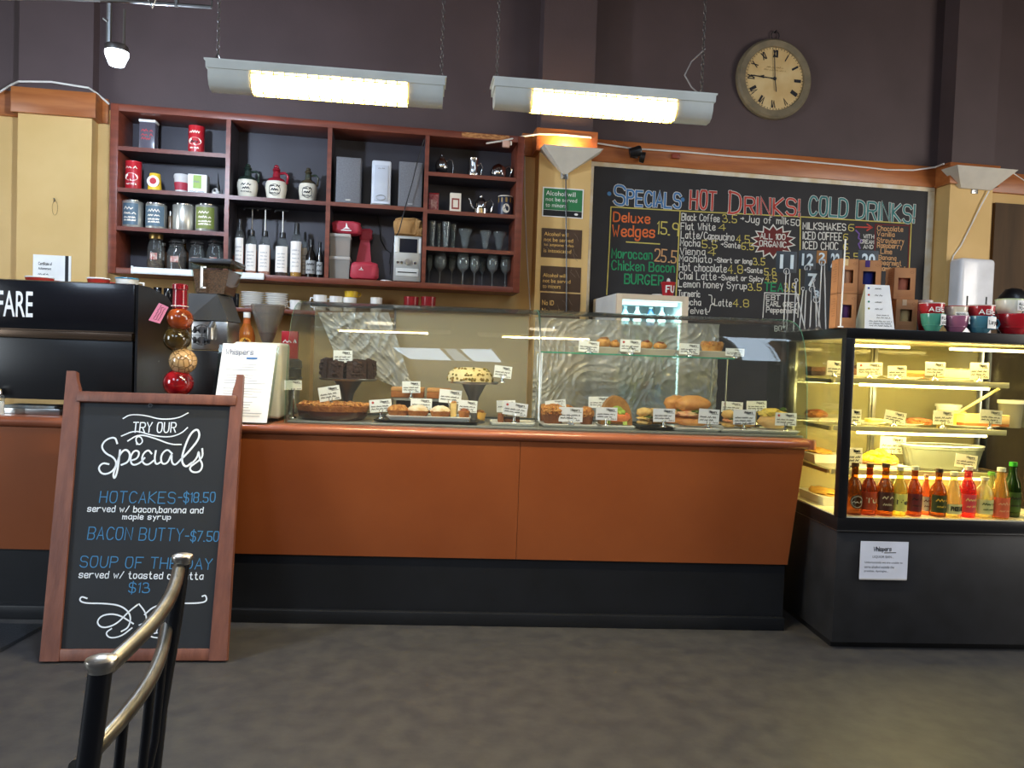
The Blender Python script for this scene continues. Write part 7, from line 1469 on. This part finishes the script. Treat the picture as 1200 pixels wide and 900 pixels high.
bigcup('red paper cup partly hidden behind the leftmost cup stack', 1076, 1092, 352, 3.76, 'b02a32', flare=.84, rim='e0d8d0', name='paper_cup')
a = cp(1187, 352, 4.0); tt = T('black_hat', 'black domed bowl behind the green and white cup at the right edge', 'bowl', (a[0], 4.0, TT)); hz = cp(1187, 337, 4.0)[1]-TT; r = 18*4/900; O('dome', MB().lathe([(0, hz), (r*.5, hz*.96), (r*.9, hz*.8), (r, hz*.6), (r*.8, .02), (r*.5, 0), (0, 0)]), M_black, tt); O('rim', MB().ring((0, 0, hz*.6), r, .006, 'Z', 24), M_black, tt)
# ================================================================== hanging radiant heaters
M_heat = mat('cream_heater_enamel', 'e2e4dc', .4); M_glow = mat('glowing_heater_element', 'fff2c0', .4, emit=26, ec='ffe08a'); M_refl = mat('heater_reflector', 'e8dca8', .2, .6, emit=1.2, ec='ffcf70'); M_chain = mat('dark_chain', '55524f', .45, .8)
HY = 3.10
def heater(label, pl, pr, gl, gr, ch, group='radiant heaters on chains'):
    """pl, pr: pixels of the flange ends; gl, gr: glowing stretch; ch: chain pixel columns"""
    a, b_ = cp(*pl, HY), cp(*pr, HY); xa, xb = a[0], b_[0]; xc = (xa+xb)/2; L = xb-xa; z = (a[1]+b_[1])/2; rz = math.atan2(0, 1)+rad(3.5)
    t = T('radiant_heater', label, 'heater', (xc, HY, z), rz, group)
    O('flange', MB().xprism([(-.055, -.002), (-.055, .004), (.1, .012), (.1, .004)], -L/2, L/2).xprism([(-.05, -.03), (-.055, -.002), (.1, .004), (.09, -.03)], -L/2+.006, L/2-.006), M_heat, t)
    g0, g1 = (cp(gl, a[1]*0+pl[1]+20, HY)[0]-xc), (cp(gr, pl[1]+30, HY)[0]-xc)
    sec = [(-.046, -.03), (-.042, -.062), (-.028, -.088), (-.008, -.1), (.03, -.1), (.07, -.075), (.085, -.03)]
    O('end_housing', MB().xprism(sec, -L/2+.012, g0, True), M_heat, t); O('end_housing', MB().xprism(sec, g1, L/2-.012, True), M_heat, t)
    O('reflector', MB().xprism([(.0, -.028), (.085, -.03), (.07, -.085), (.05, -.095), (.05, -.09), (.066, -.075), (.075, -.036), (.0, -.032)], g0, g1), M_refl, t)
    for k, (y, zz) in enumerate(((-.012, -.05), (.022, -.062), (-.002, -.08))): O('element', MB().tube([(g0+.005, y, zz), (g1-.005, y, zz)], .013, 10), M_glow, t)
    m = MB(); n = 14
    for k in range(n+1):
        x = g0+(g1-g0)*k/n; m.tube([(x, -.05, -.03), (x, -.05, -.06), (x, -.036, -.088), (x, -.012, -.102), (x, .03, -.102)], .0022, 5)
    m.tube([(g0, -.05, -.04), (g1, -.05, -.04)], .0022, 5).tube([(g0, -.012, -.102), (g1, -.012, -.102)], .0022, 5)
    O('guard', m, mat('gilded_guard', 'd8c078', .3, .7), t)
    for k, px in enumerate(ch):
        x = max(-L/2+.02, min(L/2-.02, cp(px, pl[1], HY)[0]-xc)); m = MB(); y = .02
        m.tube([(x-.02, y, .008), (x, y, .05)], .0025, 5).tube([(x+.02, y, .008), (x, y, .05)], .0025, 5)
        zz = .055; i = 0
        while zz < 4.18-z: m.ring((x, y, zz), .0058, .0016, 'Y' if i % 2 else 'X', 8, 5, 1, 1.9); zz += .0178; i += 1
        O('chain', m, M_chain, t)
    l_ = bpy.data.lights.new('heater_glow', 'AREA'); l_.shape = 'RECTANGLE'; l_.size = g1-g0; l_.size_y = .05; l_.energy = HEAT_W; l_.color = (1, .84, .55)
    o = bpy.data.objects.new('heater_glow', l_); COL.objects.link(o); o.parent = t; o.location = ((g0+g1)/2, -.0, -.106); o.rotation_euler = (rad(-18), 0, 0)
    l_ = bpy.data.lights.new('heater_spill', 'POINT'); l_.energy = HEAT_UP; l_.color = (1, .86, .62); l_.shadow_soft_size = .1
    o = bpy.data.objects.new('heater_spill', l_); COL.objects.link(o); o.parent = t; o.location = ((g0+g1)/2, .3, .16)
    return t
HEAT_W, HEAT_UP = 24, 3.5
heater('left cream radiant heater hanging on chains in front of the wall shelf', (246, 76), (523, 95), 298, 478, (256, 521))
heater('right cream radiant heater hanging on chains left of the clock', (576, 98), (838, 114), 622, 791, (580, 827))
a = cp(803, 105, HY-.0)
P = [cp(x, y, 3.14) for x, y in ((828, 55), (812, 70), (804, 86), (812, 100), (821, 108))]
tag(O('heater_cable', MB().tube([(p[0], 3.16, p[1]) for p in P], .003, 6), mat('grey_cable', '8d8580', .5)), 'thin grey cable curling from chain to the right heater', 'cable')
# ================================================================== hanging work lamp, top left
LY = 3.6
a = cp(137, 56, LY); t = T('work_lamp', 'bright white lamp hanging on two rods at the top left', 'lamp', (a[0], LY, a[1]))
zb = cp(137, 78, LY)[1]-a[1]; r = 12.5*LY/900; zt = cp(137, 5, LY)[1]-a[1]
O('rod', MB().tube([(-9*LY/900, 0, 0), (-9*LY/900, 0, zt)], .012, 8), M_steel, t); O('rod', MB().tube([(7.5*LY/900, .0, 0), (7.5*LY/900, .0, zt-.02)], .006, 8), mat('dull_rod', '6c665f', .4, .6), t)
O('housing', MB().lathe([(0, .012), (r*.9, .01), (r, 0), (r, -.02), (r*.95, -.02), (0, -.004)], seg=24), M_steel, t)
O('lens', MB().lathe([(0, zb), (r*.6, zb+.006), (r*.98, -.03), (r*.96, -.015), (0, -.01)], seg=24), mat('white_lamp_lens', 'f2f8ff', .4, emit=40, ec='e4f2ff'), t)
O('wing_nut', MB().tube([(-9*LY/900-.02, -.01, zt*.64), (-9*LY/900, -.012, zt*.56)], .006, 6), M_steel, t)
l_ = bpy.data.lights.new('work_lamp_light', 'POINT'); l_.energy = 60; l_.color = (.66, .8, 1); l_.shadow_soft_size = .05
o = bpy.data.objects.new('work_lamp_light', l_); COL.objects.link(o); o.parent = t; o.location = (0, .0, zb-.05)
pts = [cp(-30, 1, LY), cp(60, 1.5, LY), cp(140, 4, LY), cp(248, 11.5, LY)]
t = T('lamp_rail', 'thin steel rail carrying the bright lamp at the top left', 'rail', (pts[2][0], LY, pts[2][1])); o_ = pts[2]
O('rail', MB().tube([(p[0]-o_[0], .0, p[1]-o_[1]+.012) for p in pts], .009, 8), M_steel, t); O('end_hook', MB().tube([(pts[3][0]-o_[0], 0, pts[3][1]-o_[1]+.01), (pts[3][0]-o_[0], 0, pts[3][1]-o_[1]+.04)], .005, 6), M_steel, t)
O('drop_rod', MB().tube([(-.5, 0, .02), (-.5, 0, 4.19-o_[1])], .01, 8), M_steel, t); O('drop_rod', MB().tube([(.25, 0, .0), (.25, 0, 4.19-o_[1])], .01, 8), M_steel, t)
q = cp(181, 2, LY); O('hook', MB().tube([(q[0]-o_[0]-.03, -.02, .04), (q[0]-o_[0], -.02, -.02), (q[0]-o_[0]+.02, -.02, .04)], .005, 6), M_steel, t)

# ================================================================== sandwich board
bl, br = Vector((0, 0)), None
def fl(px, py, z=0): r = ray(px, py); s = (z-EYE)/r.z; return Vector((r.x*s, r.y*s))
pl_, pr_ = fl(48.5, 776), fl(266.5, 775)
BW = (pr_-pl_).length; brz = math.atan2(pr_.y-pl_.y, pr_.x-pl_.x); mid = (pl_+pr_)/2
TILT = rad(17.5)                             # leans back on the counter edge
ex = Vector((math.cos(brz), math.sin(brz), 0)); ez = Vector((-math.sin(brz)*math.sin(TILT), math.cos(brz)*math.sin(TILT), math.cos(TILT)))
t = T('sandwich_board', 'wooden-framed blackboard sign leaning on the counter, headed try our specials', 'sandwich board', (mid.x, mid.y, .004), rot=None)
t.rotation_euler = Matrix((ex, ez.cross(ex), ez)).transposed().to_euler()
pb = Pl((mid.x, mid.y, .004), ex, ez)
M_bw = mat('old_brown_wood', '7a4a38', .5, c2='64392b', scale=7, stretch=(4, 4, .8), detail=6, bump=.15, bscale=30)
tl, tr = pb(90, 436), pb(281, 440)
FWB = .075; TK = .034
q0, q1, q2, q3 = pb(48.5, 776), pb(95, 436), pb(74, 776), pb(110, 470)
zb1 = pb(170, 760).y; zt0, zt1 = pb(175, 474).y, pb(175, 463).y
for k, (xo0, xo1, xi0, xi1, top) in enumerate(((pb(48, 776).x, pb(80, 436).x, pb(72, 760).x, pb(96, 465).x, tl.y), (pb(266.5, 775).x, pb(286, 440).x, pb(247, 758).x, pb(271, 475).x, tr.y))):
    def X(x0, x1, za, zb_, z): return x0+(x1-x0)*(z-za)/(zb_-za)
    n_ = [0, .2, .4, .6, .8, .9, .94, .97, 1]; L_, R_ = [], []
    for f in n_:
        z = top*f; o_ = X(xo0, xo1, 0, top, z); i_ = X(xi0, xi1, zb1, zt0, z) if f <= .9 else None
        if i_ is None: i_ = X(xi0, xi1, zb1, zt0, z)+(o_-X(xi0, xi1, zb1, zt0, z))*(.12, .3, .38)[n_.index(f)-6]
        L_.append((o_, z)); R_.append((i_, z))
    poly = L_+R_[::-1] if k == 0 else R_+L_[::-1]
    O('side_post', MB().prism(poly, -TK/2, TK/2), M_bw, t)
xa, xb = pb(92, 468).x, pb(278, 474).x
O('top_rail', MB().box((xa+xb)/2, -.006, zt0, xb-xa, TK*1.1, zt1-zt0+.005, .006), M_bw, t)
xa, xb = pb(70, 768).x, pb(249, 768).x
O('bottom_rail', MB().box((xa+xb)/2, .0, .0, xb-xa, TK*.9, zb1, .004), M_bw, t)
xi = [pb(72, 760).x-.01, pb(247, 758).x+.01, pb(271, 475).x+.01, pb(96, 465).x-.01]
O('panel', MB().prism([(xi[0], zb1-.01), (xi[1], zb1-.01), (xi[2], zt0+.01), (xi[3], zt0+.01)], -.004, .006), mat('sign_blackboard', '12151a', .7, c2='161a20', scale=4), t)
O('eyelet', MB().ring((pb(178, 475).x, -.02, zt0-.01), .008, .002, 'Y', 10, 5), M_black, t)
YB_ = -.0052; PB = 3.4/900
C_bl2 = mat('sky_blue_chalk', '3f7cab', .9); C_w2 = mat('soft_white_chalk', 'dfe6ee', .9)
def bw(mb, s, a, b_, hpx, w): return write(mb, s, pb(*a), pb(*b_), hpx*.88*PB, w*.62*PB, YB_, .015)
def zc(x, y): return pb(40+x/2.432, 420+y/2.432)
def curve(mb, pts, w, n=3): return mb.ribbon(chaikin([zc(*p) for p in pts], n), w*.75*PB, YB_)
O('chalk_text', bw(MB(), 'TRY OUR', (156, 507), (206, 507), 14, 2.2), C_w2, t)
m = MB(); curve(m, [(255, 172), (275, 160), (320, 163), (360, 175), (410, 172), (440, 156)], 2); curve(m, [(250, 222), (290, 205), (335, 220), (385, 226), (420, 215), (438, 198)], 2); O('flourish', m, C_w2, t)
m = MB()
S1 = [(238, 243), (232, 224), (205, 232), (192, 252), (205, 272), (228, 282), (238, 302), (222, 326), (196, 332), (183, 314), (196, 298), (214, 302)]
curve(m, S1, 2.8)
curve(m, [(246, 262), (243, 290), (238, 325), (230, 345), (226, 330), (238, 300), (246, 272), (262, 258), (276, 272), (270, 296), (250, 304)], 3)
curve(m, [(276, 292), (296, 286), (302, 266), (286, 262), (274, 284), (280, 306), (302, 300), (316, 284)], 2.8)
curve(m, [(336, 272), (326, 260), (310, 274), (308, 296), (324, 306), (344, 290)], 2.8); curve(m, [(348, 264), (344, 286), (348, 304), (362, 296)], 2.8)
curve(m, [(394, 272), (380, 258), (362, 276), (364, 302), (382, 300), (394, 268), (392, 296), (402, 306), (416, 292)], 2.8)
curve(m, [(416, 292), (446, 262), (474, 226), (468, 200), (448, 212), (430, 252), (420, 292), (432, 312), (450, 298)], 3.2)
curve(m, [(446, 304), (466, 284), (470, 262), (472, 286), (482, 304), (474, 324), (452, 326), (442, 312), (462, 298), (482, 282), (480, 258)], 2.8)
curve(m, [(294, 246), (290, 226), (304, 222), (312, 238), (300, 248), (294, 240)], 2); curve(m, [(268, 236), (300, 216), (345, 228), (390, 246), (420, 246)], 2.2)
O('script_heading', m, C_w2, t)
for nm_, r_, c_ in (('chalk_text', ('HOTCAKES', (117, 589), (205, 590), 15, 1.7), C_bl2), ('chalk_text', ('BACON BUTTY', (103, 632), (214, 634), 16, 1.7), C_bl2), ('chalk_text', ('SOUP OF THE DAY', (94, 664.5), (248, 667.5), 14, 1.7), C_bl2),
        ('price', ('-$18.50', (209, 589), (252, 588.5), 13, 1.8), C_bl2), ('price', ('-$7.50', (217, 634), (256, 634.5), 13, 1.8), C_bl2), ('price', ('$13', (151, 694), (175, 694.5), 12, 1.8), C_bl2),
        ('chalk_text', ('served w/ bacon,banana and', (103, 599.5), (238, 601.5), 8, 1.7), C_w2), ('chalk_text', ('maple syrup', (144, 608.5), (200, 609), 7, 1.6), C_w2), ('chalk_text', ('served w/ toasted ciabatta', (93, 677), (238, 679), 8.5, 1.7), C_w2)):
    O(nm_, bw(MB(), *r_), c_, t)
m = MB(); curve(m, [(152, 684), (136, 678), (130, 690), (146, 698), (200, 698), (250, 704), (278, 730), (272, 766), (250, 778)], 2.2)
curve(m, [(284, 756), (240, 728), (196, 730), (178, 752), (196, 770), (236, 758), (270, 722), (296, 702)], 2.2); curve(m, [(222, 770), (204, 782), (216, 798), (250, 792), (280, 768)], 2); curve(m, [(300, 700), (318, 722), (322, 745)], 2)
curve(m, [(316, 730), (345, 704), (400, 698), (470, 698), (494, 692), (490, 674), (480, 678)], 2.2); curve(m, [(330, 776), (340, 784), (352, 782)], 1.8); curve(m, [(322, 784), (336, 794), (352, 796)], 1.8); curve(m, [(300, 760), (330, 748), (356, 752), (350, 780)], 1.8)
O('flourish', m, C_w2, t)

# ================================================================== metal chair in front
ZC = .95
A_ = fl(119, 766, ZC); B_ = fl(214, 647, ZC)
axis = (B_-A_).normalized(); perp = Vector((-axis.y, axis.x)); 
if perp.x > 0: perp = -perp                  # the seat side, to the left
cang = math.atan2(axis.y, axis.x); CWd = (B_-A_).length; o_ = A_-perp*-.0
t = T('metal_chair', 'black metal chair with curved steel back rails, close in the foreground', 'chair', (A_.x, A_.y, 0), cang)
M_bm = mat('black_metal', '17171a', .35, .3); M_rail = mat('worn_bronze_steel', '85837b', .34, .9, c2='605e57', scale=14)
# local: x along the back, +y towards the seat (left)
def lv(x, y, z): return (x, y, z)
for k, x in enumerate((0, CWd)):
    p = O('back_post', MB().tube([lv(x, .12, 0), lv(x, .07, .25), lv(x, .05, .46), lv(x, .035, .65), lv(x, .012, .82), lv(x, 0, ZC-.012)], [.012, .0135, .0145, .0145, .0145, .0145], 14), M_bm, t)
    O('finial', MB().lathe([(0, -.01), (.0155, -.01), (.016, -.006), (.019, -.002), (.0195, .003), (.0185, .006), (.012, .0085), (0, .009)], x, 0, ZC-.012, 24), mat('worn_steel_cap', 'a39d93', .3, .9), p)
def brail(z, bow, r, e=0): return [lv(x_, .0+(.03 if z < .9 else .006)-bow*math.sin(math.pi*x_/CWd)+e, z) for x_ in [CWd*k/14 for k in range(15)]]
O('top_rail', MB().tube(brail(ZC-.03, .024, 0), .0115, 12), M_rail, t)
O('lower_rail', MB().tube(brail(ZC-.145, .026, 0, -.004), .0115, 12), M_rail, t)
for k in range(1, 4):
    x = CWd*k/4; y = .024-.028*math.sin(math.pi*k/4); O('slat', MB().tube([lv(x, y, ZC-.145), lv(x, y+.012, .65), lv(x, .05, .47)], .0075, 10), M_bm, t)
O('seat_frame', MB().tube([lv(0, .05, .455), lv(0, .45, .455), lv(CWd, .45, .455), lv(CWd, .05, .455), lv(0, .05, .455)], .011, 8), M_bm, t)
O('seat', MB().box(CWd/2, .25, .462, CWd-.01, .42, .03, .014, 3), mat('dark_brown_vinyl', '3a2a24', .5), t)
for x in (0, CWd): O('leg', MB().tube([lv(x, .43, 0), lv(x, .44, .45)], .0125, 10), M_bm, t)
O('stretcher', MB().tube([lv(0, .09, .2), lv(0, .432, .2)], .008, 8).tube([lv(CWd, .09, .2), lv(CWd, .432, .2)], .008, 8).tube([lv(0, .26, .2), lv(CWd, .26, .2)], .008, 8), M_bm, t)
